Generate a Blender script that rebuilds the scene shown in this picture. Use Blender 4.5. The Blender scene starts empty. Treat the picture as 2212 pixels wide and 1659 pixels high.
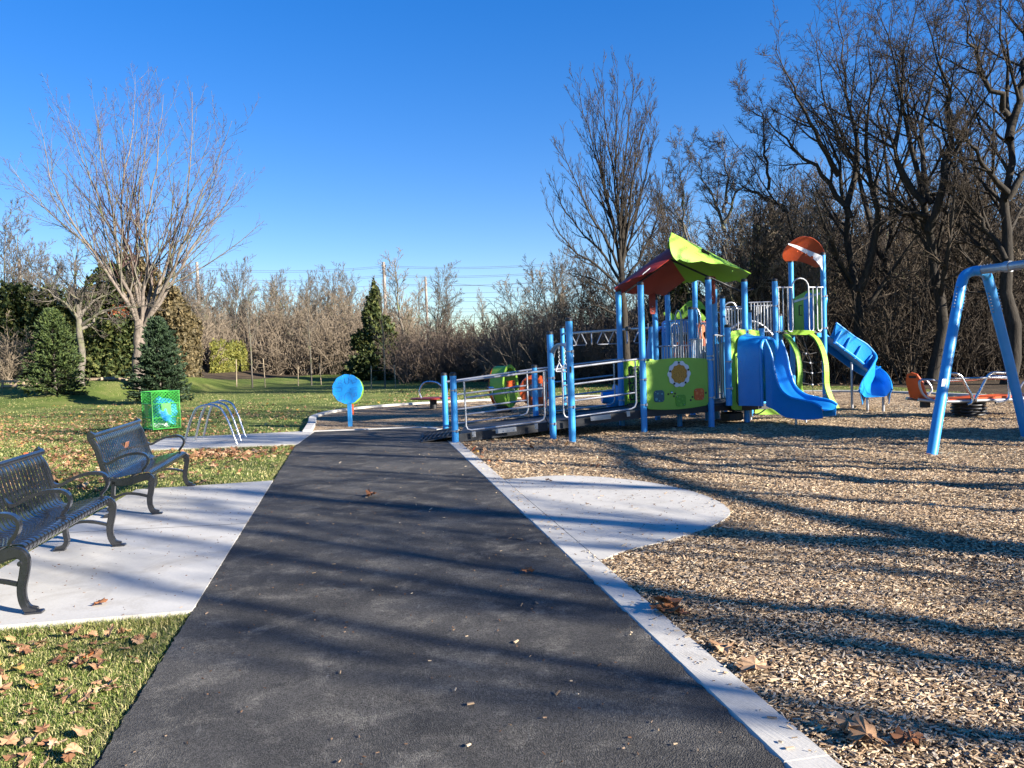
import bpy, math, random
import numpy as np
from mathutils import Matrix, Vector
random.seed(7); RNG = np.random.default_rng(11)
SC = bpy.context.scene
COL = SC.collection
# ------------------------------------------------------------------ camera
PW, PH, PF, EYE = 2212.0, 1659.0, 1662.0, 1.55          # picture frame used for surveying points, focal length, eye height
ROLL, PITCH = math.radians(2.0), math.radians(-2.5015)
_r0 = np.array([1, 0, 0.0]); _up0 = np.array([0, -math.sin(PITCH), math.cos(PITCH)])
FWD = np.array([0, math.cos(PITCH), math.sin(PITCH)])
RGT = math.cos(ROLL) * _r0 - math.sin(ROLL) * _up0
UPC = math.sin(ROLL) * _r0 + math.cos(ROLL) * _up0
cam_data = bpy.data.cameras.new('camera'); cam = bpy.data.objects.new('camera', cam_data); COL.objects.link(cam)
cam_data.sensor_width = 36; cam_data.lens = 36 * PF / PW; cam_data.clip_start = 0.05; cam_data.clip_end = 2000
M = Matrix.Identity(4)
for i in range(3):
    M[i][0] = RGT[i]; M[i][1] = UPC[i]; M[i][2] = -FWD[i]
M[2][3] = EYE
cam.matrix_world = M; SC.camera = cam
# ------------------------------------------------------------------ light
SUN_AZ, SUN_EL = math.radians(-30), math.radians(21)     # direction towards the sun, measured from +x; behind the right shoulder
TO_SUN = np.array([math.cos(SUN_AZ) * math.cos(SUN_EL), math.sin(SUN_AZ) * math.cos(SUN_EL), math.sin(SUN_EL)])
wd = bpy.data.worlds.new('World'); SC.world = wd; wd.use_nodes = True
nt = wd.node_tree; nt.nodes.clear()
sky = nt.nodes.new('ShaderNodeTexSky'); sky.sky_type = 'NISHITA'; sky.sun_disc = False
sky.sun_elevation = SUN_EL; sky.sun_rotation = math.radians(120); sky.air_density = 1.0; sky.dust_density = 0.0; sky.ozone_density = 2.2; sky.altitude = 100
hs = nt.nodes.new('ShaderNodeHueSaturation'); hs.inputs['Saturation'].default_value = 1.72; hs.inputs['Value'].default_value = 1.0; hs.inputs['Hue'].default_value = 0.513
bg = nt.nodes.new('ShaderNodeBackground'); bg.inputs['Strength'].default_value = 0.086
wo = nt.nodes.new('ShaderNodeOutputWorld')
gm = nt.nodes.new('ShaderNodeGamma'); gm.inputs[1].default_value = 0.72; nt.links.new(sky.outputs[0], gm.inputs[0]); nt.links.new(gm.outputs[0], hs.inputs['Color']); tn_ = nt.nodes.new('ShaderNodeMix'); tn_.data_type = 'RGBA'; tn_.blend_type = 'MULTIPLY'; tn_.inputs[0].default_value = 1.0; tn_.inputs[7].default_value = (0.86, 0.95, 1.16, 1); nt.links.new(hs.outputs[0], tn_.inputs[6]); nt.links.new(tn_.outputs[2], bg.inputs[0]); nt.links.new(bg.outputs[0], wo.inputs[0])
sd = bpy.data.lights.new('sun', 'SUN'); sd.energy = 5.0; sd.angle = math.radians(0.53); sd.color = (1.0, 0.93, 0.83)
sun = bpy.data.objects.new('sun', sd); COL.objects.link(sun)
sun.rotation_euler = Vector(TO_SUN).to_track_quat('Z', 'Y').to_euler()
SC.view_settings.view_transform = 'Standard'; SC.view_settings.look = 'None'
SC.view_settings.exposure = 1.66; SC.view_settings.gamma = 1.0
SC.cycles.max_bounces = 6; SC.cycles.diffuse_bounces = 3; SC.cycles.transparent_max_bounces = 8
# ------------------------------------------------------------------ surveying helpers
def ray(px, py): return RGT * (px - PW / 2) / PF + UPC * (PH / 2 - py) / PF + FWD
def gp(px, py, z=0.0):
    r = ray(px, py); t = (z - EYE) / r[2]; return np.array([0, 0, EYE]) + r * t
def at(px, py, y):
    r = ray(px, py); t = y / r[1]; return np.array([0, 0, EYE]) + r * t
def sstep(t):
    t = np.clip(t, 0, 1); return t * t * (3 - 2 * t)
def terr(x, y):
    x = np.asarray(x, float); y = np.asarray(y, float)
    ys = np.interp(x, [-60, -19, -13.8, -8, 2], [25, 27, 46, 52, 60])
    z = 0.95 * sstep((y - ys) / 15.0) * (1 - .72 * sstep((x + 22) / 6.0) * sstep((y - 40) / 8.0))
    z = z + 1.2 * sstep((y - 62) / 30.0)
    z = z + 5.5 * sstep((y - (33 - 0.35 * np.clip(x - 10, 0, 20))) / 26.0) * sstep((x - 5) / 14.0)
    return z - 0.045
def tz(x, y): return float(terr(x, y))
# ------------------------------------------------------------------ mesh helpers
def worldloc(o):
    p = np.zeros(3)
    while o is not None:
        p += np.array(o.location); o = o.parent
    return p
def np_mesh(name, V, Fs, mat, parent=None, smooth=True, sharp=None, mats=None, midx=None):
    V = np.asarray(V, np.float32).reshape(-1, 3)
    if parent is not None: V = V - worldloc(parent).astype(np.float32)
    me = bpy.data.meshes.new(name); me.vertices.add(len(V)); me.vertices.foreach_set('co', V.ravel())
    Fs = [np.asarray(f, np.int32) for f in Fs if len(f)]
    nl = sum(f.size for f in Fs); nf = sum(len(f) for f in Fs)
    me.loops.add(nl); me.loops.foreach_set('vertex_index', np.concatenate([f.ravel() for f in Fs]))
    me.polygons.add(nf)
    st = []; c = 0
    for f in Fs:
        st.append(c + np.arange(len(f)) * f.shape[1]); c += f.size
    me.polygons.foreach_set('loop_start', np.concatenate(st).astype(np.int32))
    me.polygons.foreach_set('use_smooth', np.full(nf, bool(smooth)))
    for m in (mats or [mat]): me.materials.append(m)
    if midx is not None: me.polygons.foreach_set('material_index', np.asarray(midx, np.int32))
    me.update(calc_edges=True); me.validate()
    if sharp: me.set_sharp_from_angle(angle=math.radians(sharp))
    o = bpy.data.objects.new(name, me); COL.objects.link(o)
    if parent is not None: o.parent = parent
    return o
def tag(o, label=None, cat=None, group=None, kind=None):
    if label: o['label'] = label
    if cat: o['category'] = cat
    if group: o['group'] = group
    if kind: o['kind'] = kind
    return o
def thing(name, label, cat, loc=(0, 0, 0), rz=0.0, group=None):
    o = bpy.data.objects.new(name, None); COL.objects.link(o); o.location = [float(v) for v in loc]; o.rotation_euler = (0, 0, rz)
    o.empty_display_size = 0.2
    return tag(o, label, cat, group)
def copy_tree(o, parent=None):
    c = o.copy(); COL.objects.link(c)
    if parent is not None: c.parent = parent
    for ch in list(o.children): copy_tree(ch, c)
    return c
def unit(v):
    v = np.asarray(v, float); return v / (np.linalg.norm(v) + 1e-12)
def crs(pts, n=8, closed=False):
    P = [np.asarray(p, float) for p in pts]; N = len(P); out = []
    rng = range(N if closed else N - 1)
    for i in rng:
        if closed: p0, p1, p2, p3 = P[(i - 1) % N], P[i], P[(i + 1) % N], P[(i + 2) % N]
        else:
            p1, p2 = P[i], P[i + 1]
            p0 = P[i - 1] if i > 0 else 2 * p1 - p2
            p3 = P[i + 2] if i + 2 < N else 2 * p2 - p1
        for k in range(n):
            t = k / n
            out.append(0.5 * ((2 * p1) + (-p0 + p2) * t + (2 * p0 - 5 * p1 + 4 * p2 - p3) * t * t + (-p0 + 3 * p1 - 3 * p2 + p3) * t ** 3))
    if not closed: out.append(P[-1])
    return out
class MB:
    def __init__(s): s.v = []; s.f = []; s.m = []; s.cur = 0
    def add(s, V, F):
        b = len(s.v); s.v += [tuple(map(float, p)) for p in V]
        for f in F: s.f.append([b + i for i in f]); s.m.append(s.cur)
    def box(s, c, size, ux=(1, 0, 0), uy=(0, 1, 0), uz=None, bev=0.0):
        ux = unit(ux); uy = unit(uy); uz = unit(np.cross(ux, uy)) if uz is None else unit(uz); c = np.asarray(c, float)
        a, b, h = [q / 2 for q in size]
        if bev <= 0:
            V = [c + ux * i * a + uy * j * b + uz * k * h for k in (-1, 1) for j in (-1, 1) for i in (-1, 1)]
            s.add(V, [(0, 2, 3, 1), (4, 5, 7, 6), (0, 1, 5, 4), (2, 6, 7, 3), (0, 4, 6, 2), (1, 3, 7, 5)]); return s
        g = bev; prof = [(-h, g), (-h + g, 0), (h - g, 0), (h, g)]; V = []
        for z, ins in prof:
            A, B = a - ins, b - ins; q = g * 0.7
            ring = [(-A + q, -B), (A - q, -B), (A, -B + q), (A, B - q), (A - q, B), (-A + q, B), (-A, B - q), (-A, -B + q)]
            V += [c + ux * x + uy * y + uz * z for x, y in ring]
        F = [tuple(range(7, -1, -1)), tuple(range(24, 32))]
        for r in range(3):
            for i in range(8): F.append((r * 8 + i, r * 8 + (i + 1) % 8, r * 8 + 8 + (i + 1) % 8, r * 8 + 8 + i))
        s.add(V, F); return s
    def tube(s, pts, r, k=10, caps=True, closed=False, sx=1.0):
        P = [np.asarray(p, float) for p in pts]; n = len(P); R = r if hasattr(r, '__len__') else [r] * n
        V = []; prev = None
        for i in range(n):
            if closed: t = unit(P[(i + 1) % n] - P[i - 1])
            else: t = unit(P[min(i + 1, n - 1)] - P[max(i - 1, 0)])
            if prev is None:
                ref = np.array([0, 0, 1.0]) if abs(t[2]) < 0.9 else np.array([1.0, 0, 0])
                u = unit(np.cross(ref, t))
            else: u = unit(prev - t * np.dot(prev, t))
            prev = u; w = np.cross(t, u)
            V += [P[i] + R[i] * (math.cos(2 * math.pi * j / k) * u * sx + math.sin(2 * math.pi * j / k) * w) for j in range(k)]
        F = []
        for i in range(n if closed else n - 1):
            a = i * k; b = ((i + 1) % n) * k
            for j in range(k): F.append((a + j, a + (j + 1) % k, b + (j + 1) % k, b + j))
        if caps and not closed: F.append(tuple(range(k - 1, -1, -1))); F.append(tuple((n - 1) * k + j for j in range(k)))
        s.add(V, F); return s
    def cyl(s, a, b, r, k=16): return s.tube([a, b], r, k)
    def ball(s, c, r, k=12, sq=(1, 1, 1)):
        V = []; c = np.asarray(c, float); m = k // 2
        for i in range(1, m):
            ph = math.pi * i / m
            for j in range(k): V.append(c + r * np.array([math.sin(ph) * math.cos(2 * math.pi * j / k) * sq[0], math.sin(ph) * math.sin(2 * math.pi * j / k) * sq[1], math.cos(ph) * sq[2]]))
        V.append(c + np.array([0, 0, r * sq[2]])); V.append(c - np.array([0, 0, r * sq[2]])); T = len(V) - 2; F = []
        for i in range(m - 2):
            for j in range(k): F.append((i * k + j, i * k + k + j, i * k + k + (j + 1) % k, i * k + (j + 1) % k))
        for j in range(k): F.append((T, j, (j + 1) % k)); F.append((T + 1, (m - 2) * k + (j + 1) % k, (m - 2) * k + j))
        s.add(V, F); return s
    def plate(s, outline, o, ux, uy, th, uz=None, bev=0.0):
        """flat outline (list of (a,b)) in plane o+a*ux+b*uy with thickness th along uz, front face at +th/2"""
        ux = unit(ux); uy = unit(uy); uz = unit(np.cross(ux, uy)) if uz is None else unit(uz); o = np.asarray(o, float); n = len(outline)
        A = [o + ux * a + uy * b - uz * th / 2 for a, b in outline]; B = [o + ux * a + uy * b + uz * th / 2 for a, b in outline]
        F = [tuple(range(n - 1, -1, -1)), tuple(range(n, 2 * n))] + [(i, (i + 1) % n, n + (i + 1) % n, n + i) for i in range(n)]
        s.add(A + B, F); return s
    def ring(s, outer, inner, o, ux, uy, th, uz=None):
        ux = unit(ux); uy = unit(uy); uz = unit(np.cross(ux, uy)) if uz is None else unit(uz); o = np.asarray(o, float); n = len(outer)
        V = []
        for z in (-th / 2, th / 2):
            V += [o + ux * a + uy * b + uz * z for a, b in outer]; V += [o + ux * a + uy * b + uz * z for a, b in inner]
        F = []
        for i in range(n):
            j = (i + 1) % n
            F += [(2 * n + i, 2 * n + j, 3 * n + j, 3 * n + i), (j, i, n + i, n + j), (i, j, 2 * n + j, 2 * n + i), (n + j, n + i, 3 * n + i, 3 * n + j)]
        s.add(V, F); return s
    def strap(s, pts, width_dir, w, th):
        """flat bar of width w (along width_dir) and thickness th following pts"""
        P = [np.asarray(p, float) for p in pts]; n = len(P); W = unit(width_dir); V = []
        hw = w if hasattr(w, '__len__') else [w] * n; ht = th if hasattr(th, '__len__') else [th] * n
        for i in range(n):
            t = unit(P[min(i + 1, n - 1)] - P[max(i - 1, 0)]); nn = unit(np.cross(W, t))
            V += [P[i] + W * a * hw[i] / 2 + nn * b * ht[i] / 2 for a, b in ((-1, -1), (1, -1), (1, 1), (-1, 1))]
        F = [(3, 2, 1, 0), tuple(4 * (n - 1) + j for j in range(4))]
        for i in range(n - 1):
            for j in range(4): F.append((4 * i + j, 4 * i + (j + 1) % 4, 4 * i + 4 + (j + 1) % 4, 4 * i + 4 + j))
        s.add(V, F); return s
    def sheet(s, G, th=0.0):
        """grid G[i][j] of points -> sheet; with th>0 closed by a second layer offset along normals"""
        G = np.asarray(G, float); n, m = G.shape[:2]
        F = [(i * m + j, i * m + j + 1, i * m + m + j + 1, i * m + m + j) for i in range(n - 1) for j in range(m - 1)]
        if th <= 0: s.add(G.reshape(-1, 3), F); return s
        gu = np.gradient(G, axis=0); gv = np.gradient(G, axis=1); N = np.cross(gu, gv); N /= np.linalg.norm(N, axis=2, keepdims=True) + 1e-9
        H = G - N * th; b = n * m
        F2 = [tuple(b + q for q in reversed(f)) for f in F]; S = []
        for i in range(n - 1):
            S.append((i * m, i * m + m, b + i * m + m, b + i * m)); S.append((i * m + 2 * m - 1, i * m + m - 1, b + i * m + m - 1, b + i * m + 2 * m - 1))
        for j in range(m - 1):
            S.append((j + 1, j, b + j, b + j + 1)); q = (n - 1) * m + j; S.append((q, q + 1, b + q + 1, b + q))
        s.add(np.concatenate([G.reshape(-1, 3), H.reshape(-1, 3)]), [tuple(reversed(f)) for f in F + F2 + S]); return s
    def build(s, name, mat, parent=None, sharp=38, smooth=True):
        mats = mat if isinstance(mat, (list, tuple)) else [mat]
        V = np.array(s.v, float)
        if parent is not None: V = V - worldloc(parent)
        me = bpy.data.meshes.new(name); me.from_pydata(V.tolist(), [], s.f)
        for m in mats: me.materials.append(m)
        if len(mats) > 1: me.polygons.foreach_set('material_index', s.m)
        me.polygons.foreach_set('use_smooth', [smooth] * len(me.polygons)); me.update()
        if smooth: me.set_sharp_from_angle(angle=math.radians(sharp))
        o = bpy.data.objects.new(name, me); COL.objects.link(o)
        if parent is not None: o.parent = parent
        return o
# ------------------------------------------------------------------ materials
def S2L(r, g, b):
    f = lambda c: (c / 255) / 12.92 if c <= 10 else ((c / 255 + 0.055) / 1.055) ** 2.4
    return (f(r), f(g), f(b))
class NT:
    def __init__(s, name, rough=0.6, metal=0.0, spec=0.5):
        s.mat = bpy.data.materials.new(name); s.mat.use_nodes = True; s.t = s.mat.node_tree; s.n = s.t.nodes
        s.p = s.n['Principled BSDF']; s.p.inputs['Roughness'].default_value = rough; s.p.inputs['Metallic'].default_value = metal
        s.p.inputs['Specular IOR Level'].default_value = spec
    def link(s, a, b): s.t.links.new(a, b)
    def co(s, kind='Object', scale=(1, 1, 1), rot=(0, 0, 0)):
        c = s.n.new('ShaderNodeTexCoord'); m = s.n.new('ShaderNodeMapping'); m.inputs['Scale'].default_value = scale; m.inputs['Rotation'].default_value = rot
        s.link(c.outputs[kind], m.inputs[0]); return m.outputs[0]
    def noise(s, v, scale, detail=4, rough=0.55, dist=0.0):
        n = s.n.new('ShaderNodeTexNoise'); n.inputs['Scale'].default_value = scale; n.inputs['Detail'].default_value = detail
        n.inputs['Roughness'].default_value = rough; n.inputs['Distortion'].default_value = dist; s.link(v, n.inputs['Vector']); return n.outputs['Fac']
    def voro(s, v, scale, feat='F1', out='Distance'):
        n = s.n.new('ShaderNodeTexVoronoi'); n.feature = feat; n.inputs['Scale'].default_value = scale; s.link(v, n.inputs['Vector']); return n.outputs[out]
    def ramp(s, f, stops, interp='LINEAR'):
        r = s.n.new('ShaderNodeValToRGB'); r.color_ramp.interpolation = interp; e = r.color_ramp.elements
        while len(e) < len(stops): e.new(0.5)
        for i, (p, c) in enumerate(stops):
            e[i].position = p; e[i].color = (c, c, c, 1) if isinstance(c, (int, float)) else (*c, 1)
        s.link(f, r.inputs[0]); return r.outputs[0]
    def mix(s, f, a, b, mode='MIX'):
        m = s.n.new('ShaderNodeMix'); m.data_type = 'RGBA'; m.blend_type = mode
        for k, val in ((0, f), (6, a), (7, b)):
            if isinstance(val, (int, float)): m.inputs[k].default_value = val if k == 0 else (val, val, val, 1)
            elif isinstance(val, tuple): m.inputs[k].default_value = (*val, 1)
            else: s.link(val, m.inputs[k])
        return m.outputs[2]
    def isl(s): return s.n.new('ShaderNodeNewGeometry').outputs['Random Per Island']
    def orand(s): return s.n.new('ShaderNodeObjectInfo').outputs['Random']
    def base(s, c):
        if isinstance(c, tuple): s.p.inputs['Base Color'].default_value = (*c, 1)
        else: s.link(c, s.p.inputs['Base Color'])
        return s
    def rough(s, c): s.link(c, s.p.inputs['Roughness']); return s
    def bump(s, h, strength=0.3, dist=0.01):
        b = s.n.new('ShaderNodeBump'); b.inputs['Strength'].default_value = strength; b.inputs['Distance'].default_value = dist
        s.link(h, b.inputs['Height'])
        if getattr(s, '_b', None) is not None: s.link(s._b.outputs[0], b.inputs['Normal'])
        s._b = b; s.link(b.outputs[0], s.p.inputs['Normal']); return s
def paint(name, c, rough=0.4, var=0.12, metal=0.0, grime=0.25, spec=0.5, bumps=0.0):
    m = NT(name, rough, metal, spec); v = m.co('Object')
    n1 = m.noise(v, 3.0, 5); n2 = m.noise(v, 38.0, 4)
    dark = tuple(q * (1 - var) for q in c); lite = tuple(min(1, q * (1 + var * 0.6)) for q in c)
    a = m.mix(m.ramp(n1, [(0.35, 0.0), (0.65, 1.0)]), dark, lite)
    dust = tuple(0.7 * q + 0.3 * 0.25 for q in c)
    m.base(m.mix(m.ramp(n2, [(0.58, 0.0), (0.8, grime)]), a, dust))
    m.rough(m.ramp(n2, [(0.3, max(0.03, rough - 0.08)), (0.75, min(1, rough + 0.15))]))
    if bumps: m.bump(m.noise(v, 55.0, 3), bumps, 0.002)
    return m.mat
BLUE = paint('blue_paint', (0.035, 0.27, 0.60), 0.38, 0.08)
BLUE_PL = paint('blue_plastic', (0.012, 0.235, 0.62), 0.33, 0.06, bumps=0.15)
LIME = paint('lime_plastic', (0.25, 0.46, 0.05), 0.55, 0.07, spec=0.3, bumps=0.05)
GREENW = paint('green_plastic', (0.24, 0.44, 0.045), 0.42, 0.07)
ORANGE = paint('orange_plastic', (0.66, 0.095, 0.012), 0.45, 0.08)
RED = paint('red_plastic', (0.27, 0.024, 0.012), 0.5, 0.08)
BLACK = paint('black_plastic', (0.012, 0.012, 0.014), 0.5, 0.1, grime=0.15)
DECKM = paint('dark_vinyl', (0.022, 0.024, 0.028), 0.65, 0.2, grime=0.5)
STEEL = paint('galvanised_steel', (0.40, 0.41, 0.43), 0.42, 0.12, metal=0.7, grime=0.2)
WHITEM = paint('white_plastic', (0.66, 0.66, 0.68), 0.5, 0.06)
TEAL = paint('teal_plastic', (0.01, 0.09, 0.13), 0.4, 0.1)
TEAL2 = paint('light_teal', (0.08, 0.3, 0.33), 0.4, 0.1)
GRN2 = paint('leaf_green', (0.10, 0.30, 0.02), 0.4, 0.1)
GRN3 = paint('mid_green', (0.17, 0.42, 0.04), 0.4, 0.1)
ORG2 = paint('pale_orange', (0.75, 0.2, 0.05), 0.4, 0.1)
AMBER = NT('amber_honeycomb', 0.35)
_v = AMBER.co('Object', (1, 1, 1)); _h = AMBER.voro(_v, 55, 'DISTANCE_TO_EDGE')
AMBER.base(AMBER.mix(AMBER.ramp(_h, [(0.04, 0.0), (0.10, 1.0)]), (0.16, 0.07, 0.005), (0.55, 0.25, 0.02))); AMBER = AMBER.mat
SALMON = paint('faded_orange', (0.72, 0.22, 0.10), 0.5, 0.1)
CHROME = paint('polished_steel', (0.62, 0.62, 0.63), 0.2, 0.06, metal=1.0, grime=0.1)
BENCH = paint('gunmetal_coating', (0.012, 0.013, 0.016), 0.3, 0.1, metal=0.0, grime=0.03, spec=0.6)
BENCH.node_tree.nodes['Principled BSDF'].inputs['Coat Weight'].default_value = 1.0; BENCH.node_tree.nodes['Principled BSDF'].inputs['Coat Roughness'].default_value = 0.12
COPPER = paint('copper_plaque', (0.45, 0.2, 0.12), 0.4, 0.15, metal=0.4)
CANG = paint('can_green', (0.05, 0.36, 0.05), 0.4, 0.08)
BAG = NT('blue_bag', 0.3); _v = BAG.co('Object')
BAG.base(BAG.mix(BAG.ramp(BAG.noise(_v, 6, 4), [(0.4, 0.0), (0.6, 1.0)]), (0.01, 0.22, 0.5), (0.06, 0.42, 0.7))).bump(BAG.noise(_v, 11, 6, 0.7, 1.5), 0.9, 0.04); BAG = BAG.mat
def concrete(name, c, streak=True):
    m = NT(name, 0.85); v = m.co('Object'); n = m.noise(v, 1.3, 6, 0.6); f = m.noise(v, 60, 4, 0.6)
    a = m.mix(m.ramp(n, [(0.3, 0.0), (0.7, 1.0)]), tuple(q * 0.86 for q in c), tuple(q * 1.06 for q in c))
    a = m.mix(m.ramp(f, [(0.35, 0.0), (0.65, 1.0)]), a, tuple(q * 0.93 for q in c)) if False else m.mix(m.ramp(f, [(0.3, 0.25), (0.55, 0.0)]), a, tuple(q * 0.7 for q in c))
    spots = m.ramp(m.noise(v, 2.2, 8, 0.72, 0.8), [(0.50, 0.0), (0.72, 0.5)])
    a = m.mix(spots, a, (0.24, 0.2, 0.15)); m.base(a)
    if streak:
        sv = m.co('Object', (1, 1, 1), (0, 0, math.radians(-22))); mp = m.n.new('ShaderNodeMapping'); mp.inputs['Scale'].default_value = (190, 1.5, 1); m.link(sv, mp.inputs[0])
        m.bump(m.noise(mp.outputs[0], 1.0, 3, 0.6), 0.55, 0.005)
    m.bump(f, 0.25, 0.004); return m.mat
CONC = concrete('broomed_concrete', (0.50, 0.472, 0.415)); CONC_S = concrete('smooth_concrete', (0.50, 0.476, 0.425), False); CURBM = concrete('curb_concrete', (0.50, 0.472, 0.415))
m = NT('asphalt', 0.78, 0, 0.35); v = m.co('Object')
big = m.noise(v, 0.9, 6, 0.62, 0.5); mid = m.noise(v, 3.5, 7, 0.7, 0.3); fine = m.noise(v, 150, 3, 0.7); vo = m.voro(v, 170)
c = m.mix(m.ramp(big, [(0.38, 0.0), (0.66, 1.0)]), (0.032, 0.030, 0.027), (0.084, 0.077, 0.066))
c = m.mix(m.ramp(mid, [(0.50, 0.0), (0.68, 0.85)]), c, (0.15, 0.136, 0.112))
pits = m.ramp(m.noise(v, 2.4, 5, 0.6, 1.0), [(0.46, 0.0), (0.56, 1.0)])
holes = m.ramp(vo, [(0.16, 1.0), (0.32, 0.0)])
pit = m.mix(1.0, pits, holes, 'MULTIPLY')
c = m.mix(m.mix(1.0, pit, 0.75, 'MULTIPLY'), c, (0.008, 0.008, 0.009))
spk = m.ramp(m.voro(v, 23), [(0.045, 1.0), (0.075, 0.0)]); spk2 = m.mix(1.0, spk, m.ramp(m.noise(v, 5, 2), [(0.52, 0.0), (0.6, 1.0)]), 'MULTIPLY')
c = m.mix(m.mix(1.0, spk2, 0.55, 'MULTIPLY'), c, (0.26, 0.24, 0.20))
sv = m.n.new('ShaderNodeMapping'); sv.inputs['Scale'].default_value = (9, 1.5, 1); sv.inputs['Rotation'].default_value = (0, 0, 0.5); m.link(v, sv.inputs[0])
c = m.mix(m.ramp(m.noise(sv.outputs[0], 2.1, 3, 0.5), [(0.70, 0.0), (0.78, 0.5)]), c, (0.2, 0.19, 0.17))
agg = m.ramp(m.voro(v, 120, 'F1', 'Color'), [(0.2, 0.62), (0.8, 1.35)]); c = m.mix(1.0, c, agg, 'MULTIPLY'); m.base(c); m.bump(vo, 0.8, 0.005); m.bump(pit, 0.8, -0.008); ASPH = m.mat
ASPHE = paint('asphalt_edge', (0.02, 0.02, 0.021), 0.9, 0.3)
def ground_mat(name, stops, scale, fine_scale, bstr, tint=None):
    m = NT(name, 0.95, 0, 0.2); v = m.co('Object'); n = m.noise(v, scale, 8, 0.62, 0.4); f = m.noise(v, fine_scale, 6, 0.75)
    a = m.ramp(n, stops); b = m.ramp(f, [(0.25, 0.28), (0.5, 0.85), (0.75, 1.6)])
    c = m.mix(1.0, a, b, 'MULTIPLY')
    if tint: c = m.mix(m.ramp(m.noise(v, tint[0], 5, 0.7, 0.6), [(tint[1], 0.0), (tint[1] + 0.12, tint[2])]), c, tint[3])
    m.base(c); m.bump(f, bstr, 0.03); return m
LAWN = ground_mat('lawn_ground', [(0.3, (0.065, 0.10, 0.016)), (0.5, (0.12, 0.16, 0.03)), (0.72, (0.23, 0.22, 0.07))], 0.55, 34, 0.9)
LITTER = ground_mat('leaf_litter', [(0.3, (0.03, 0.022, 0.014)), (0.6, (0.08, 0.055, 0.033)), (0.8, (0.13, 0.09, 0.05))], 0.8, 14, 1.0).mat
# chips base: voronoi flakes
m = NT('wood_chip_bed', 0.9, 0, 0.2); v = m.co('Object'); w = m.n.new('ShaderNodeMapping'); w.inputs['Scale'].default_value = (1, 1.0, 1)
dn = m.n.new('ShaderNodeTexNoise'); dn.inputs['Scale'].default_value = 9; m.link(v, dn.inputs['Vector'])
vm = m.n.new('ShaderNodeVectorMath'); vm.operation = 'MULTIPLY_ADD'; m.link(dn.outputs['Color'], vm.inputs[0]); vm.inputs[1].default_value = (0.12, 0.12, 0.12); m.link(v, vm.inputs[2])
vc = m.n.new('ShaderNodeTexVoronoi'); vc.inputs['Scale'].default_value = 36; m.link(vm.outputs[0], vc.inputs['Vector'])
sep = m.n.new('ShaderNodeSeparateColor'); m.link(vc.outputs['Color'], sep.inputs[0])
c = m.ramp(sep.outputs[0], [(0.0, (0.045, 0.03, 0.02)), (0.25, (0.22, 0.145, 0.085)), (0.55, (0.44, 0.31, 0.185)), (0.8, (0.58, 0.43, 0.27)), (1.0, (0.7, 0.56, 0.38))])
pt = m.ramp(m.noise(v, 0.7, 6, 0.65, 0.5), [(0.36, 0.62), (0.62, 1.05)]); c = m.mix(1.0, c, pt, 'MULTIPLY')
c = m.mix(m.ramp(m.noise(v, 3.0, 5, 0.7), [(0.56, 0.0), (0.72, 0.55)]), c, (0.10, 0.07, 0.05))
m.base(c); m.bump(m.noise(v, 26, 5, 0.75), 1.0, 0.05); m.bump(vc.outputs['Distance'], 0.7, 0.03); CHIPBED = m.mat
m = NT('wood_chips', 0.8, 0, 0.3)
c = m.ramp(m.isl(), [(0.0, (0.10, 0.065, 0.035)), (0.14, (0.22, 0.14, 0.08)), (0.38, (0.44, 0.30, 0.175)), (0.65, (0.60, 0.44, 0.27)), (0.88, (0.76, 0.60, 0.40)), (1.0, (0.42, 0.35, 0.27))])
v = m.co('Object'); pt = m.ramp(m.noise(v, 0.9, 5, 0.6), [(0.35, 0.66), (0.62, 1.05)]); c = m.mix(1.0, c, pt, 'MULTIPLY'); m.base(c); CHIPS = m.mat
def grassm():
    m = NT('grass_blades', 0.6, 0, 0.3)
    c = m.ramp(m.isl(), [(0.0, (0.04, 0.075, 0.01)), (0.35, (0.085, 0.135, 0.018)), (0.58, (0.17, 0.20, 0.04)), (0.74, (0.34, 0.31, 0.12)), (1.0, (0.50, 0.42, 0.22))])
    v = m.co('Object'); c = m.mix(m.ramp(m.noise(v, 1.2, 4), [(0.42, 0.0), (0.66, 0.7)]), c, m.mix(0.5, c, (0.42, 0.36, 0.15))); m.base(c)
    m.p.inputs['Subsurface Weight'].default_value = 0.0; return m.mat
GRASS = grassm()
def leafm(name, stops, rough=0.7):
    m = NT(name, rough, 0, 0.25); c = m.ramp(m.isl(), stops); v = m.co('Object')
    m.base(m.mix(m.ramp(m.noise(v, 60, 3), [(0.45, 0.0), (0.7, 0.5)]), c, (0.16, 0.06, 0.02))); return m.mat
FALL = leafm('dry_leaves', [(0.0, (0.09, 0.042, 0.025)), (0.3, (0.22, 0.11, 0.055)), (0.6, (0.36, 0.21, 0.11)), (0.88, (0.48, 0.33, 0.20)), (0.975, (0.46, 0.27, 0.05)), (1.0, (0.4, 0.07, 0.03))])
FALLD = leafm('brown_leaf', [(0.0, (0.14, 0.055, 0.028)), (1.0, (0.30, 0.13, 0.055))])
def barkm(name, c, var=0.35, bs=0.8, moss=None):
    m = NT(name, 0.92, 0, 0.2); v = m.co('Object', (1, 1, 0.22)); n = m.noise(v, 9, 6, 0.7, 0.6)
    a = m.mix(m.ramp(n, [(0.3, 0.0), (0.65, 1.0)]), tuple(q * (1 - var) * 0.7 for q in c), tuple(q * (1 + var * 0.4) for q in c))
    if moss: a = m.mix(m.ramp(m.noise(m.co('Object'), 1.6, 4), [(0.5, 0.0), (0.68, 0.7)]), a, moss)
    m.base(a); m.bump(n, bs, 0.04); return m.mat
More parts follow.
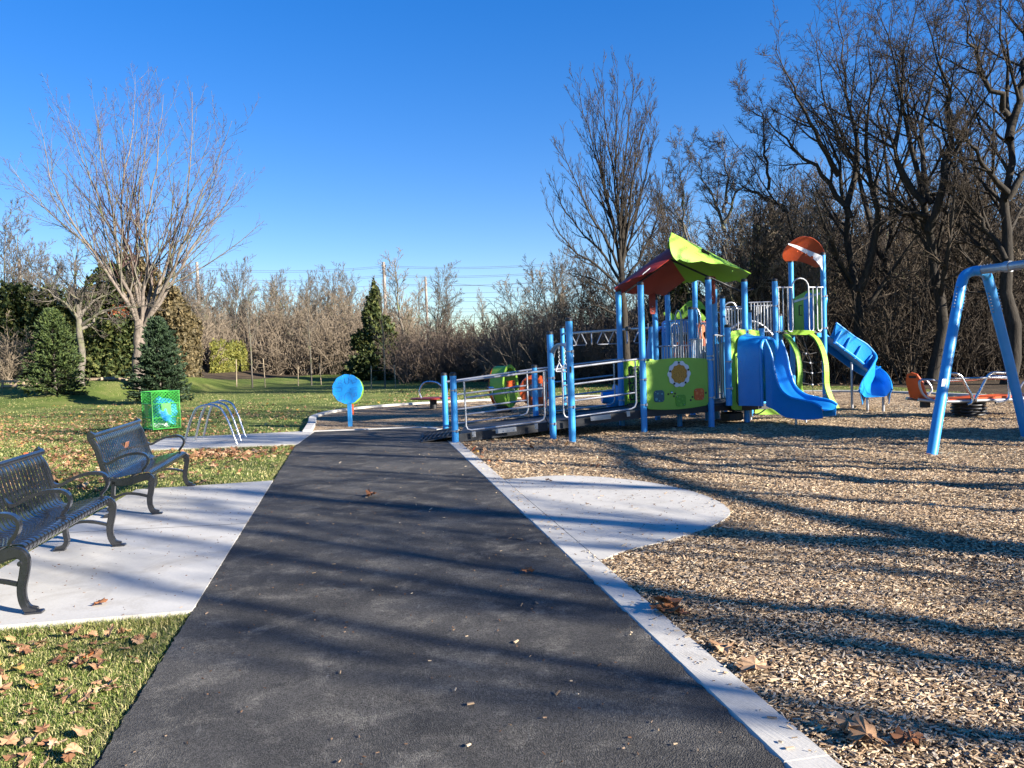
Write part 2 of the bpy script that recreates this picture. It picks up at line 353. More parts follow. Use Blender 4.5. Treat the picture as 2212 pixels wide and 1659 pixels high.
BARK_M = barkm('maple_bark', (0.21, 0.172, 0.14), 0.45); BARK_G = barkm('grey_bark', (0.17, 0.148, 0.12), 0.4, moss=(0.14, 0.17, 0.05)); BARK_D = barkm('dark_bark', (0.045, 0.038, 0.03), 0.45)
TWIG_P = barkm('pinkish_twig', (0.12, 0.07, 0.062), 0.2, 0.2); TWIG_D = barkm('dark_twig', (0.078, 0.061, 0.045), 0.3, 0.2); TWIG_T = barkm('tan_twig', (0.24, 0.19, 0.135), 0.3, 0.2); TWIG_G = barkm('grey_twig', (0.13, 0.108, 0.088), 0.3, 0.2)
TWIG_R = barkm('reddish_twig', (0.15, 0.113, 0.085), 0.3, 0.2)
def foliage(name, a, b, c):
    m = NT(name, 0.65, 0, 0.3); q = m.ramp(m.isl(), [(0.0, a), (0.55, b), (1.0, c)]); m.base(q); return m.mat
SPRUCE = foliage('spruce_needles', (0.014, 0.026, 0.008), (0.038, 0.062, 0.016), (0.10, 0.13, 0.035)); SPRUCE_B = foliage('blue_spruce_needles', (0.009, 0.020, 0.010), (0.022, 0.042, 0.018), (0.05, 0.08, 0.035))
CEDAR = foliage('cedar_sprays', (0.02, 0.035, 0.01), (0.055, 0.075, 0.02), (0.13, 0.13, 0.035)); GOLD = foliage('golden_sprays', (0.07, 0.085, 0.018), (0.15, 0.15, 0.028), (0.24, 0.22, 0.045))
BROWNF = foliage('brownish_sprays', (0.04, 0.035, 0.018), (0.11, 0.085, 0.04), (0.20, 0.15, 0.07))
WOOD = barkm('weathered_wood', (0.36, 0.27, 0.18), 0.3); STAKE = barkm('stake_wood', (0.36, 0.29, 0.2), 0.3); POLEM = barkm('pole_wood', (0.33, 0.28, 0.24), 0.2)
WIRE = paint('wire', (0.16, 0.19, 0.25), 0.6)
# ================================================================== ground, paths, curbs
def densify(poly, step, closed=True):
    out = []; n = len(poly)
    for i in range(n if closed else n - 1):
        a = np.array(poly[i], float); b = np.array(poly[(i + 1) % n], float); k = max(1, int(np.linalg.norm(b - a) / step))
        out += [a + (b - a) * j / k for j in range(k)]
    if not closed: out.append(np.array(poly[-1], float))
    return out
def slab(name, poly, ztop, zbot, mat, jag=0.0, step=0.05, kind='structure', label=None, round_=0.008, parent=None):
    P = densify(poly, step) if jag > 0 else [np.array(p, float) for p in poly]
    P = np.array(P)[:, :2]; n = len(P)
    if jag > 0:
        d = np.roll(P, -1, 0) - np.roll(P, 1, 0); nn = np.stack([d[:, 1], -d[:, 0]], 1); nn /= np.linalg.norm(nn, axis=1, keepdims=True) + 1e-9
        q = RNG.normal(0, 1, n); q = (q + np.roll(q, 1) * 0.8 + np.roll(q, 2) * 0.5); P = P + nn * (q * jag)[:, None]
    bm = __import__('bmesh').new()
    top = [bm.verts.new((x, y, ztop)) for x, y in P]; f = bm.faces.new(top)
    f.normal_update()
    if f.normal.z < 0: f.normal_flip()
    bm.faces.ensure_lookup_table()
    __import__('bmesh').ops.triangulate(bm, faces=[f])
    c = P.mean(0); mid = []; bot = []
    for x, y in P: bot.append(bm.verts.new((x, y, zbot)))
    for i in range(n): bm.faces.new((top[i], top[(i + 1) % n], bot[(i + 1) % n], bot[i]))
    __import__('bmesh').ops.recalc_face_normals(bm, faces=bm.faces)
    me = bpy.data.meshes.new(name); bm.to_mesh(me); bm.free(); me.materials.append(mat)
    o = bpy.data.objects.new(name, me); COL.objects.link(o)
    if parent: o.parent = parent
    return tag(o, label, None, None, kind)
def ribbon(name, line, width, ztop, zbot, mat, kind='structure', zfun=None, chamfer=0.012, seg=None):
    """curb: swept rectangle with chamfered arrises; line = list of (x,y) of its centre"""
    L = np.array(line, float); n = len(L); t = np.gradient(L, axis=0); t /= np.linalg.norm(t, axis=1, keepdims=True); nn = np.stack([t[:, 1], -t[:, 0]], 1)
    prof = [(-width / 2, zbot), (-width / 2, ztop - chamfer), (-width / 2 + chamfer, ztop), (width / 2 - chamfer, ztop), (width / 2, ztop - chamfer), (width / 2, zbot)]
    V = []; k = len(prof)
    for i in range(n):
        zz = zfun(*L[i]) if zfun else 0.0
        V += [(L[i, 0] + nn[i, 0] * a, L[i, 1] + nn[i, 1] * a, b + zz) for a, b in prof]
    F = [(i * k + j, i * k + j + 1, i * k + k + j + 1, i * k + k + j) for i in range(n - 1) for j in range(k - 1)]
    F += [tuple(range(k)), tuple(reversed([(n - 1) * k + j for j in range(k)]))]
    mb = MB(); mb.add(V, F); bmx = mb.build(name, mat, None, 30)
    return tag(bmx, None, None, None, kind)
# terrain: one sheet to the horizon
def gridmesh(name, xs, ys, zf, mat, keep=None):
    X, Y = np.meshgrid(xs, ys); Z = zf(X, Y); n, m_ = X.shape; V = np.stack([X, Y, Z], -1).reshape(-1, 3)
    I = np.arange(n * m_).reshape(n, m_); F = np.stack([I[:-1, :-1], I[:-1, 1:], I[1:, 1:], I[1:, :-1]], -1).reshape(-1, 4)
    if keep is not None:
        c = V[F].mean(1); F = F[keep(c)]
    used = np.unique(F); mp = -np.ones(len(V), int); mp[used] = np.arange(len(used)); V = V[used]; F = mp[F]
    return np_mesh(name, V, [F], mat)
xs = np.concatenate([[-900, -400, -200, -120], np.arange(-80, 80, 1.0), [80, 120, 200, 400, 900]])
ys = np.concatenate([[-300, -100, -40, -20], np.arange(-10, 110, 1.0), [110, 160, 260, 500, 1200]])
def zter(X, Y): return terr(X, Y) + 0.012 * np.sin(X * 1.7 + Y) * (Y > 18)
# litter colouring under the wood: real leaf mould beyond the grass line
def grassline(x): return np.interp(x, [-60, -22, -19, -12, -8, -3, 0, 4, 9, 12, 14, 40], [33, 38, 42, 66, 60, 41, 37, 32, 27.5, 23.5, 12, 8])
lw = LAWN; _g = lw.p.inputs['Base Color'].links[0].from_socket
at_ = lw.n.new('ShaderNodeAttribute'); at_.attribute_name = 'litter'
lv = lw.co('Object'); ln = lw.ramp(lw.noise(lv, 0.8, 6), [(0.3, (0.03, 0.022, 0.014)), (0.6, (0.085, 0.06, 0.036)), (0.8, (0.14, 0.10, 0.055))])
jag = lw.n.new('ShaderNodeMath'); jag.operation = 'ADD'; lw.link(at_.outputs['Fac'], jag.inputs[0]); lw.link(lw.noise(lv, 1.2, 4), jag.inputs[1])
lw.base(lw.mix(lw.ramp(jag.outputs[0], [(0.88, 0.0), (1.05, 1.0)]), _g, ln))
ter = gridmesh('lawn_ground', xs, ys, zter, lw.mat); tag(ter, None, None, None, 'structure')
co = np.zeros(len(ter.data.vertices) * 3); ter.data.vertices.foreach_get('co', co); co = co.reshape(-1, 3)
a_ = ter.data.attributes.new('litter', 'FLOAT', 'POINT'); a_.data.foreach_set('value', np.clip((co[:, 1] - grassline(co[:, 0])) / 3.0, 0, 1).astype(np.float32))
# asphalt path
XL = lambda y: -1.06 - 0.207 * y
XC = lambda y: 1.49 - 0.198 * y
pathpoly = [(XL(-4), -4), (XC(-4), -4), (XC(15.7), 15.7), (-1.95, 16.1), (-2.9, 16.05), (-4.15, 16.0), (XL(13.6), 13.6)]
slab('asphalt_path', pathpoly, 0.0, -0.08, ASPH, 0.0035, 0.018)
slab('asphalt_path_edge', [(x + 0.012 * s, y) for x, y, s in ((XL(-4) - .02, -4, 1), (XL(-4) + .1, -4, 1), (XL(4.6) + .1, 4.6, 1), (XL(4.6) - .02, 4.6, 1))], -0.012, -0.07, ASPHE, 0.006, 0.018)
# crumbs of asphalt spilling over the curb and the lawn edge are part of the path's ragged edge
curbline = [(XC(y) + 0.10, y) for y in np.arange(-4, 13.6, 0.5)]
c1 = ribbon('concrete_curb', [(XC(y) + 0.105, y) for y in np.linspace(-4, 2.78, 12)], 0.2, 0.004, -0.15, CURBM)
c2 = ribbon('concrete_curb', [(XC(y) + 0.105, y) for y in np.linspace(2.788, 5.5, 6)], 0.2, 0.004, -0.15, CURBM)
c3 = ribbon('concrete_curb', [(XC(y) + 0.105, y) for y in np.linspace(5.508, 13.75, 12)], 0.2, 0.004, -0.15, CURBM)
far = crs([(-4.3, 16.0), (-4.72, 18), (-5.15, 20.0), (-4.95, 21.8), (-3.9, 23.2), (-2.0, 24.0), (0.2, 24.4), (2.65, 24.3), (5.65, 23.9), (9.3, 22.7), (10.8, 21.0), (11.9, 18.4), (12.4, 15.5), (12.7, 12), (12.4, 6), (11.2, 0), (9.6, -4)], 8)
farc = ribbon('play_area_curb', [(p[0], p[1]) for p in far], 0.19, 0.05, -0.2, CURBM)
ribbon('path_end_curb', [(-4.2, 16.13), (-3.2, 16.17), (-2.3, 16.22), (-1.75, 16.1), (-1.5, 15.6)], 0.14, 0.008, -0.15, CURBM)
pad1 = slab('bench_pad', [(XL(4.72), 4.72), (-3.15, 4.56), (-3.72, 4.46), (-4.02, 6.0), (-4.66, 9.4), (-3.75, 9.57), (XL(9.75), 9.72)], 0.006, -0.12, CONC_S)
pad2 = slab('bike_rack_pad', [(XL(13.75) + .02, 13.8), (-6.9, 13.7), (-7.1, 15.6), (-6.69, 15.8), (-4.36, 16.14), (-4.16, 16.0)], 0.006, -0.12, CONC)
hd = crs([(-0.02, 9.25), (0.5, 9.36), (1.02, 9.15), (1.5, 8.7), (1.82, 8.15), (1.97, 7.6), (1.98, 7.1), (1.85, 6.75), (1.58, 6.4), (1.19, 6.05), (0.81, 5.78), (0.62, 5.56)], 6)
pad3 = slab('entry_pad', [(p[0], p[1]) for p in hd] + [(XC(5.52) + .204, 5.52), (XC(9.2) + .204, 9.2)], 0.002, -0.12, CONC)
# wood chip surface
playpoly = np.array([(XC(y) + 0.12, y) for y in np.linspace(-4, 13.8, 20)] + [(-1.5, 15.7), (-1.75, 16.15), (-4.25, 16.1)] + [(p[0], p[1]) for p in far[1:]])
def inpoly(P, poly):
    x, y = P[:, 0], P[:, 1]; r = np.zeros(len(P), bool); n = len(poly); j = n - 1
    for i in range(n):
        xi, yi = poly[i]; xj, yj = poly[j]
        c = ((yi > y) != (yj > y)) & (x < (xj - xi) * (y - yi) / (yj - yi + 1e-12) + xi); r ^= c; j = i
    return r
pad3poly = np.array([(p[0], p[1]) for p in hd] + [(XC(5.52), 5.52), (XC(9.2), 9.2)])
def chipz(X, Y):
    n = 0.5 * np.sin(2.3 * X + 1.1 * Y) + 0.5 * np.sin(1.7 * Y - 0.9 * X + 1) + 0.35 * np.sin(5.1 * X - 3.3 * Y) + 0.3 * np.sin(6.7 * Y + 4.2 * X + 2) + 0.2 * np.sin(11 * X + 7 * Y) + 0.2 * np.sin(13 * Y - 9 * X)
    dcurb = np.clip((X - (XC(Y) + 0.2)) / 1.2, 0, 1); dp = np.clip((np.hypot(X - 0.6, (Y - 7.4)) - 1.9) / 1.5, 0, 1)
    a = np.minimum(dcurb, dp); return -0.009 + 0.028 * n * (0.12 + 0.88 * a) * 0.8 + 0.012 * a
bed = gridmesh('wood_chip_ground', np.arange(-6, 13.5, 0.07), np.arange(-4, 25, 0.07), chipz, CHIPBED, lambda c: inpoly(c[:, :2], playpoly))
tag(bed, None, None, None, 'structure')
def inview(P, m=0.06):
    q = P - np.array([0, 0, EYE]); w = q @ FWD; u = (q @ RGT) / w * PF / (PW / 2); v = (q @ UPC) / w * PF / (PH / 2)
    return (w > 0) & (np.abs(u) < 1 + m) & (np.abs(v) < 1 + m * 1.4)
# loose chips, each with length, width, thickness and tilt
def scatter(n, ylo, yhi, power=1.0, xr=(-30, 30)):
    y = (RNG.random(n) ** power) * (yhi - ylo) + ylo; x = RNG.uniform(-0.78, 0.78, n) * (y + 0.4)
    return np.stack([x, y], 1)
def chips(P, z, lmin, lmax, lift):
    n = len(P); L = RNG.uniform(lmin, lmax, n) * RNG.choice([0.6, 1, 1, 1.35], n); Wd = L * RNG.uniform(0.16, 0.42, n); T = RNG.uniform(0.0015, 0.005, n)
    a = RNG.normal(0.15, 0.9, n) + np.where(RNG.random(n) < 0.3, RNG.uniform(0, 3.14, n), 0); tl = RNG.normal(0, 0.22, n); tr = RNG.normal(0, 0.25, n)
    ux = np.stack([np.cos(a) * np.cos(tl), np.sin(a) * np.cos(tl), np.sin(tl)], 1); uy0 = np.stack([-np.sin(a), np.cos(a), np.zeros(n)], 1)
    up = np.cross(ux, uy0); uy = uy0 * np.cos(tr)[:, None] + up * np.sin(tr)[:, None]; up = np.cross(ux, uy)
    C = np.stack([P[:, 0], P[:, 1], z + lift * RNG.random(n) + 0.003], 1)
    tp = RNG.uniform(0.45, 1.0, n)
    V = []
    for k in (0, 1):
        for (i, j, s) in ((-1, -1, 1), (1, -1, 0), (1, 1, 0), (-1, 1, 1)):
            wf = np.where(s == 1, 1.0, tp); V.append(C + ux * (i * L / 2)[:, None] + uy * (j * Wd / 2 * wf)[:, None] + up * ((k - 0.5) * T)[:, None])
    V = np.stack(V, 1); base = np.arange(n)[:, None] * 8
    q = [(4, 5, 6, 7), (0, 1, 5, 4), (1, 2, 6, 5), (2, 3, 7, 6), (3, 0, 4, 7)]
    F = np.concatenate([base + np.array([f]) for f in q], 0); return V.reshape(-1, 3), F
CV = []; CF = []; off = 0
for (n, y0, y1, lmn, lmx, lift, pw) in ((90000, 1.8, 5.0, 0.010, 0.028, 0.010, 1.0), (110000, 5.0, 9.5, 0.012, 0.032, 0.012, 1.0), (90000, 9.5, 18, 0.018, 0.04, 0.014, 1.0)):
    P = scatter(n, y0, y1, pw); P = P[inpoly(P, playpoly) & (P[:, 0] > XC(P[:, 1]) + 0.19)]
    ip = inpoly(P, pad3poly); P = P[~ip]
    P3 = np.stack([P[:, 0], P[:, 1], np.zeros(len(P))], 1); P = P[inview(P3, 0.1)]
    V, F = chips(P, chipz(P[:, 0], P[:, 1]), lmn, lmx, lift); CV.append(V); CF.append(F + off); off += len(V)
# strays on the entry pad, thick at its rim, and a few on curb and path
P = scatter(9000, 5.4, 9.5); P = P[inpoly(P, pad3poly)]
dist = np.min(np.linalg.norm(P[:, None] - pad3poly[None, :60:3], axis=2), axis=1); P = P[RNG.random(len(P)) < np.clip(0.035 + 0.95 * np.exp(-dist / 0.055), 0, 1)]
V, F = chips(P, np.full(len(P), 0.004), 0.012, 0.04, 0.004); CV.append(V); CF.append(F + off); off += len(V)
y = RNG.uniform(2, 14, 330); P = np.stack([XC(y) + np.where(RNG.random(330) < 0.35, -np.abs(RNG.normal(0, 0.9, 330)), 0.2 - np.abs(RNG.normal(0, 0.07, 330))), y], 1); P = P[(P[:, 0] > XL(P[:, 1]))]
V, F = chips(P, np.full(len(P), 0.006), 0.010, 0.03, 0.002); CV.append(V); CF.append(F + off); off += len(V)
tag(np_mesh('wood_chips', np.concatenate(CV), [np.concatenate(CF)], CHIPS, smooth=False), 'loose tan wood chips covering the play area', 'wood chips', None, 'stuff')
# grass blades
def blades(P, z, h, w, lean=0.75):
    n = len(P); H = h * RNG.uniform(0.5, 1.3, n); a = RNG.uniform(0, 2 * math.pi, n); b = RNG.uniform(0, 2 * math.pi, n)
    ux = np.stack([np.cos(a), np.sin(a), np.zeros(n)], 1) * (w * RNG.uniform(0.6, 1.4, n) / 2)[:, None]; d = np.stack([np.cos(b), np.sin(b), np.zeros(n)], 1); l = np.abs(RNG.normal(lean, 0.35, n))
    C = np.stack([P[:, 0], P[:, 1], z - 0.004], 1); mid = C + d * (H * 0.28 * l)[:, None]; mid[:, 2] += H * 0.55 / (1 + 0.3 * l); tip = C + d * (H * 0.9 * l)[:, None]; tip[:, 2] += H / (1 + 0.8 * l)
    V = np.stack([C - ux, C + ux, mid + ux * 0.8, mid - ux * 0.8, tip], 1); bs = np.arange(n)[:, None] * 5
    return V.reshape(-1, 3), bs + np.array([[0, 1, 2, 3]]), bs + np.array([[3, 2, 4]])
def onlawn(P):
    x, y = P[:, 0], P[:, 1]; r = np.ones(len(P), bool)
    r &= ~((x > XL(y) - 0.012) & (x < XC(y) + 0.25) & (y < 16.3)); r &= ~inpoly(P, playpoly)
    for pp in ([(XL(4.72), 4.70), (-3.15, 4.54), (-3.73, 4.45), (-4.03, 6.0), (-4.68, 9.42), (-3.75, 9.6), (XL(9.75), 9.74)], [(XL(13.75) + .02, 13.8), (-6.9, 13.7), (-7.1, 15.6), (-6.69, 15.8), (-4.36, 16.14), (-4.1, 16.0)]):
        r &= ~inpoly(P, np.array(pp))
    return r & (y < grassline(x) + 1)
BV = []; B4 = []; B3 = []; off = 0
for (n, y0, y1, h, w) in ((190000, 2.0, 4.9, 0.034, 0.0034), (60000, 4.6, 7.0, 0.042, 0.005), (130000, 8.5, 17, 0.045, 0.009), (150000, 17, 40, 0.045, 0.011)):
    P = np.stack([RNG.uniform(-0.75, 0.3 if y1 < 20 else 0.75, n) * 1.0, RNG.uniform(y0, y1, n)], 1); P[:, 0] *= P[:, 1]
    P = P[onlawn(P)]; P = P[inview(np.stack([P[:, 0], P[:, 1], terr(P[:, 0], P[:, 1])], 1), 0.05)]
    dens = 0.5 + 0.5 * np.sin(P[:, 0] * 3.1 + 2 * np.sin(P[:, 1] * 2.3)) * np.sin(P[:, 1] * 3.7); P = P[RNG.random(len(P)) < 0.55 + 0.45 * dens]
    V, a, b = blades(P, terr(P[:, 0], P[:, 1]), h, w); BV.append(V); B4.append(a + off); B3.append(b + off); off += len(V)
# longer fringe along pad 1 front edge and path edge
y = RNG.uniform(1.9, 4.7, 5000); P1 = np.stack([XL(y) - 0.015 - np.abs(RNG.normal(0, 0.035, 5000)), y], 1)
t = RNG.uniform(0, 1, 5500); P2 = np.stack([XL(4.7) * (1 - t) - 3.72 * t, 4.70 - 0.25 * t - np.abs(RNG.normal(0, 0.03, 5500))], 1)
y = RNG.uniform(9.8, 13.7, 2500); P3 = np.stack([XL(y) - 0.015 - np.abs(RNG.normal(0, 0.05, 2500)), y], 1)
t = RNG.uniform(0, 1, 5000); P4 = np.stack([-3.72 - t * .94, 4.46 + t * 4.94], 1) - np.abs(RNG.normal(0, .03, (5000, 1))) * np.array([1, 0]); t = RNG.uniform(0, 1, 4000); P5 = np.stack([-4.66 + t * 1.6, 9.42 + t * .33 + np.abs(RNG.normal(0, .03, 4000))], 1); t = RNG.uniform(0, 1, 4000); P6 = np.stack([-6.9 + t * 3.0, 13.69 + .1 * t - np.abs(RNG.normal(0, .04, 4000))], 1)
P = np.concatenate([P1, P2, P3, P4, P5, P6]); V, a, b = blades(P, terr(P[:, 0], P[:, 1]), 0.062, 0.004, 0.7); BV.append(V); B4.append(a + off); B3.append(b + off); off += len(V)
tag(np_mesh('grass', np.concatenate(BV), [np.concatenate(B4), np.concatenate(B3)], GRASS, smooth=False), 'short green and straw coloured grass of the lawn', 'grass', None, 'stuff')
# fallen leaves
LEAF2D = [(0.01, -0.46), (0.05, -0.27), (0.2, -0.36), (0.34, -0.33), (0.31, -0.2), (0.42, -0.1), (0.5, 0.03), (0.36, 0.07), (0.33, 0.17), (0.40, 0.32), (0.26, 0.28), (0.15, 0.3), (0.12, 0.42), (0.0, 0.52), (-0.1, 0.4), (-0.14, 0.29), (-0.3, 0.33), (-0.38, 0.3), (-0.33, 0.16), (-0.38, 0.05), (-0.5, -0.0), (-0.4, -0.13), (-0.3, -0.19), (-0.35, -0.34), (-0.19, -0.33), (-0.04, -0.26)]
def leafcloud(P, z, size, curl=0.35, tilt=1.0):
    n = len(P); k = len(LEAF2D); O = np.array(LEAF2D); sz = size * RNG.uniform(0.55, 1.25, n); a = RNG.uniform(0, 6.28, n)
    fx = RNG.uniform(0.5, 1, n); X = O[None, :, 0] * fx[:, None]; Y = O[None, :, 1] * np.ones((n, 1))
    cu = RNG.normal(curl, curl * 0.7, n)[:, None]; cv = RNG.normal(curl * 0.5, curl, n)[:, None]; Z = cu * X * X * 1.5 + cv * Y * Y * 1.2 + 0.07 * np.sin(9 * X + 5 * Y + cu * 20) + RNG.normal(0, 0.02, X.shape)
    t1 = RNG.normal(0, 0.35, n)[:, None]; Zt = Z + (X * t1 + Y * RNG.normal(0, 0.3, n)[:, None]) * tilt
    ca, sa = np.cos(a)[:, None], np.sin(a)[:, None]; W = np.stack([(X * ca - Y * sa), (X * sa + Y * ca), Zt], -1) * sz[:, None, None]
    W[:, :, 2] -= W[:, :, 2].min(1, keepdims=True)
    C = np.stack([P[:, 0], P[:, 1], z], 1); V = W + C[:, None, :]
    cen = V.mean(1); V = np.concatenate([V, cen[:, None, :]], 1); b = np.arange(n)[:, None] * (k + 1)
    F = np.concatenate([b + np.array([[i, (i + 1) % k, k]]) for i in range(k)], 0); return V.reshape(-1, 3), F
LV = []; LF = []; off = 0
def addleaves(P, size, zadd=0.01, curl=0.4, zf=None):
    global off
    z = (terr(P[:, 0], P[:, 1]) if zf is None else zf) + zadd * (1 + RNG.random(len(P))); V, F = leafcloud(P, z, size, curl); LV.append(V); LF.append(F + off); off += len(V)
P = np.stack([RNG.uniform(-3.2, -1.4, 420), RNG.uniform(2.2, 4.5, 420)], 1); P = P[(P[:, 0] < XL(P[:, 1]) - 0.12)]; P = P[RNG.random(len(P)) < np.clip(1.25 - 0.35 * (P[:, 0] + 2.9), 0.3, 1)]; addleaves(P, 0.075, 0.010, 0.4)
P = np.stack([RNG.uniform(-9, -3, 2600), RNG.uniform(9.5, 15, 2600)], 1); P = P[onlawn(P)]; nz = np.sin(P[:, 0] * 1.9 + 1.3) * np.sin(P[:, 1] * 1.4 + P[:, 0]); P = P[RNG.random(len(P)) < np.where(P[:, 0] < -5, 0.75 + 0.25 * nz, 0.20 + 0.3 * nz)]; addleaves(P, 0.085, 0.012)
P = np.stack([RNG.uniform(-22, -4.5, 12000), RNG.uniform(15, 31, 12000)], 1); P = P[onlawn(P)]; nz = np.sin(P[:, 0] * 0.9 + 1.3) * np.sin(P[:, 1] * 1.1 + P[:, 0] * 0.6); P = P[RNG.random(len(P)) < np.clip((0.55 + 0.5 * nz + 0.5 * (P[:, 0] < -8)) * np.clip((27 - P[:, 1]) / 8, 0.06, 1) * np.clip((-3.5 - P[:, 0]) / 5, 0.08, 1), 0, 1)]; addleaves(P, 0.085, 0.010)
P = np.stack([RNG.normal(-4.9, 0.5, 260), RNG.normal(12.9, 0.35, 260)], 1); P = P[onlawn(P)]; addleaves(P, 0.10, 0.014)
P = np.stack([RNG.uniform(-5, 12, 900), RNG.uniform(24.6, 34, 900)], 1); addleaves(P, 0.1)
P = np.stack([RNG.uniform(0, 12, 700), RNG.uniform(9, 21, 700)], 1); P = P[inpoly(P, playpoly)]; nz = np.sin(P[:, 0] * 2.2) * np.sin(P[:, 1] * 2.6 + P[:, 0]); P = P[(RNG.random(len(P)) < 0.12 + 0.4 * (nz > 0.4))]; addleaves(P, 0.085, 0.01, 0.4, chipz(P[:, 0], P[:, 1]))
for cx_, cy_, s_, k in ((-0.72, 11.9, 0.4, 26), (-0.35, 10.6, 0.25, 12), (-0.9, 12.7, 0.3, 22), (0.2, 12.6, 0.5, 20)):
    P = np.stack([RNG.normal(cx_, s_ * 0.5, k), RNG.normal(cy_, s_, k)], 1); P = P[P[:, 0] > XC(P[:, 1]) + 0.2]; addleaves(P, 0.08, 0.01, 0.5, chipz(P[:, 0], P[:, 1]))
tag(np_mesh('fallen_leaves', np.concatenate(LV), [np.concatenate(LF)], FALL, smooth=False), 'scattered dry tan and brown fallen leaves', 'fallen leaves', None, 'stuff')
def one_leaf(px, py, size, label, mat=FALLD, curl=0.6, z=0.01, seed=0, n=1):
    global RNG
    keep = RNG; RNG = np.random.default_rng(100 + seed); g = gp(px, py)
    P = np.array([[g[0] + RNG.normal(0, size * 0.25) * (i > 0), g[1] + RNG.normal(0, size * 0.25) * (i > 0)] for i in range(n)]); V, F = leafcloud(P, np.full(n, z) + np.arange(n) * 0.01, size, curl, 0.35)
    o = np_mesh('fallen_leaf', V - np.array([g[0], g[1], 0]), [F], mat, smooth=False); o.location = (float(g[0]), float(g[1]), 0)
    s = o.modifiers.new('thick', 'SOLIDIFY'); s.thickness = 0.0015; RNG = keep
    return tag(o, label, 'leaf', 'large fallen leaves lying singly')
one_leaf(802, 1073, 0.17, 'curled brown maple leaf alone on the asphalt path', seed=1)
one_leaf(1140, 1240, 0.10, 'small folded brown leaf on the asphalt near the curb joint', seed=2)
one_leaf(1145, 1238, 0.0, '', seed=3) if False else None
one_leaf(216, 1309, 0.13, 'dark crumpled leaf on the concrete in front of the benches', seed=14, curl=.45)
one_leaf(1465, 1051, 0.12, 'tan leaf on the far rim of the rounded concrete pad', FALL, seed=5)
one_leaf(1269, 1092, 0.07, 'tiny leaf standing in the middle of the rounded concrete pad', FALL, seed=6)
one_leaf(1185, 1041, 0.10, 'reddish brown leaf on the left of the rounded pad, near its far edge', seed=7)
one_leaf(1445, 1325, 0.15, 'dark heap of damp leaves beside the long curb', seed=8, n=7, z=0.0)
one_leaf(1560, 1402, 0.14, 'orange brown leaf on the chips beside the curb, below the dark heap', FALL, seed=9, n=2, z=0.0)
one_leaf(1608, 1450, 0.15, 'big tan maple leaf on the wood chips next to the curb', FALL, seed=10, n=2, z=0.0)
one_leaf(1960, 1603, 0.14, 'brown leaf on the wood chips at the bottom right', seed=11, n=2, z=0.0)
one_leaf(1870, 1606, 0.14, 'leaf cluster on the chips by the nearest stretch of curb', FALL, seed=12, n=3, z=0.0)
one_leaf(262, 1378, 0.11, 'upright yellow brown leaf on the near grass', FALL, seed=13, z=0.02, curl=1.0)

# grit, seeds and bark crumbs lying on the slabs and the path
N_ = 900; y = RNG.uniform(2, 15.5, N_); P = np.stack([XL(y) + RNG.random(N_) * (XC(y) - XL(y) + .2), y], 1)
P2 = np.stack([RNG.uniform(-4.5, -2, 500), RNG.uniform(4.5, 9.6, 500)], 1); P2 = P2[inpoly(P2, np.array([(XL(4.72), 4.72), (-3.72, 4.46), (-4.66, 9.4), (XL(9.75), 9.72)]))]
P3 = np.stack([RNG.uniform(0, 1.9, 420), RNG.uniform(5.7, 9.2, 420)], 1); P3 = P3[inpoly(P3, pad3poly)]; P = np.concatenate([P, P2, P3]); V, F = chips(P, np.full(len(P), 0.004), 0.005, 0.016, 0.001)
tag(np_mesh('grit', V, [F], leafm('crumbs', [(0.0, (.05, .03, .02)), (.6, (.16, .09, .05)), (1, (.26, .2, .14))]), smooth=False), 'tiny seeds and bark crumbs strewn on the path and slabs', 'debris', None, 'stuff')

# saw-cut joints in the slabs
for nm, a, b in (('joint', (XL(7.2), 7.2), (-4.33, 7.06)), ('joint', (-5.6, 13.72), (-5.55, 15.98))):
    a = np.array([*a, .0068]); b = np.array([*b, .0068]); k = MB(); k.box((a + b) / 2, (np.linalg.norm(b - a), .007, .001), b - a, np.cross([0, 0, 1], b - a)); tag(k.build('slab_joint', ASPHE), None, None, None, 'structure')
# ================================================================== play equipment
def V3(*a): return np.array(a, float)
PR = 0.057
ps = thing('play_structure', 'large blue, lime and orange accessible play structure with ramp, slides and roof', 'playground', (3.2, 14.8, 0))
def post(base, top, r=PR, cap=True, parent=ps, name='post', zb=-0.1):
    """vertical post; base (x,y), top z"""
    mb = MB(); mb.tube([(base[0], base[1], zb), (base[0], base[1], top)], r, 20)
    o = mb.build(name, BLUE, parent)
    if cap:
        c = MB(); c.tube([(base[0], base[1], top - 0.03), (base[0], base[1], top + 0.012), (base[0], base[1], top + 0.028)], [r * 1.06, r * 1.05, r * 0.7], 20); c.build('cap', BLACK, o)
    return o
def zof(x, y, py, px=None):
    lo, hi = -2.0, 30.0
    for _ in range(40):
        m_ = (lo + hi) / 2; q = V3(x, y, m_ - EYE); w = q @ FWD; v = PH / 2 - PF * (q @ UPC) / w
        if v > py: lo = m_
        else: hi = m_
    return lo
def xyof(px, py, y): p = at(px, py, y); return p[0], p[1]
PO = {}
def P_(k, px, py, y, pytop, cap=True, zb=-0.1, r=PR):
    x, yy = xyof(px, py, y); PO[k] = V3(x, yy, 0); z = zof(x, yy, pytop); PO[k + 'z'] = z; post((x, yy), z, r, cap, zb=zb); return x
P_('A1', 963.5, 930, 15.0, 808); P_('A2', 984, 955, 13.2, 808); P_('B', 1158, 905, 15.1, 791); P_('C1', 1195, 945, 13.38, 719); P_('C2', 1237, 958, 12.5, 690)
P_('D', 1219.5, 876, 20.9, 707); P_('E', 1344, 918, 15.1, 627); P_('F', 1392, 932, 13.72, 612); P_('G', 1537, 920, 14.25, 601); P_('H', 1421, 903, 15.95, 645)
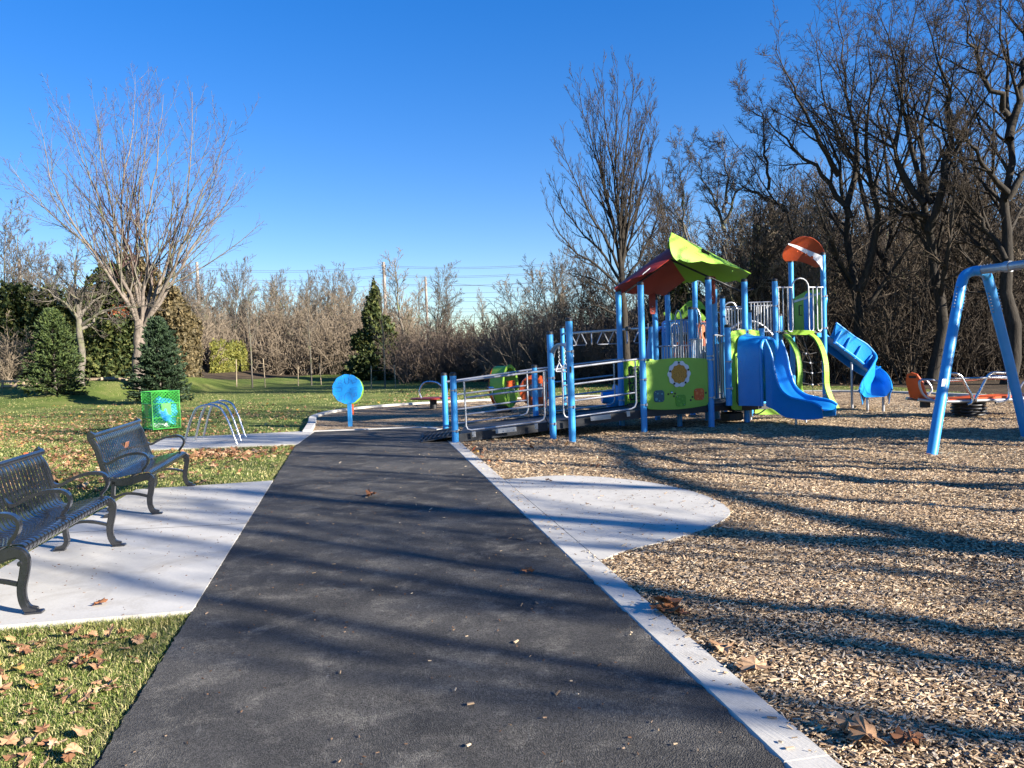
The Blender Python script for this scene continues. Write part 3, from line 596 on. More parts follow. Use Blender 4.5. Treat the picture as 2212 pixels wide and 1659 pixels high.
P_('I', 1448, 890, 17.0, 634); P_('J', 1497, 890, 16.6, 665.7); P_('K', 1549, 905, 15.5, 622); P_('N', 1614, 912, 14.75, 605.3); P_('L', 1507, 885, 17.6, 601.7)
P_('M', 1566, 885, 16.9, 642); P_('R', 1679, 890, 16.5, 604.7); P_('S', 1714, 870, 17.75, 564.5); P_('T', 1783, 875, 17.0, 548); P_('Y', 1410, 880, 17.6, 703); P_('Q', 1622, 900, 16.3, 672, True)
P_('R2', 1688, 880, 17.0, 680)
# short hanging posts beside the wide slide
P_('O', 1575, 873, 14.35, 704, zb=0.38); P_('PP', 1648, 873, 15.0, 706, zb=0.30)
def on(o, *pts): return [V3(*p) for p in pts]
# ---- ramp
A2, C1, F_, A1, B_, E_ = PO['A2'], PO['C1'], PO['F'], PO['A1'], PO['B'], PO['E']
def zramp(x): return float(np.interp(x, [-1.45, -0.95, 2.45], [0.02, 0.12, 0.40]))
ramp = MB(); yn = lambda x: np.interp(x, [-1.0, 2.4], [13.27, 13.82]); yf = lambda x: np.interp(x, [-1.3, 2.2], [14.9, 15.02])
for a, b in ((-0.95, 0.60), (0.62, 2.35)):
    G4 = [[V3(x, y, zramp(x)) for y in np.linspace(yn(x), yf(x), 3)] for x in np.linspace(a, b, 4)]; ramp.sheet(G4, 0.03)
rp = ramp.build('ramp', DECKM, ps)
for sgn, yy in ((0, yn), (1, yf)):
    for a, b in ((-0.95, 0.60), (0.63, 2.35)):
        k = MB(); ya = yy(a) + (-.02 if sgn == 0 else .02); yb = yy(b) + (-.02 if sgn == 0 else .02)
        k.strap([V3(a, ya, zramp(a) - 0.055), V3(b, yb, zramp(b) - 0.055)], (0, 0, 1), 0.15, 0.035); k.build('ramp_beam', DECKM, rp)
k = MB()
for (a, b, y0, y1) in ((-1.62, -0.96, 13.35, 14.85),):
    G4 = [[V3(x - 0.1 * (y - 13.3), y, 0.012 + (x + 1.62) * 0.15) for y in np.linspace(y0, y1, 3)] for x in (a, b)]; k.sheet(G4, 0.012)
    for i in range(8):
        x = a + (b - a) * (i + .5) / 8; k.box((x - 0.08, 14.1, 0.020 + (x + 1.62) * 0.15), (0.02, 1.45, 0.008))
    for j in range(10):
        y = y0 + 0.08 + j * 0.15; k.box(((a + b) / 2 - 0.1 * (y - 13.3), y, 0.018 + 0.05), (0.6, 0.018, 0.007), (1, 0, 0.15), (0, 1, 0))
k.build('ramp_apron', DECKM, rp)
def rail_set(pa, pb, xa, xb, ycorr, far=False):
    """hand rail, two mid rails and a hairpin frame along one side of the ramp"""
    y = lambda x: np.interp(x, [pa[0], pb[0]], [pa[1], pb[1]]) + ycorr
    R_ = lambda x, h: V3(x, y(x), zramp(x) + h); r1, r2 = 0.021, 0.016
    k = MB(); k.tube([R_(xa, 0.93), R_(xb, 0.93)], r1, 10); k.tube([R_(xa, 0.0 + 0.88), R_(xb, 0.88)], r2, 8) if False else None
    k.build('handrail', STEEL, ps)
    u = xb - xa; i0, i1 = xa + 0.16, xb - 0.10
    k = MB(); fr = [R_(i0, 0.91), R_(i0 + 0.01, 0.5), R_(i0 + .01, 0.14), R_(i0 + .035, 0.085), R_(i0 + 0.10, 0.06), R_((i0 + i1) / 2, 0.06), R_(i1 - 0.10, 0.06), R_(i1 - .03, 0.09), R_(i1, 0.16), R_(i1, 0.5), R_(i1, 0.91)]
    k.tube(fr, r2, 8); k.build('rail_frame', STEEL, ps)
    for h in (0.34, 0.63):
        k = MB(); k.tube([R_(i0 + .02, h), R_(i0 + .08, h), R_(i1 - .08, h), R_(i1 - .02, h)], [0.012, r1 * 0.85, r1 * 0.85, 0.012], 8); k.build('rail_bar', STEEL, ps)
    if not far:
        for x, w in ((xa + 0.30, 0.06), (xa + 0.52 * u, 0.36), (xb - 0.26, 0.06)):
            c = R_(x, -0.015) - V3(0, 0.045, 0); k = MB(); k.box(c, (w, 0.012, 0.10 if w < .1 else .085), (1, 0, 0.08), (0, 1, 0), None, 0.004)
            o = k.build('rail_bracket', STEEL, ps); q = MB()
            for dx in ((0,) if w < .1 else (-.14, -.03, .05, .15)): q.cyl(c + V3(dx, -.004, dx * .08 - .01), c + V3(dx, -.016, dx * .08 - .01), 0.011, 8)
            q.build('bolts', STEEL, o)
rail_set(A2, C1, A2[0] + .02, C1[0] - .03, 0.03)
rail_set(C1, F_, C1[0] + .03, F_[0] - .03, 0.03)
rail_set(A1, B_, A1[0] + .02, B_[0] - .05, -0.02, True)
rail_set(B_, E_, B_[0] + .05, E_[0] - .03, -0.02, True)
# ---- arch with hanging handles between C1 and C2
def arch_pts(a, b, z0, rise, n=12): return [a + (b - a) * (0.5 - 0.5 * math.cos(math.pi * i / n)) + V3(0, 0, z0 + rise * math.sin(math.pi * i / n)) for i in range(n + 1)]
a_, b_ = PO['C1'], PO['C2']; z0 = zof(a_[0], a_[1], 772)
for dx in (0, 0.05):
    k = MB(); k.tube([p + V3(dx, 0, 0) for p in arch_pts(a_, b_, z0, 0.22)], 0.021, 10); arc = k.build('arch_bar', STEEL, ps)
for i, (tt, ln) in enumerate(((0.36, 0.30), (0.66, 0.30))):
    c = a_ + (b_ - a_) * tt + V3(0.03, 0, z0 + 0.20); k = MB(); k.box(c - V3(0, 0, .03), (0.03, 0.02, 0.06), bev=0.004)
    for j in range(6):
        q = c - V3(0, 0, 0.07 + j * 0.038); w = V3(0.010, 0, 0) if j % 2 else V3(0, 0.010, 0)
        k.tube([q + w + V3(0, 0, .016), q + w * 1.0 - V3(0, 0, .016), q - V3(0, 0, .024), q - w - V3(0, 0, .016), q - w + V3(0, 0, .016), q + V3(0, 0, .024)], 0.0035, 6, closed=True)
    k.build('chain', STEEL, arc)
    h = c - V3(0, 0, 0.29); k = MB(); k.tube([h, h + V3(-.035, 0, -.07), h + V3(-.062, 0, -.13), h + V3(-.055, 0, -.15), h + V3(.055, 0, -.15), h + V3(.062, 0, -.13), h + V3(.035, 0, -.07)], 0.0115, 8, closed=True); k.build('hand_ring', WHITEM, arc)
k = MB(); k.box(b_ + V3(0.0, -.062, zof(b_[0], b_[1], 798)), (0.03, 0.012, 0.10), bev=.003); k.build('rail_bracket', BLACK, ps)
# ---- main deck
dk = MB(); zD = 0.42
dpl = [(F_ + V3(.0, .05, 0))[:2], (PO['G'] + V3(0, .05, 0))[:2], (PO['N'] + V3(0, .05, 0))[:2], PO['K'][:2] + np.array([.1, .2]), PO['H'][:2], (E_ + V3(.1, 0, 0))[:2]]
dk.plate([tuple(p) for p in dpl], (0, 0, zD - 0.02), (1, 0, 0), (0, 1, 0), 0.045, (0, 0, 1)); deck = dk.build('deck', DECKM, ps)
for a, b in ((0, 1), (1, 2), (5, 0)):
    k = MB(); p, q = V3(*dpl[a], zD - 0.09), V3(*dpl[b], zD - 0.09); k.strap([p, q], (0, 0, 1), 0.11, 0.04); k.build('deck_beam', BLACK, deck)
for x, y in ((3.2, 14.75), (3.9, 15.4)): post((x, y), zD - 0.04, 0.05, False, name='support_leg')
# ---- front activity panel between F and G
def rrect(w, h, r, n=5, bulge=0.0):
    out = []
    for cx_, cy_, a0 in ((w / 2 - r, h / 2 - r, 0), (-w / 2 + r, h / 2 - r, 90), (-w / 2 + r, -h / 2 + r, 180), (w / 2 - r, -h / 2 + r, 270)):
        for i in range(n + 1):
            a = math.radians(a0 + 90 * i / n); out.append((cx_ + r * math.cos(a), cy_ + r * math.sin(a)))
        if a0 == 0 and bulge:
            for t in (0.25, 0.5, 0.75): out.append(((w / 2 - r) * (1 - 2 * t), h / 2 + bulge * math.sin(math.pi * t)))
        if a0 == 180 and bulge:
            for t in (0.25, 0.5, 0.75): out.append((-(w / 2 - r) * (1 - 2 * t), -h / 2 - bulge * math.sin(math.pi * t)))
    return out
def circ(r, n=32, k=0, amp=0.0): return [((r + amp * math.cos(k * 2 * math.pi * i / n)) * math.cos(2 * math.pi * i / n), (r + amp * math.cos(k * 2 * math.pi * i / n)) * math.sin(2 * math.pi * i / n)) for i in range(n)]
G_ = PO['G']; c = (F_ + G_) / 2; ux = unit(G_ - F_); nrm = unit(np.cross(ux, V3(0, 0, 1))); wP = np.linalg.norm(G_ - F_) - 0.13
z_lo, z_hi = zof(c[0], c[1], 880), zof(c[0], c[1], 777); hP = z_hi - z_lo; O0 = V3(c[0], c[1], (z_lo + z_hi) / 2)
UZ = V3(0, 0, 1)
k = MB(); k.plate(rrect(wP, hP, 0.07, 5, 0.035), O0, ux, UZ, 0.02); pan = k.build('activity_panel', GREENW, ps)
sgn = 1 if nrm[1] < 0 else -1; fn = nrm * sgn
def onp(u, v, d=0.012): return O0 + ux * u * wP + UZ * v * hP + fn * d
def chip_(outline, u, v, th, mat, name, parent=pan, d=0.014): q = MB(); q.plate(outline, onp(u, v, d), ux, UZ, th); return q.build(name, mat, parent)
pc = (0.02, 0.20)
q = MB(); q.ring([(a * 1.0, b) for a, b in circ(0.235, 60, 10, 0.012)], circ(0.172, 60, 10, -0.008), onp(*pc, 0.02), ux, UZ, 0.018); port = q.build('porthole', WHITEM, pan)
chip_(circ(0.178, 40), *pc, 0.004, AMBER, 'honeycomb_pane', port, 0.014)
for i in range(5):
    a = 0.35 + i * 2 * math.pi / 5; q = MB(); p = onp(*pc, .03) + ux * 0.205 * math.cos(a) + UZ * 0.205 * math.sin(a); q.cyl(p, p + fn * 0.008, 0.02, 10); q.build('bolts', BLACK, port)
for (u, v, m1, m2, sq) in ((-0.31, -0.24, TEAL, TEAL2, [(-.03, .05, .03), (.06, .04, .03), (-.06, -.05, .05), (.0, -.085, .03)]), (0.04, -0.36, GRN2, GRN3, [(-.03, .06, .03), (.03, .03, .03), (-.04, -.01, .03), (.06, -.05, .03), (.0, -.08, .045), (-.06, .0, .02)]), (0.345, -0.25, ORANGE, ORG2, [(.05, .06, .05), (-.05, .02, .05), (.02, -.01, .03), (.06, .0, .03), (-.03, -.08, .03)])):
    t_ = chip_(rrect(.215, .215, .055), u, v, .012, m1, 'tile', pan, .016)
    for (dx, dy, s) in sq: q = MB(); q.plate(rrect(s, s, s * .25, 2), onp(u, v, .024) + ux * dx + UZ * dy, ux, UZ, .006); q.build('tile_dot', m2, t_)
    for (dx, dy) in ((-.075, .075), (.075, -.075)): q = MB(); q.ball(onp(u, v, .024) + ux * dx + UZ * dy, .009, 8); q.build('bolts', STEEL, t_)
for (u, v) in ((-.16, -.21), (-.05, -.205), (-.07, -.26), (.235, -.30), (.205, -.365), (.46, -.23)): chip_(rrect(.034, .034, .008, 2), u, v, .004, BLACK, 'peg_hole')
for (u, v) in ((-.455, -.315), (-.405, -.355)): chip_(rrect(.034, .034, .008, 2), u, v, .004, LIME, 'peg_hole')
q = MB(); q.ball(onp(-.11, -.18, .02), .028, 10); q.build('knob', CHROME, pan)
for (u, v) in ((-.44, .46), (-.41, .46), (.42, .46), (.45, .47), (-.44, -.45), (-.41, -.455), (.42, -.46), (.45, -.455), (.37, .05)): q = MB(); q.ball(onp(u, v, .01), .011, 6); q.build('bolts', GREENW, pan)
for s in (-1, 1):
    q = MB(); q.box(O0 + ux * s * (wP / 2 + .012), (.012, .03, hP * .86), ux, fn); q.build('panel_clamp', STEEL, pan)
# ---- pictogram panel between E and H
H_ = PO['H']; c2 = (E_ * 0.98 + H_ * 1.02) / 2; ux2 = unit(H_ - E_); w2 = np.linalg.norm(H_ - E_) - .14; zl, zh = zof(c2[0], c2[1], 874), zof(c2[0], c2[1], 778); h2 = zh - zl
O2 = V3(c2[0], c2[1], (zl + zh) / 2); fn2 = unit(np.cross(ux2, UZ)); fn2 = fn2 if fn2[1] < 0 else -fn2
k = MB(); k.plate(rrect(w2, h2, .06, 5, .03), O2, ux2, UZ, .02); pan2 = k.build('matching_panel', LIME, ps)
BW, BH = w2 * 0.72, h2 * 0.74
q = MB(); q.plate(rrect(BW, BH, .01, 2), O2 + fn2 * .013, ux2, UZ, .008); bd = q.build('backing_board', BLACK, pan2)
for r_ in range(4):
    for c_ in range(4):
        p = O2 + fn2 * .022 + ux2 * ((c_ - 1.5) * BW / 4) + UZ * ((1.5 - r_) * BH / 4.1)
        q = MB(); q.plate([(a * .80, b) for a, b in circ(BH / 9.3, 18)], p, ux2, UZ, .012); d = q.build('picture_disc', LIME, bd)
        q = MB(); s = BH / 9.3; kind = (r_ * 3 + c_ * 5) % 4; pp = p + fn2 * .009
        if kind == 0: q.plate([(a * .3, b * .7) for a, b in circ(s, 10)], pp, ux2, UZ, .004); q.plate([(-.6 * s, .1 * s), (0, .3 * s), (.6 * s, .1 * s), (.55 * s, -.1 * s), (0, 0), (-.55 * s, -.1 * s)], pp + fn2 * .003, ux2, UZ, .003)
        elif kind == 1: q.plate([(-.5 * s, -.5 * s), (-.1 * s, .1 * s), (-.2 * s, .6 * s), (.25 * s, .3 * s), (.55 * s, .5 * s), (.3 * s, -.1 * s), (0, -.4 * s)], pp, ux2, UZ, .004)
        elif kind == 2: q.plate([(a * .45 + .2 * s * b / s, b * .55) for a, b in circ(s, 12, 4, s * .2)], pp, ux2, UZ, .004)
        else: q.plate([(-.08 * s, -.6 * s), (.08 * s, -.6 * s), (.1 * s, 0), (.5 * s, .5 * s), (.0, .3 * s), (-.45 * s, .55 * s), (-.1 * s, 0)], pp, ux2, UZ, .004)
        q.build('picture', BLACK, d)
    q = MB(); p = O2 + fn2 * .02 + UZ * ((1.0 - r_) * BH / 4.1); q.box(p, (BW * 1.08, .014, .02), ux2, fn2); q.build('roller_bar', BLACK, bd)
# ---- roof: two leaf shaped vaults
def vault(name, r0, r1, fwd_dir, wf, wb, R, mat, s_n=28, th=0.014):
    r0 = V3(*r0); r1 = V3(*r1); fd = unit(V3(*fwd_dir)); ax = unit(r1 - r0); dn = unit(np.cross(fd, ax)); dn = dn if dn[2] < 0 else -dn
    out = []
    G4 = []
    us = np.linspace(-1, 1, 19)
    for s in np.linspace(0, 1, s_n):
        row = []
        for u in us:
            fw_ = wf if u > 0 else wb; ws, we = fw_(s, 0.0), fw_(s); q_ = abs(u); wd_ = ws * q_ if q_ < .8 else ws * .8 + (we - ws * .8) * (q_ - .8) / .2; th_ = wd_ / R
            row.append(r0 + (r1 - r0) * s + fd * (R * math.sin(th_) * (1 if u > 0 else -1)) + dn * (R * (1 - math.cos(th_))))
        G4.append(row)
    k = MB(); k.sheet(G4, th); o = k.build(name, mat, roof)
    return o
rk0, rk1 = at(1449, 504, 14.95), at(1620, 592, 15.35); rr0, rr1 = at(1441, 538, 14.95), at(1326, 622, 14.75)
roof = MB(); roof.tube([at(1447, 560, 14.95), at(1600, 630, 15.2)], 0.02, 8); roof.tube([at(1436, 570, 14.95), at(1350, 632, 14.8)], .02, 8); roof = roof.build('roof', BLACK, ps)
def leafw(wmax, tip, sc=7, a=0.34):
    def f(s, on=1.0):
        b = wmax * (math.sin(math.pi / 2 * min(1, s / a)) ** 0.75) if s < a else wmax + (tip - wmax) * ((s - a) / (1 - a)) ** 1.15
        if s > a: ph = ((s - a) / (1 - a) * (sc / 2.0)) % 1.0; b -= on * 0.06 * wmax * (1 - math.sin(math.pi * ph)) * (1 if s < .97 else 2)
        return max(b, 0.06)
    return f
gfw = lambda s, on=1.0: .30 + .66 * math.sqrt(max(0, 1 - (1 - s / .2) ** 2)) if s < .2 else leafw(.96, 0.12, 7, .2)(s, on)
gbw = lambda s, on=1.0: .22 + .90 * math.sqrt(max(0, 1 - (1 - s / .4) ** 2)) if s < .4 else leafw(1.12, 0.5)(s, on)
gs = vault('roof_sheet', rk0, rk1, (-0.15, -0.98, 0), gfw, gbw, 0.80, LIME, 60)
rs = vault('roof_sheet', rr0, rr1, (-0.15, -0.98, 0), lambda s, on=1.0: leafw(0.66, 0.20)(max(s, .35), on), lambda s, on=1.0: leafw(1.22, 0.45)(max(s, .35), on), 0.85, RED, 60)
rs['label'] = 'dark red drooping roof leaf'; gs['label'] = 'bright lime green roof leaf'
k = MB(); p = at(1523, 548, 14.55); k.plate([(-.10, .02), (-.085, .05), (0, .035), (.09, .03), (.07, .0), (.10, -.03), (.02, -.02), (-.07, -.035)], p + V3(0, -.035, .02), (0.9, 0.1, -.42), (0.3, -0.5, .6), .006); k.build('leaf_cutout', BLACK, gs)
k = MB(); p = at(1401, 590, 14.2); k.plate([(-.09, -.02), (.08, .015), (.09, .035), (-.07, .005)], at(1396, 587, 14.12), (0.75, 0.1, .42), (0, -0.3, 1), .005); k.build('label_sticker', WHITEM, rs)
def sheet_bolts(o, r0, r1, fd, mat):
    k = MB(); fd = unit(V3(*fd)); ax = unit(r1 - r0); dn = unit(np.cross(fd, ax)); dn = dn if dn[2] < 0 else -dn
    for s in (0.22, 0.5, 0.78):
        for w in (0.25, 0.55): t_ = w / .82; p = r0 + (r1 - r0) * s + fd * .82 * math.sin(t_) + dn * .82 * (1 - math.cos(t_)); k.ball(p + fd * .006, .014, 6)
    k.build('bolts', mat, o)
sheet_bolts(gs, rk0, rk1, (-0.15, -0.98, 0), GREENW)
for key, px0, py0, px1, py1, y in (('H', 1405, 600, 1420, 650, 15.9), ('K', 1520, 592, 1543, 628, 15.4)):
    p = PO[key]; k = MB(); zt = PO[key + 'z']; f_ = V3(-.06, -.07, 0)
    k.plate([(-.06, -.28), (-.045, -.32), (.045, -.32), (.06, -.28), (.065, .1), (.08, .22), (-.10, .24), (-.08, .1)], V3(p[0], p[1], zt - .0) + f_, (1, .2, 0), UZ, .02); o = k.build('roof_bracket', RED, roof)
    q = MB(); [q.ball(V3(p[0], p[1], zt + dz) + f_ + V3(0, -.014, 0), .013, 8) for dz in (-.17, -.26)]; q.build('bolts', STEEL, o)
for key, hh in ():
    p = PO[key]; zt = PO[key + 'z']; k = MB(); k.plate([(-.05, -.12), (.05, -.12), (.05, 0), (.10, hh), (-.10, hh), (-.05, 0)], V3(p[0] + .02, p[1] + .10, zt), (1, .2, 0), UZ, .018); k.build('roof_bracket', RED, roof)
# ---- barriers with upright bars
def barrier(pa, pb, zt, zb, n=10, arch=None, parent=ps, r=0.011, top_r=0.016, name='barrier', archrise=.22):
    """pa,pb plan points; zt,zb heights; arch=(i0,i1) fractions with a raised hoop"""
    pa = V3(pa[0], pa[1], 0); pb = V3(pb[0], pb[1], 0); k = MB(); L = lambda t, z: pa + (pb - pa) * t + V3(0, 0, z)
    if arch:
        a, b = arch; k.tube([L(0, zt), L(a, zt)], top_r, 8); k.tube([L(b, zt), L(1, zt)], top_r, 8)
        m_ = (a + b) / 2; hw = (b - a) / 2; pts = [L(a, zb), L(a, zt)] + [L(m_ - hw * math.cos(math.pi * i / 8), zt + archrise * math.sin(math.pi * i / 8)) for i in range(1, 8)] + [L(b, zt), L(b, zb)]; k.tube(pts, top_r, 8)
    else: k.tube([L(0, zt), L(1, zt)], top_r, 8)
    k.tube([L(0, zb), L(1, zb)], top_r * .9, 8)
    o = k.build(name, STEEL, parent)
    q = MB()
    for i in range(n):
        t_ = (i + .7) / (n + .4); q.tube([L(t_, zb), L(t_, zt)], r, 6)
    q.build('upright_bars', STEEL, o); return o
def bar_px(x0, y0, d0, x1, y1, d1, ybot, n=8, arch=None, **kw):
    a = at(x0, y0, d0); b = at(x1, y1, d1); zt = (a[2] + b[2]) / 2; m_ = (a + b) / 2; zb = zof(m_[0], m_[1], ybot); return barrier(a, b, zt, zb, n, arch, **kw)
bar_px(1441, 695, 17.0, 1488, 690, 16.65, 800, 9, (.38, .66))
bar_px(1425, 748, 16.0, 1491, 746, 16.5, 800, 11)
bar_px(1440, 722, 17.2, 1505, 716, 17.7, 800, 9, (.1, .45))
bar_px(1491, 734, 16.55, 1532, 730, 14.6, 850, 10, (.5, .92), archrise=.3)
bar_px(1490, 700, 17.5, 1530, 696, 17.5, 790, 4, (.05, .6), archrise=.35)
bar_px(1559, 664, 16.9, 1604, 662, 17.0, 712, 7); bar_px(1556, 670, 17.9, 1604, 666, 18.0, 740, 7)
bar_px(1617, 654, 16.5, 1669, 652, 16.5, 717, 7); bar_px(1619, 662, 17.8, 1669, 659, 17.8, 750, 9)
bar_px(1505, 678, 18.2, 1562, 674, 18.2, 760, 6)
bar_px(1531, 728, 14.45, 1572, 724, 14.75, 862, 6, (.15, .6), archrise=.02)
bar_px(1545, 740, 15.6, 1575, 742, 15.6, 862, 5)
bar_px(1569, 726, 16.2, 1640, 717, 16.2, 735, 4)
# tight hairpin handles right of post G
for x0, x1, yt, yb, d in ((1549, 1559, 742, 845, 14.5), (1536, 1541, 735, 840, 14.45)):
    a, b = at(x0, yt, d), at(x1, yt, d); a2, b2 = at(x0 + 3, yb, d), at(x1 + 3, yb, d); k = MB(); mid = (a2 + b2) / 2 - UZ * .045
    k.tube([a, a2, a2 * .7 + mid * .3 - UZ * .02, mid, b2 * .7 + mid * .3 - UZ * .02, b2, b], .012, 8); k.build('grab_bar', STEEL, ps)
# ---- wide blue slide with its entry panel
Op, Pp = PO['O'], PO['PP']; uxs = unit(Pp - Op); c3 = (Op + Pp) / 2; zl, zh = zof(c3[0], c3[1], 882), zof(c3[0], c3[1], 715)
k = MB(); k.plate(rrect(np.linalg.norm(Pp - Op) - .10, zh - zl, .07, 5, .03), V3(c3[0], c3[1], (zl + zh) / 2) + V3(0.02, .03, 0), uxs, UZ, .022); spn = k.build('slide_panel', LIME, ps)
k = MB(); q0 = V3(Op[0] + .22, Op[1] + .12, 0); k.tube([at(1603, 767, 14.5), at(1593, 768, 14.48), at(1591, 775, 14.48), at(1592, 868, 14.48), at(1596, 875, 14.48), at(1606, 876, 14.5)], .009, 6); k.build('grab_bar', BLACK, spn)
# lower deck skirts under the slide
k = MB(); k.box((4.42, 15.05, .30), (.85, .8, .10), (1, .42, 0), (-.42, 1, 0)); k.box((4.2, 14.75, .14), (.32, .3, .16), (1, .42, 0), (-.42, 1, 0), None, .02); k.build('lower_deck', BLACK, ps)
for x, y in ((4.15, 15.2), (4.55, 15.3), (4.75, 15.35)): k = MB(); k.tube([(x, y, -.05), (x, y, .28)], .03, 10); k.build('support_leg', STEEL, ps)
def chute(stations, name, parent, mat, th=0.028, nseg=14, flare=0.06, skirt=.09, zs=lambda q: 9.0):
    """stations: (centre point of bed, half width, wall height left, wall height right, lateral dir)"""
    keys = ['p', 'w', 'hl', 'hr', 'lat']; S = []
    A = [np.concatenate([V3(*s[0]), [s[1], s[2], s[3]], unit(s[4])]) for s in stations]; A = crs(A, 6)
    G4 = []
    for i, a in enumerate(A):
        p = a[:3]; w, hl, hr = a[3:6]; lat = unit(a[6:9]); nx = A[min(i + 1, len(A) - 1)][:3] - A[max(i - 1, 0)][:3]; t_ = unit(nx); up = unit(np.cross(lat, t_)); up = up if up[2] > 0 else -up
        up = unit(up * .3 + UZ * .7)
        row = []
        for j in range(nseg + 1):
            q = j / nseg * 2 - 1; aq = abs(q); s = -1 if q < 0 else 1; h = hl if q < 0 else hr
            if aq < .5: x = aq / .5 * .78 * w; z = 0.02 * (aq / .5) ** 2 * w
            else: f = (aq - .5) / .5; x = w * (.78 + .22 * math.sin(f * math.pi / 2)) + flare * f ** 3; z = .005 + h * (1 - math.cos(f * math.pi / 2)) * .35 + h * f * .65
            row.append(p + lat * s * x + up * z)
        G4.append(row)
    k = MB(); k.sheet(G4, -th); 
    for e in (0, -1):
        Sk = [[g[e] + (g[e] - g[nseg // 2]) * .02, (g[e] * .9 + g[nseg // 2] * .1) * np.array([1, 1, 0]) + UZ * (g[nseg // 2][2] * .55 + g[e][2] * .45), (g[e] * .80 + g[nseg // 2] * .20) * np.array([1, 1, 0]) + UZ * min(g[nseg // 2][2] - skirt, zs(gi / len(G4)))] for gi, g in enumerate(G4)]
        k.sheet(Sk if e == 0 else Sk[::-1], .012)
    # rolled lips
    for e in (0, -1): k.tube([g[e] for g in G4], .024, 8)
    return k.build(name, mat, parent)
lat = uxs
hdg = unit(V3(.71, -.70, 0)); latS = unit(V3(.70, .71, 0)); o0 = V3(4.50, 14.70, 0)
def stn(d, z, w, hl, hr, turn=0.0): p = o0 + hdg * d + latS * turn; return ((p[0], p[1], z), w, hl, hr, latS)
st = [stn(.36, .92, .27, .68, .66), stn(.46, .78, .27, .62, .58), stn(.58, .60, .27, .46, .42), stn(.74, .44, .27, .28, .27), stn(.95, .345, .28, .20, .20), stn(1.2, .31, .28, .17, .17, .01), stn(1.42, .30, .28, .13, .13, .03), stn(1.54, .285, .28, .07, .07, .04)]
sl = chute(st, 'slide', ps, BLUE_PL, zs=lambda q: float(np.interp(q, [0, .3, .5, .7, 1], [.36, .28, .17, .13, .18])))
k = MB(); arch = [(-.31, .36), (-.315, .8), (-.32, 1.2), (-.31, 1.45), (-.26, 1.58), (-.15, 1.64), (0, 1.66), (.15, 1.64), (.26, 1.58), (.31, 1.45), (.32, 1.2), (.315, .8), (.31, .40)]; ac = [np.array(a) for a in crs([V3(a, b, 0) for a, b in arch], 3)]
G4 = []
for d, sx, dz in ((.0, 1.14, .05), (.04, 1.12, .05), (.10, 1.03, .02), (.24, 1.0, 0), (.36, 1.0, -.01), (.44, .97, -.05)): G4.append([o0 + hdg * d + latS * a[0] * sx + UZ * (a[1] + dz * (a[1] > 1)) for a in ac])
k.sheet(G4, .02); k.tube(G4[-1], .032, 8); k.build('slide_hood', BLUE_PL, sl)
for px, py in ((1720, 921), (1741, 914)): g = gp(px, py); k = MB(); k.tube([(g[0], g[1], -.05), (g[0], g[1] + .02, .26)], .022, 10); k.build('slide_leg', STEEL, sl)
# ---- tower
R_, S_, T_ = PO['R'], PO['S'], PO['T']; zT = zof(R_[0], R_[1], 716)
k = MB(); dp = [tuple(R_[:2]), tuple(T_[:2]), tuple(S_[:2] + (.1, .1)), tuple(R_[:2] + (.35, 1.1))]; k.plate(dp, (0, 0, zT - .03), (1, 0, 0), (0, 1, 0), .06, (0, 0, 1)); td = k.build('tower_deck', BLACK, ps)
u_ = unit(T_ - R_); Lr = np.linalg.norm((T_ - R_)[:2]); zr = zof(R_[0], R_[1], 655.5); k = MB()
zrt = zr + 0.56
def TP(t_, z): return V3(R_[0] + (T_[0] - R_[0]) * t_, R_[1] + (T_[1] - R_[1]) * t_ - .03, z)
zta = zof(*TP(.2, 0)[:2], 621); zba = zof(*TP(.2, 0)[:2], 717)
k.tube([TP(.02, zta), TP(.33, zta)], .017, 8); k.tube([TP(.68, zta), TP(.98, zta)], .017, 8)
k.tube([TP(.335, zba + .1)] + [TP(.335, zta)] + [TP(.505 - .17 * math.cos(math.pi * i / 8), zta + .20 * math.sin(math.pi * i / 8)) for i in range(1, 8)] + [TP(.675, zta), TP(.675, zba + .1)], .017, 8)
gr = k.build('barrier', STEEL, ps)
for a, b in ((.06, .15), (.245, .335), (.675, .765), (.85, .94)):
    q = MB(); q.tube([TP(a, zta), TP(a, zba + .07), TP(a + .008, zba + .02), TP((a + b) / 2, zba), TP(b - .008, zba + .02), TP(b, zba + .07), TP(b, zta)], .014, 8); q.build('hairpin_bar', STEEL, gr)
# tower entry panel S-T with slide opening
pS, pT = S_ + V3(.03, -.03, 0), T_ + V3(-.03, .03, 0); ux4 = unit(pT - pS); c4 = (pS + pT) / 2; w4 = np.linalg.norm(pT - pS) - .04; zl, zh = zT - .02, zof(c4[0], c4[1], 628); fn4 = unit(np.cross(ux4, UZ)); fn4 = fn4 if fn4[1] < 0 else -fn4
k = MB(); hh = zh - zl; out = [(w4 / 2, -hh / 2), (w4 / 2, hh / 2), (0, hh / 2 + .0), (-w4 / 2, hh / 2 - .14), (-w4 / 2, -hh / 2)]; O4 = V3(c4[0], c4[1], (zl + zh) / 2)
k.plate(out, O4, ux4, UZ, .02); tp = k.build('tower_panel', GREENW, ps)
k = MB(); k.plate([(a * .7, b * 1.0) for a, b in rrect(.40, .95, .19, 8)], O4 + fn4 * .015 - UZ * .06 + ux4 * .06, ux4, UZ, .012); dh = k.build('slide_opening', BLUE_PL, tp)
for s in (-1, 1):
    q = MB(); p = O4 + fn4 * .03 + UZ * .03 + ux4 * (.06 + s * .20); q.tube([p + UZ * .11, p + UZ * .11 + fn4 * .04 + ux4 * s * .03, p - UZ * .11 + fn4 * .04 + ux4 * s * .03, p - UZ * .11], .013, 6); q.build('grab_handle', BLACK, tp)
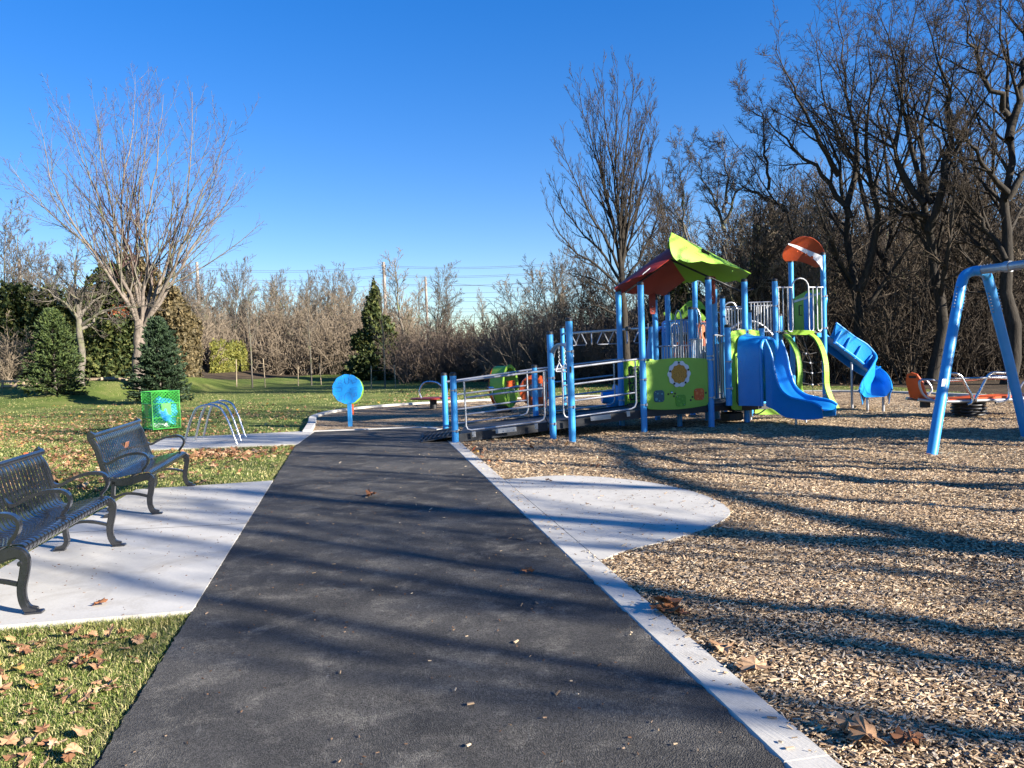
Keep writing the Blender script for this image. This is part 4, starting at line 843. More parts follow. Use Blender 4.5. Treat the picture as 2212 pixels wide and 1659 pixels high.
q = MB(); q.strap([O4 + fn4 * .02 + ux4 * (-w4 / 2 + .02) + UZ * (hh / 2 - .22), O4 + fn4 * .02 + ux4 * (w4 / 2) + UZ * (hh / 2 - .09)], UZ, .05, .008); q.build('panel_strip', STEEL, tp)
# tower canopy: tilted orange disc
cc = at(1736, 543, 17.2); a1 = unit(V3(.9, .1, -.20)); a2 = unit(V3(0.05, -.62, .72)); 
k = MB(); G4 = []
for i in range(15):
    v = i / 14 * 2 - 1; row = []
    for j in range(15):
        u = j / 14 * 2 - 1; x = u * math.sqrt(max(0, 1 - v * v / 2)); y = v * math.sqrt(max(0, 1 - u * u / 2)); y2 = max(y, -.70)
        row.append(cc + a1 * x * .50 + a2 * y2 * .38 + UZ * (-.12 * x * x))
    G4.append(row)
k.sheet(G4, .015); can = k.build('tower_canopy', paint('burnt_orange', (0.42, 0.06, 0.012), .5), ps); tcz = cc
k = MB(); q1, q2, q3 = at(1707, 532, 16.9), at(1774, 556, 16.8), at(1774, 576, 16.8); k.plate([(-.38, .23), (-.2, .20), (0, .135), (.2, .07), (.35, .02), (.35, -.30), (.30, -.2), (.2, -.085), (0, .04), (-.2, .135), (-.38, .20)], at(1741, 549, 16.6) - UZ * .03, (1, .0, -.12), UZ, .016); gus = k.build('canopy_gusset', WHITEM, can)
for px, py, r in ((1723, 545, .012), (1733, 548, .02), (1742, 552, .026), (1754, 558, .032)): q = MB(); p = at(px, py - 2, 16.585); q.cyl(p, p + V3(0, .01, 0), r, 12); q.build('hole', ORANGE, gus)
# arch climber
def climber_side(pts, w=0.105):
    k = MB(); P = crs([at(*p) for p in pts], 5); k.strap(P, u_, w, .03); o = k.build('climber_rail', LIME, ps)
    q = MB()
    for i in range(4, len(P), 4):
        for s in (-1, 1): q.ball(P[i] + u_ * s * .03 + V3(.01, -.018, 0), .009, 6)
    q.build('bolts', LIME, o); return o
LP = [(1697, 722, 16.62), (1708, 735, 16.42), (1720, 757, 16.25), (1726, 782, 16.15), (1728, 805, 16.1), (1727, 830, 16.1), (1731, 852, 16.15), (1738, 872, 16.2)]
RP = [(1752, 722, 16.75), (1765, 733, 16.6), (1777, 757, 16.42), (1783, 782, 16.3), (1785, 805, 16.25), (1786, 832, 16.25), (1794, 858, 16.2), (1808, 882, 16.1)]
climber_side(LP, .13); climber_side(RP, .13)
k = MB(); a, b = at(1694, 719, 16.62), at(1758, 719, 16.78); k.strap(crs([a, (a + b) / 2 + UZ * .01, b], 4), (0, -.35, .93), .10, .03); k.box(at(1712, 719, 16.6), (.10, .01, .015), u_, (0, 1, 0)); k.build('climber_top', LIME, ps)
k = MB(); A = [at(x, y, d) for x, y, d in ((1738, 740, 16.6), (1744, 760, 16.45), (1752, 782, 16.35), (1755, 806, 16.3), (1755, 832, 16.3), (1757, 854, 16.3), (1758, 864, 16.3))]; k.tube(A, .008, 6)
for i, (xl, xr) in enumerate(((1728, 1772), (1731, 1780), (1733, 1783), (1733, 1785), (1736, 1794))):
    y = (764, 784, 806, 831, 855)[i]; k.tube([at(xl, y - 4, 16.25), at((xl + xr) / 2 - 2, y + 1, 16.38), at(xr, y - 4, 16.45)], .008, 6)
net = k.build('climbing_net', BLACK, ps); q = MB(); [q.ball(at(x, y, 16.3), .022, 8) for x, y in ((1741, 764), (1750, 784), (1754, 806), (1755, 831), (1756, 855))]; q.build('rope_joint', WHITEM, net)
# tower slide
def pxst(px, py, d, w, h1, h2, l): p = at(px, py, d); return (p, w, h1, h2, l)
st = [pxst(1780, 728, 17.35, .27, .30, .24, (-.3, .95, 0)), pxst(1800, 743, 17.4, .27, .30, .24, (-.3, .95, 0)), pxst(1822, 759, 17.5, .27, .30, .22, (-.3, .95, 0)), pxst(1846, 778, 17.6, .28, .34, .22, (-.25, .95, 0)), pxst(1867, 796, 17.62, .28, .32, .22, (-.05, 1, 0)), pxst(1882, 813, 17.35, .28, .28, .22, (.5, .85, 0)), pxst(1890, 832, 16.95, .28, .24, .24, (.85, .5, 0)), pxst(1892, 848, 16.5, .28, .20, .2, (1, .15, 0)), pxst(1891, 858, 16.1, .28, .14, .14, (1, 0, 0))]
ts = chute(st, 'tube_slide', ps, BLUE_PL, skirt=.15)
k = MB(); k.tube(crs([V3(T_[0] + .03, T_[1] + .05, zT + .02), V3(T_[0] + .03, T_[1] + .05, zT + .5), V3(T_[0] + .06, T_[1] + .06, zT + .72), V3(T_[0] + .05, T_[1] + .3, zT + .78)], 4), .05, 10); k.build('slide_hood', BLUE_PL, ts)
k = MB(); SA = crs([V3(*q[0]) for q in st], 4); SL_ = crs([V3(*q[4]) for q in st], 4)
for i in (1, 5, 9, 13, 17):
    lt = unit(SL_[i]); dr = unit(SA[i + 1] - SA[i - 1]); upv = unit(np.cross(lt, dr)); upv = upv if upv[2] > 0 else -upv; k.box(SA[i] - lt * .335 + upv * .03, (.035, .06, .36), dr, lt, upv, .012)
k.build('slide_rib', BLUE_PL, ts)
k = MB(); k.tube([SA[i] - unit(SL_[i]) * .335 - UZ * .12 for i in range(0, 17)], .035, 8); k.build('lower_lip', BLUE_PL, ts)
for px, py, pt, d in ((1841, 888, 782, 17.3), (1874, 874, 858, 16.2), (1908, 873, 858, 16.2)):
    g = at(px, py, d); zt_ = zof(g[0], g[1], pt); k = MB(); k.tube([(g[0], g[1], -.05), (g[0], g[1], zt_)], .026, 10); k.build('slide_leg', STEEL, ts)
# loop ladder hoop behind the tower leg
k = MB(); k.tube(crs([at(x, y, 17.0) for x, y in ((1681, 700), (1694, 740 if 0 else 762), (1700, 790), (1698, 815), (1688, 835), (1679, 848))], 5), .022, 8)
for y in (765, 785, 808, 828): k.tube([at(1678, y, 17.0), at(1697, y, 17.0)], .009, 6)
k.build('hoop_ladder', STEEL, ps)
k = MB(); k.tube(crs([at(x, y, 18.6) for x, y in ((1572, 715), (1600, 697), (1630, 695), (1655, 710), (1680, 738), (1690, 765))], 5), .03, 8); k.build('curved_rail', STEEL, ps)
k = MB(); k.tube(crs([at(x, y, 18.9) for x, y in ((1556, 690), (1560, 668), (1572, 655), (1585, 655), (1592, 668))], 5), .018, 8); k.build('curved_rail', STEEL, ps)
# wheel / steering black piece on post Q
q_ = PO['Q']; k = MB(); k.box(q_ + V3(-.05, -.06, 2.45), (.12, .04, .06), bev=.01); k.tube([q_ + V3(-.07, -.06, 2.1), q_ + V3(-.07, -.06, 2.62), q_ + V3(.1, -.06, 2.66)], .02, 8); k.build('periscope', BLACK, ps)
# ---- crawl tunnel, leaf crests and flower petals at the rear
k = MB(); G4 = []
for i in range(14):
    a = math.radians(-10 + 100 * i / 13); row = []
    for j in range(2): row.append(at(1436 - 0 * j, 790, 18.3) + V3(-.0, .9 * j, 0) + V3(-.30 * math.cos(a), 0, .95 * math.sin(a)))
    G4.append(row)
k.sheet(G4, .03); k.box(at(1468, 707, 18.0), (.75, .5, .34), bev=.05)
for j in range(4): k.box(at(1468, 698 + j * 6.5, 17.7), (.72, .03, .022))
tn = k.build('crawl_tunnel', BLUE_PL, ps)
k = MB(); k.box(at(1448, 750, 18.1), (.35, .3, .9), bev=.06); k.build('tunnel_wall', BLUE_PL, tn)
def petal(px, py, w, h, rot, mat, name, d=17.9, par=tn):
    o = [(a * w * (0.75 + .25 * math.cos(math.atan2(b, a))), b * h) for a, b in circ(1, 22)]; cr, sr = math.cos(rot), math.sin(rot)
    k = MB(); k.plate([(a * cr - b * sr, a * sr + b * cr) for a, b in o], at(px, py, d), (1, 0, 0), UZ, .02); return k.build(name, mat, par)
for px, py, w, h, r in ((1478, 669, .15, .27, -.75), (1449, 686, .10, .2, .95), (1512, 670, .13, .26, .35), (1459, 700, .10, .2, 1.3), (1526, 682, .08, .2, .7)):
    o = petal(px, py, w, h, r, LIME, 'leaf_crest', 17.9 - .01 * px % .07)
    for s in (-1, 1): petal(px + s * 4, py - s * 4, .012, .06, r + .9, BLACK, 'vein_slot', 17.87, o)
for px, py, w, h, r in ((1518, 720, .22, .30, 0.1), (1530, 733, .13, .2, .5), (1470, 752, .22, .16, .3), (1466, 762, .16, .14, -.5), (1583, 738, .09, .10, .6)): petal(px, py, w, h, r, SALMON if px > 1500 else ORANGE, 'flower_petal', 17.75)
# dark blue tunnel exit / seat pod behind the ramp
k = MB(); k.tube(crs([at(x, y, 16.4) for x, y in ((1300, 858), (1318, 858), (1336, 862), (1348, 840))], 4), [.13 + .01 * i for i in range(13)], 12, sx=1.5); k.box(at(1327, 882, 16.4), (.30, .3, .34), bev=.04); k.build('talk_pod', BLUE_PL, ps)
# little transfer panel low right behind the slide
k = MB(); k.plate([(-.3, -.2), (.42, -.24), (.36, .0), (.0, .22), (-.3, .22)], at(1660, 872, 15.3), (1, .2, 0), UZ, .02); lo = k.build('low_panel', LIME, ps)
k = MB(); k.tube(crs([at(x, y, 15.0) for x, y in ((1626, 895), (1640, 893), (1655, 882), (1668, 864))], 4), .014, 8); k.build('curved_rail', BLACK, lo)
for key, zs_ in (('F', (.95, 1.3, .50)), ('G', (.55, 1.25, 1.32)), ('C1', (1.05, .25)), ('C2', (.6, 1.5)), ('N', (1.35, .9, 1.75)), ('R', (1.75, 2.3, 1.1)), ('T', (1.8, 2.5)), ('A2', (.9, .2)), ('E', (1.3, .5)), ('O', (1.2, .7)), ('J', (1.6,)), ('PP', (1.3,))):
    p = PO[key]
    for z_ in zs_:
        k = MB(); k.tube([p + UZ * (z_ - .009), p + UZ * (z_ + .009)], PR + .004, 20, caps=False); k.box(p + V3(.045, -.055, z_), (.03, .03, .05), bev=.004); k.build('clamp', STEEL, ps)
# ---- overhead ladder from D to Y
Dp, Yp = PO['D'], PO['Y']; zb_ = zof(Dp[0], Dp[1], 721)
k = MB(); k.tube([Dp + V3(0, 0, zb_), Yp + V3(0, 0, zb_)], .03, 10); oh = k.build('overhead_beam', STEEL, ps)
for i in range(7):
    t_ = (i + .8) / 7.6; c = Dp + (Yp - Dp) * t_ + V3(0, 0, zb_); dr = unit(V3(math.cos(i * 2.1 + .4), math.sin(i * 2.1 + .4), 0)); w = .17; k = MB()
    k.tube([c, c + dr * .04 - UZ * .06, c + dr * w - UZ * .30, c + dr * (w - .03) - UZ * .33, c - dr * (w - .03) - UZ * .33, c - dr * w - UZ * .30, c - dr * .04 - UZ * .06], .014, 6, closed=True); k.build('ladder_rung', STEEL, oh)
k = MB(); k.cyl(Yp + V3(-.55, 0, zb_) + (Dp - Yp) * .0, Yp + V3(-.48, .05, zb_), .055, 12); k.build('beam_collar', BLACK, oh)
k = MB(); k.box(Yp + V3(-.06, -.03, 2.0), (.02, .03, .12)); k.build('beam_collar', STEEL, oh)
# ================================================================== freestanding equipment
g = V3(-3.62, 17.04, 0); dp_ = thing('drum_panel', 'round sky blue music panel on a single square blue post', 'play panel', g)
cD = V3(g[0] - .02, g[1] - .05, zof(g[0], g[1], 840)); k = MB(); k.box(V3(g[0], g[1], .25), (.09, .09, .72), bev=.008); k.build('post', BLUE, dp_)
k = MB(); k.plate(circ(.325, 48, 11, .006), cD, (1, .1, 0), UZ, .035); dd = k.build('drum_face', BLUE_PL, dp_)
fnd = unit(V3(.1, -1, 0)); uxd = unit(V3(1, .1, 0))
k = MB(); k.plate(circ(.325, 40), cD - fnd * .07 + V3(.025, 0, -.02), uxd, UZ, .02); k.build('rear_disc', LIME, dp_)
k = MB(); k.box(V3(g[0] + .05, g[1] + .06, .42), (.05, .03, .35)); k.build('rear_brace', ORANGE, dp_)
SLOT = paint('engraved_blue', (0.018, 0.15, 0.42), 0.5)
k = MB()
def dpt(a, b): return cD + fnd * .020 + uxd * a + UZ * b
for cxx, cyy, ang in ((-.0, .19, -math.pi / 2), (-.19, 0.0, 0), (0.02, -.19, math.pi / 2)):
    w = .045 if ang != math.pi / 2 else .08; L_ = .13; ca, sa = math.cos(ang), math.sin(ang)
    loc = [(-L_ / 2, -w), (L_ / 4, -w)] + [(L_ / 4 + w * math.cos(t_), w * math.sin(t_)) for t_ in np.linspace(-math.pi / 2, math.pi / 2, 8)] + [(L_ / 4, w), (-L_ / 2, w)]
    k.tube([dpt(cxx + a * ca - b * sa, cyy + a * sa + b * ca) for a, b in loc], .0045, 5)
k.tube([dpt(.22, .02), dpt(.08, .02), dpt(.055, .0), dpt(.08, -.02), dpt(.22, -.02)], .0045, 5); k.tube([dpt(.09, .2), dpt(.13, .11)], .005, 5); k.tube([dpt(.13, .13), dpt(.21, .15)], .005, 5)
for a, b in ((-.15, .17), (-.15, -.19), (.17, -.13)):
    k.tube([dpt(a - .02, b - .04), dpt(a - .02, b + .03), dpt(a + .03, b + .045), dpt(a + .03, b - .02)], .004, 5); k.cyl(dpt(a - .03, b - .04), dpt(a - .03, b - .04) + fnd * .004, .012, 8); k.cyl(dpt(a + .02, b - .025), dpt(a + .02, b - .025) + fnd * .004, .012, 8)
k.build('engraving', SLOT, dd)
q = MB()
for i in range(11): a = i * 2 * math.pi / 11 + .2; p = cD + fnd * .02 + uxd * .30 * math.cos(a) + UZ * .30 * math.sin(a); q.ball(p, .009, 6)
q.build('bolts', STEEL, dd)
# rolling wheel
g = V3(-.22, 19.0, 0); wh = thing('spinning_cocoon', 'green and orange open drum seat held in a steel fork', 'spinner', g)
cW = V3(-.20, 19.0, zof(-.2, 19, 834)); axw = unit(V3(.82, -.57, 0)); lw_ = unit(V3(.57, .82, 0)) * 1.0
def band(a0, a1, rx, rz, w0, w1, mat, name, th=.02, n=18):
    k = MB(); G4 = []
    for i in range(n + 1):
        a = a0 + (a1 - a0) * i / n; p = cW + lw_ * rx * math.cos(a) + UZ * rz * math.sin(a); G4.append([p + axw * w0, p + axw * w1])
    k.sheet(G4, th); return k.build(name, mat, wh)
D2R = math.radians
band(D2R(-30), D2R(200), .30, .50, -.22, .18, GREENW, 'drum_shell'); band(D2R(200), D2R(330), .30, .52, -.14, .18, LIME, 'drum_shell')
k = MB(); k.ring([(a * .34, b * .53) for a, b in circ(1, 40)], [(a * .27, b * .45) for a, b in circ(1, 40)], cW + axw * .19, lw_, UZ, .02); k.build('front_ring', LIME, wh)
k = MB(); k.ring([(a * .31, b * .5) for a, b in circ(1, 40)], [(a * .25, b * .42) for a, b in circ(1, 40)], cW - axw * .23, lw_, UZ, .02); k.build('rear_ring', ORANGE, wh)
k = MB(); k.plate(rrect(.36, .17, .01), cW + axw * .205 + UZ * .05, lw_, UZ, .014); k.build('seat_band', ORANGE, wh)
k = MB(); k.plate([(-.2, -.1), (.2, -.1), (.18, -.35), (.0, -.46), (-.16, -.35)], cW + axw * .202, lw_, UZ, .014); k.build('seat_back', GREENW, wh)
k = MB(); k.tube([cW + axw * .215 + lw_ * .02 + UZ * .30, cW + axw * .215 + lw_ * .05 + UZ * .33, cW + axw * .215 + lw_ * .03 + UZ * .27, cW + axw * .215 + lw_ * .06 + UZ * .25, cW + axw * .215 + lw_ * .02 + UZ * .22], .006, 5)
k.tube([cW + axw * .215 + lw_ * .09 + UZ * .27, cW + axw * .215 + lw_ * .13 + UZ * .27], .006, 5); k.build('age_mark', BLACK, wh)
k = MB(); hl, hr = at(1064, 840, 18.85), at(1110, 837, 19.1); k.tube(crs([hl, at(1065, 852, 18.85), at(1072, 872, 18.9), at(1087, 883, 19.0), at(1101, 876, 19.05), at(1109, 855, 19.1), hr], 5), .026, 10)
k.cyl(hl + V3(-.09, 0, .02), hl + V3(.09, 0, .02), .045, 12); k.cyl(hr + V3(-.03, 0, .02), hr + V3(.12, 0, .02), .04, 12); k.build('fork', CHROME, wh)
k = MB(); k.cyl(hl + V3(-.14, 0, .02), hl + V3(-.09, 0, .02), .047, 12); k.build('axle_cap', BLACK, wh)
k = MB()
for z, r in ((.06, .17), (.12, .19), (.18, .18)): k.tube([(g[0] + r * math.cos(a), g[1] + r * math.sin(a), z + .0) for a in np.linspace(0, 2 * math.pi, 20)[:-1]], .028, 8, closed=True)
k.box((g[0] + .05, g[1], .24), (.5, .1, .04), (1, .15, .05), (0, 1, 0)); k.cyl((g[0], g[1], -.05), (g[0], g[1], .3), .06, 12); k.build('spring_base', BLACK, wh)
# orange disc
pc_ = at(1156, 843, 19.3); dr = thing('orange_spinner', 'round orange panel with a grey centre plate standing behind the ramp rail', 'spinner', (pc_[0], pc_[1], 0))
k = MB(); k.plate(circ(.40, 44), pc_, (1, .15, 0), UZ, .10); dsk = k.build('disc', ORANGE, dr)
f2 = unit(V3(.15, -1, 0)); u2 = unit(V3(1, .15, 0)); GREYP = paint('grey_plastic', (.22, .23, .26), .5)
k = MB(); k.plate(circ(.19, 30), pc_ + f2 * .056, u2, UZ, .012); k.build('hub_plate', GREYP, dsk)
k = MB(); k.plate(rrect(.22, .34, .01, 1), pc_ + f2 * .072 + u2 * .06, u2, UZ, .02); k.build('centre_plate', GREYP, dsk)
k = MB(); k.plate(rrect(.30, .22, .01, 1), pc_ + f2 * .03 + u2 * .13 - UZ * .32, u2, UZ, .13); k.build('lower_block', ORANGE, dsk)
k = MB(); k.plate([(-.03, -.03), (.05, .04), (.05, -.02)], pc_ + f2 * .055 + u2 * .29 + UZ * -.02, u2, UZ, .008); k.box(pc_ + f2 * .053 + u2 * .30 + UZ * .045, (.14, .02, .008), u2, f2); k.build('slot', BLACK, dsk)
k = MB(); k.cyl((pc_[0], pc_[1] + .02, -.05), (pc_[0], pc_[1] + .02, .25), .05, 12); k.build('stand', BLACK, dr)
# stand-up spinner with hoop
g = at(937, 893, 21.5); g = V3(g[0], g[1], 0); hs_ = thing('stand_up_spinner', 'small dark red standing spinner with a steel hoop, behind the ramp entrance', 'spinner', g)
k = MB(); k.cyl(g + V3(0, 0, -.05), g + V3(0, 0, .27), .10, 14); k.build('pedestal', BLACK, hs_)
k = MB(); k.plate([(a * .62, b * .4) for a, b in circ(1, 24)], g + V3(-.02, 0, .29), (1, 0, 0), (0, 1, 0), .04, (0, 0, 1)); k.build('footboard', RED, hs_)
k = MB(); [k.tube(crs([g + V3(-.33, dy, .30), g + V3(-.38, dy, .5), g + V3(-.22, dy, .74), g + V3(.12, dy, .72), g + V3(.33, dy, .5), g + V3(.42, dy, .30)], 5), .02, 8) for dy in (-.05, .09)]; k.build('hoop', CHROME, hs_)
# ================================================================== swing frame
leg1 = gp(2010, 982); leg2 = V3(7.62, 11.35, 0); apex = at(2108, 588, 10.85); sw = thing('swing_frame', 'tall blue A-frame end of a swing set with a steel top beam', 'swing set', (6.3, 10.7, 0))
bd_ = unit(V3(.30, -.95, 0)); zA = apex[2]
E1 = at(2080, 592, 10.75); E2 = at(2134, 600, 11.05)
r_ = 0.068
k = MB(); k.tube([leg1 - UZ * .1, leg1 + (E1 - leg1) * .5, leg1 + (E1 - leg1) * .90] + crs([leg1 + (E1 - leg1) * .94, E1 + V3(.03, 0, -.02), at(2102, 586, 10.75), at(2122, 584, 10.65)], 6)[1:], r_, 20); l1 = k.build('frame_leg', BLUE, sw)
k = MB(); k.tube([leg2 - UZ * .1, leg2 + (E2 - leg2) * .5, leg2 + (E2 - leg2) * .92] + crs([leg2 + (E2 - leg2) * .95, E2 + V3(-.03, -.02, .03), at(2118, 586, 10.75), at(2108, 586, 10.76)], 6)[1:], r_, 20); l2 = k.build('frame_leg', BLUE, sw)
for L_, Lg, Ee in ((l1, leg1, E1), (l2, leg2, E2)):
    q = MB(); ax = unit(Ee - Lg); sd_ = unit(np.cross(ax, V3(0, 1, 0)))
    for i in range(7):
        for s in (-1, 1):
            p = Lg + (Ee - Lg) * (.80 + i * .019) + sd_ * s * .060 + V3(0, -.032, 0); q.cyl(p, p + sd_ * s * .014 + V3(0, -.008, 0), .011, 8)
    q.build('bolts', STEEL, L_)
b0 = at(2112, 584, 10.72); b1 = b0 + bd_ * 4.2 + V3(0, 0, 0.0); k = MB(); k.tube([b0, b1], .060, 18); k.tube([b0 + bd_ * .42, b0 + bd_ * .50], .074, 18); bm_ = k.build('top_beam', STEEL, sw)
q = MB(); [q.ball(b0 + bd_ * (.05 + .05 * i) + V3(0, 0, .062), .012, 6) for i in range(4)]; q.build('bolts', STEEL, bm_)
k = MB(); p = leg1 + (E1 - leg1) * .385; k.box(p + V3(-.04, -.075, .0), (.055, .006, .11), unit(V3(.9, .1, 0)), (0, 1, 0), unit(E1 - leg1)); k.build('label_sticker', WHITEM, l1)
for s in (1,):
    f1, f2_ = leg1 + bd_ * 4.4, leg2 + bd_ * 4.4
    for f_ in (f1, f2_):
        k = MB(); k.tube([f_ - UZ * .1, f_ + (b1 - f_) * .9, b1], r_, 14); k.build('frame_leg', BLUE, sw)
# ================================================================== four-seat spring rocker
g = V3(8.75, 14.6, 0); rk = thing('spring_rocker', 'silver framed spring seesaw with orange seats beyond the swing frame', 'seesaw', g)
yR = 14.6
k = MB()
for z, r in ((.04, .26), (.10, .29), (.16, .29), (.22, .27)): k.tube([(g[0] - .08 + r * math.cos(a), g[1] + r * math.sin(a), z) for a in np.linspace(0, 2 * math.pi, 22)[:-1]], .020, 8, closed=True)
k.cyl(g + V3(-.08, 0, -.05), g + V3(-.08, 0, .24), .14, 14); k.box(g + V3(-.08, 0, .27), (.5, .3, .05)); k.build('spring', BLACK, rk)
k = MB(); k.plate([(a, b) for a, b in rrect(1.6, .52, .25, 6)], g + V3(-.05, 0, .345), (1, 0, .03), (0, 1, 0), .035); k.build('centre_board', ORANGE, rk)
k = MB()
for dy in (-.27, .27): k.tube(crs([V3(g[0] - 1.15, yR + dy * .8, .36), V3(g[0] - .7, yR + dy, .31), V3(g[0], yR + dy, .31), V3(g[0] + .7, yR + dy, .31), V3(g[0] + 1.2, yR + dy * .8, .36)], 5), .03, 10)
k.build('base_frame', STEEL, rk)
def hoopz(px_list, d, nm='grab_hoop', r=.026): k = MB(); k.tube(crs([at(x, y, d) for x, y in px_list], 4), r, 10); return k.build(nm, CHROME, rk)
for d in (14.3,):
    hoopz([(2046, 866), (2040, 845), (2040, 818), (2050, 808), (2066, 808), (2077, 815), (2090, 840), (2100, 858), (2098, 870), (2090, 874)], d); hoopz([(2110, 868), (2108, 860), (2118, 842), (2132, 815), (2143, 806), (2165, 806), (2177, 808), (2180, 830), (2180, 855), (2172, 866), (2150, 870)], d)
hoopz([(2044, 818), (2100, 818), (2145, 816), (2181, 818)], 14.3, 'cross_bar'); hoopz([(2044, 823), (2100, 820), (2145, 814), (2181, 815)], 14.75, 'cross_bar')
def seat(cx_px, sgn):
    base = at(cx_px, 862, 14.6); k = MB(); k.plate(rrect(.42, .36, .06), base + V3(.05 * sgn, 0, .02), (1, 0, 0), (0, 1, 0), .03, UZ); s_ = k.build('seat', ORANGE, rk)
    k = MB(); o = [(-.17, -.22), (.17, -.22), (.16, .1), (.10, .25), (0, .29), (-.10, .25), (-.16, .1)]; c0 = base + V3(-.17 * sgn, 0, .24); uy_ = unit(V3(-.28 * sgn, 0, 1)); k.plate(o, c0, (.55 * 1, -.83, 0), uy_, .03); bk = k.build('backrest', ORANGE, rk)
    nn = unit(np.cross(unit(V3(.55, -.83, 0)), uy_)); nn = nn if nn[1] < 0 else -nn; q = MB(); q.plate(rrect(.14, .045, .01, 2), c0 + uy_ * .2 + nn * .018, (.55, -.83, 0), uy_, .006); q.build('hand_slot', BLACK, bk)
    for dy in (-.22, .2):
        k = MB(); b2 = base + V3(0, dy, 0); k.tube(crs([b2 + V3(.2 * sgn, 0, -.03), b2 + V3(0, 0, .0), b2 + V3(-.16 * sgn, 0, .12), b2 + V3(-.22 * sgn, 0, .34), b2 + V3(-.1 * sgn, 0, .38), b2 + V3(.14 * sgn, 0, .33), b2 + V3(.24 * sgn, 0, .16), b2 + V3(.16 * sgn, 0, .06)], 4), .022, 8); k.build('armrest', STEEL, rk)
    k = MB(); k.cyl(base - UZ * .16, base - UZ * .03, .09, 12); k.build('bumper', BLACK, rk)
seat(1998, 1); seat(2245, -1)
# ================================================================== benches
def rect_strap_profile(mb, prof, y0, y1, th):
    pass
def make_bench(arms, label, plaque_y):
    b = thing('park_bench', label, 'bench', (0, 0, 0), 0, 'gunmetal slatted benches along the path')
    Ln = 1.78
    sp = [(.0, .375), (.028, .395), (.034, .42), (.015, .438), (-.05, .442), (-.2, .425), (-.34, .405), (-.42, .402)]
    bp = [(-.42, .402), (-.47, .415), (-.505, .46), (-.54, .56), (-.58, .68), (-.61, .78), (-.635, .82)]
    for nm, prof in (('seat', sp), ('backrest', bp)):
        pr = crs([V3(x, 0, z) for x, z in prof], 3); k = MB(); n = 27
        for i in range(n):
            y = .035 + (Ln - .07) * (i + .5) / n; k.strap([p + V3(0, y, 0) for p in pr], (0, 1, 0), .043, .006)
        k.build(nm, BENCH, b)
    k = MB(); k.tube([(-.64, .0, .84), (-.64, Ln, .84)], .024, 14); k.tube([(-.02, .02, .40), (-.02, Ln - .02, .40)], .013, 8); k.tube([(-.44, .02, .385), (-.44, Ln - .02, .385)], .013, 8); k.tube([(-.22, .02, .40), (-.22, Ln - .02, .40)], .012, 8); k.build('top_rail', BENCH, b)
    def frame(y, full=True):
        k = MB()
        if full:
            up = crs([V3(x, y, z) for x, z in ((-.655, .865), (-.69, .84), (-.67, .79), (-.62, .72), (-.57, .58), (-.53, .46), (-.48, .375), (-.36, .355), (-.2, .365), (-.08, .39), (.0, .395), (.045, .35), (.03, .26), (.005, .17), (.01, .09), (.045, .035), (.11, .015))], 5)
            n = len(up); k.strap(up, (0, 1, 0), [.05] * n, [.035 + .02 * math.sin(math.pi * i / n) for i in range(n)])
            k.strap(up, (0, 1, 0), [.022] * n, [.058 + .02 * math.sin(math.pi * i / n) for i in range(n)])
            k.cyl((-.655, y - .03, .845), (-.655, y + .03, .845), .028, 14)
            k.box((.09, y, .012), (.13, .06, .022), bev=.005); k.cyl((.012, y - .034, .33), (.012, y + .034, .33), .016, 10); fr = k.build('end_frame', BENCH, b)
            k = MB(); k.strap(crs([V3(x, y, z) for x, z in ((-.42, .37), (-.44, .28), (-.45, .16), (-.44, .08), (-.48, .03), (-.56, .012))], 4), (0, 1, 0), .05, .045); k.box((-.52, y, .012), (.12, .06, .022), bev=.005); k.build('leg', BENCH, b)
            k = MB(); k.strap(crs([V3(x, y, z) for x, z in ((-.44, .2), (-.3, .235), (-.15, .225), (.005, .19))], 4), (0, 1, 0), .03, .024); k.build('brace', BENCH, b)
        k = MB(); ar = crs([V3(x, y, z) for x, z in ((-.56, .60), (-.53, .565), (-.47, .555), (-.36, .60), (-.22, .635), (-.09, .64), (-.01, .615), (.015, .565), (-.01, .51), (-.05, .475), (-.07, .45))], 5); n = len(ar)
        k.strap(ar, (0, 1, 0), [.03 + .022 * math.sin(math.pi * i / n) for i in range(n)], [.026] * n)
        if not full: k.box((-.07, y, .448), (.09, .06, .014), bev=.004)
        k.build('armrest', BENCH, b)
    for y in arms: frame(y, y < .1 or y > 1.6)
    k = MB(); k.box((-.555, plaque_y, .64), (.012, .12, .085), (.95, 0, -.3), (0, 1, 0), None, .002); k.build('plaque', COPPER, b)
    return b
def place(b, near, farp):
    d = unit(farp - near); b.location = (float(near[0]) - .045 * d[1], float(near[1]), 0.0); b.rotation_euler = (0, 0, math.atan2(-d[0], d[1])); b.scale = (.76, 1, 1)
b1_ = make_bench((.02, .89, 1.76), 'nearer dark metal slatted bench with three armrests, cut by the left edge', .72); place(b1_, gp(62, 1330), gp(250, 1182))
b2_ = make_bench((.02, 1.76), 'farther dark metal slatted bench with two armrests and copper plaque', .92); place(b2_, gp(333, 1113), gp(412, 1048))
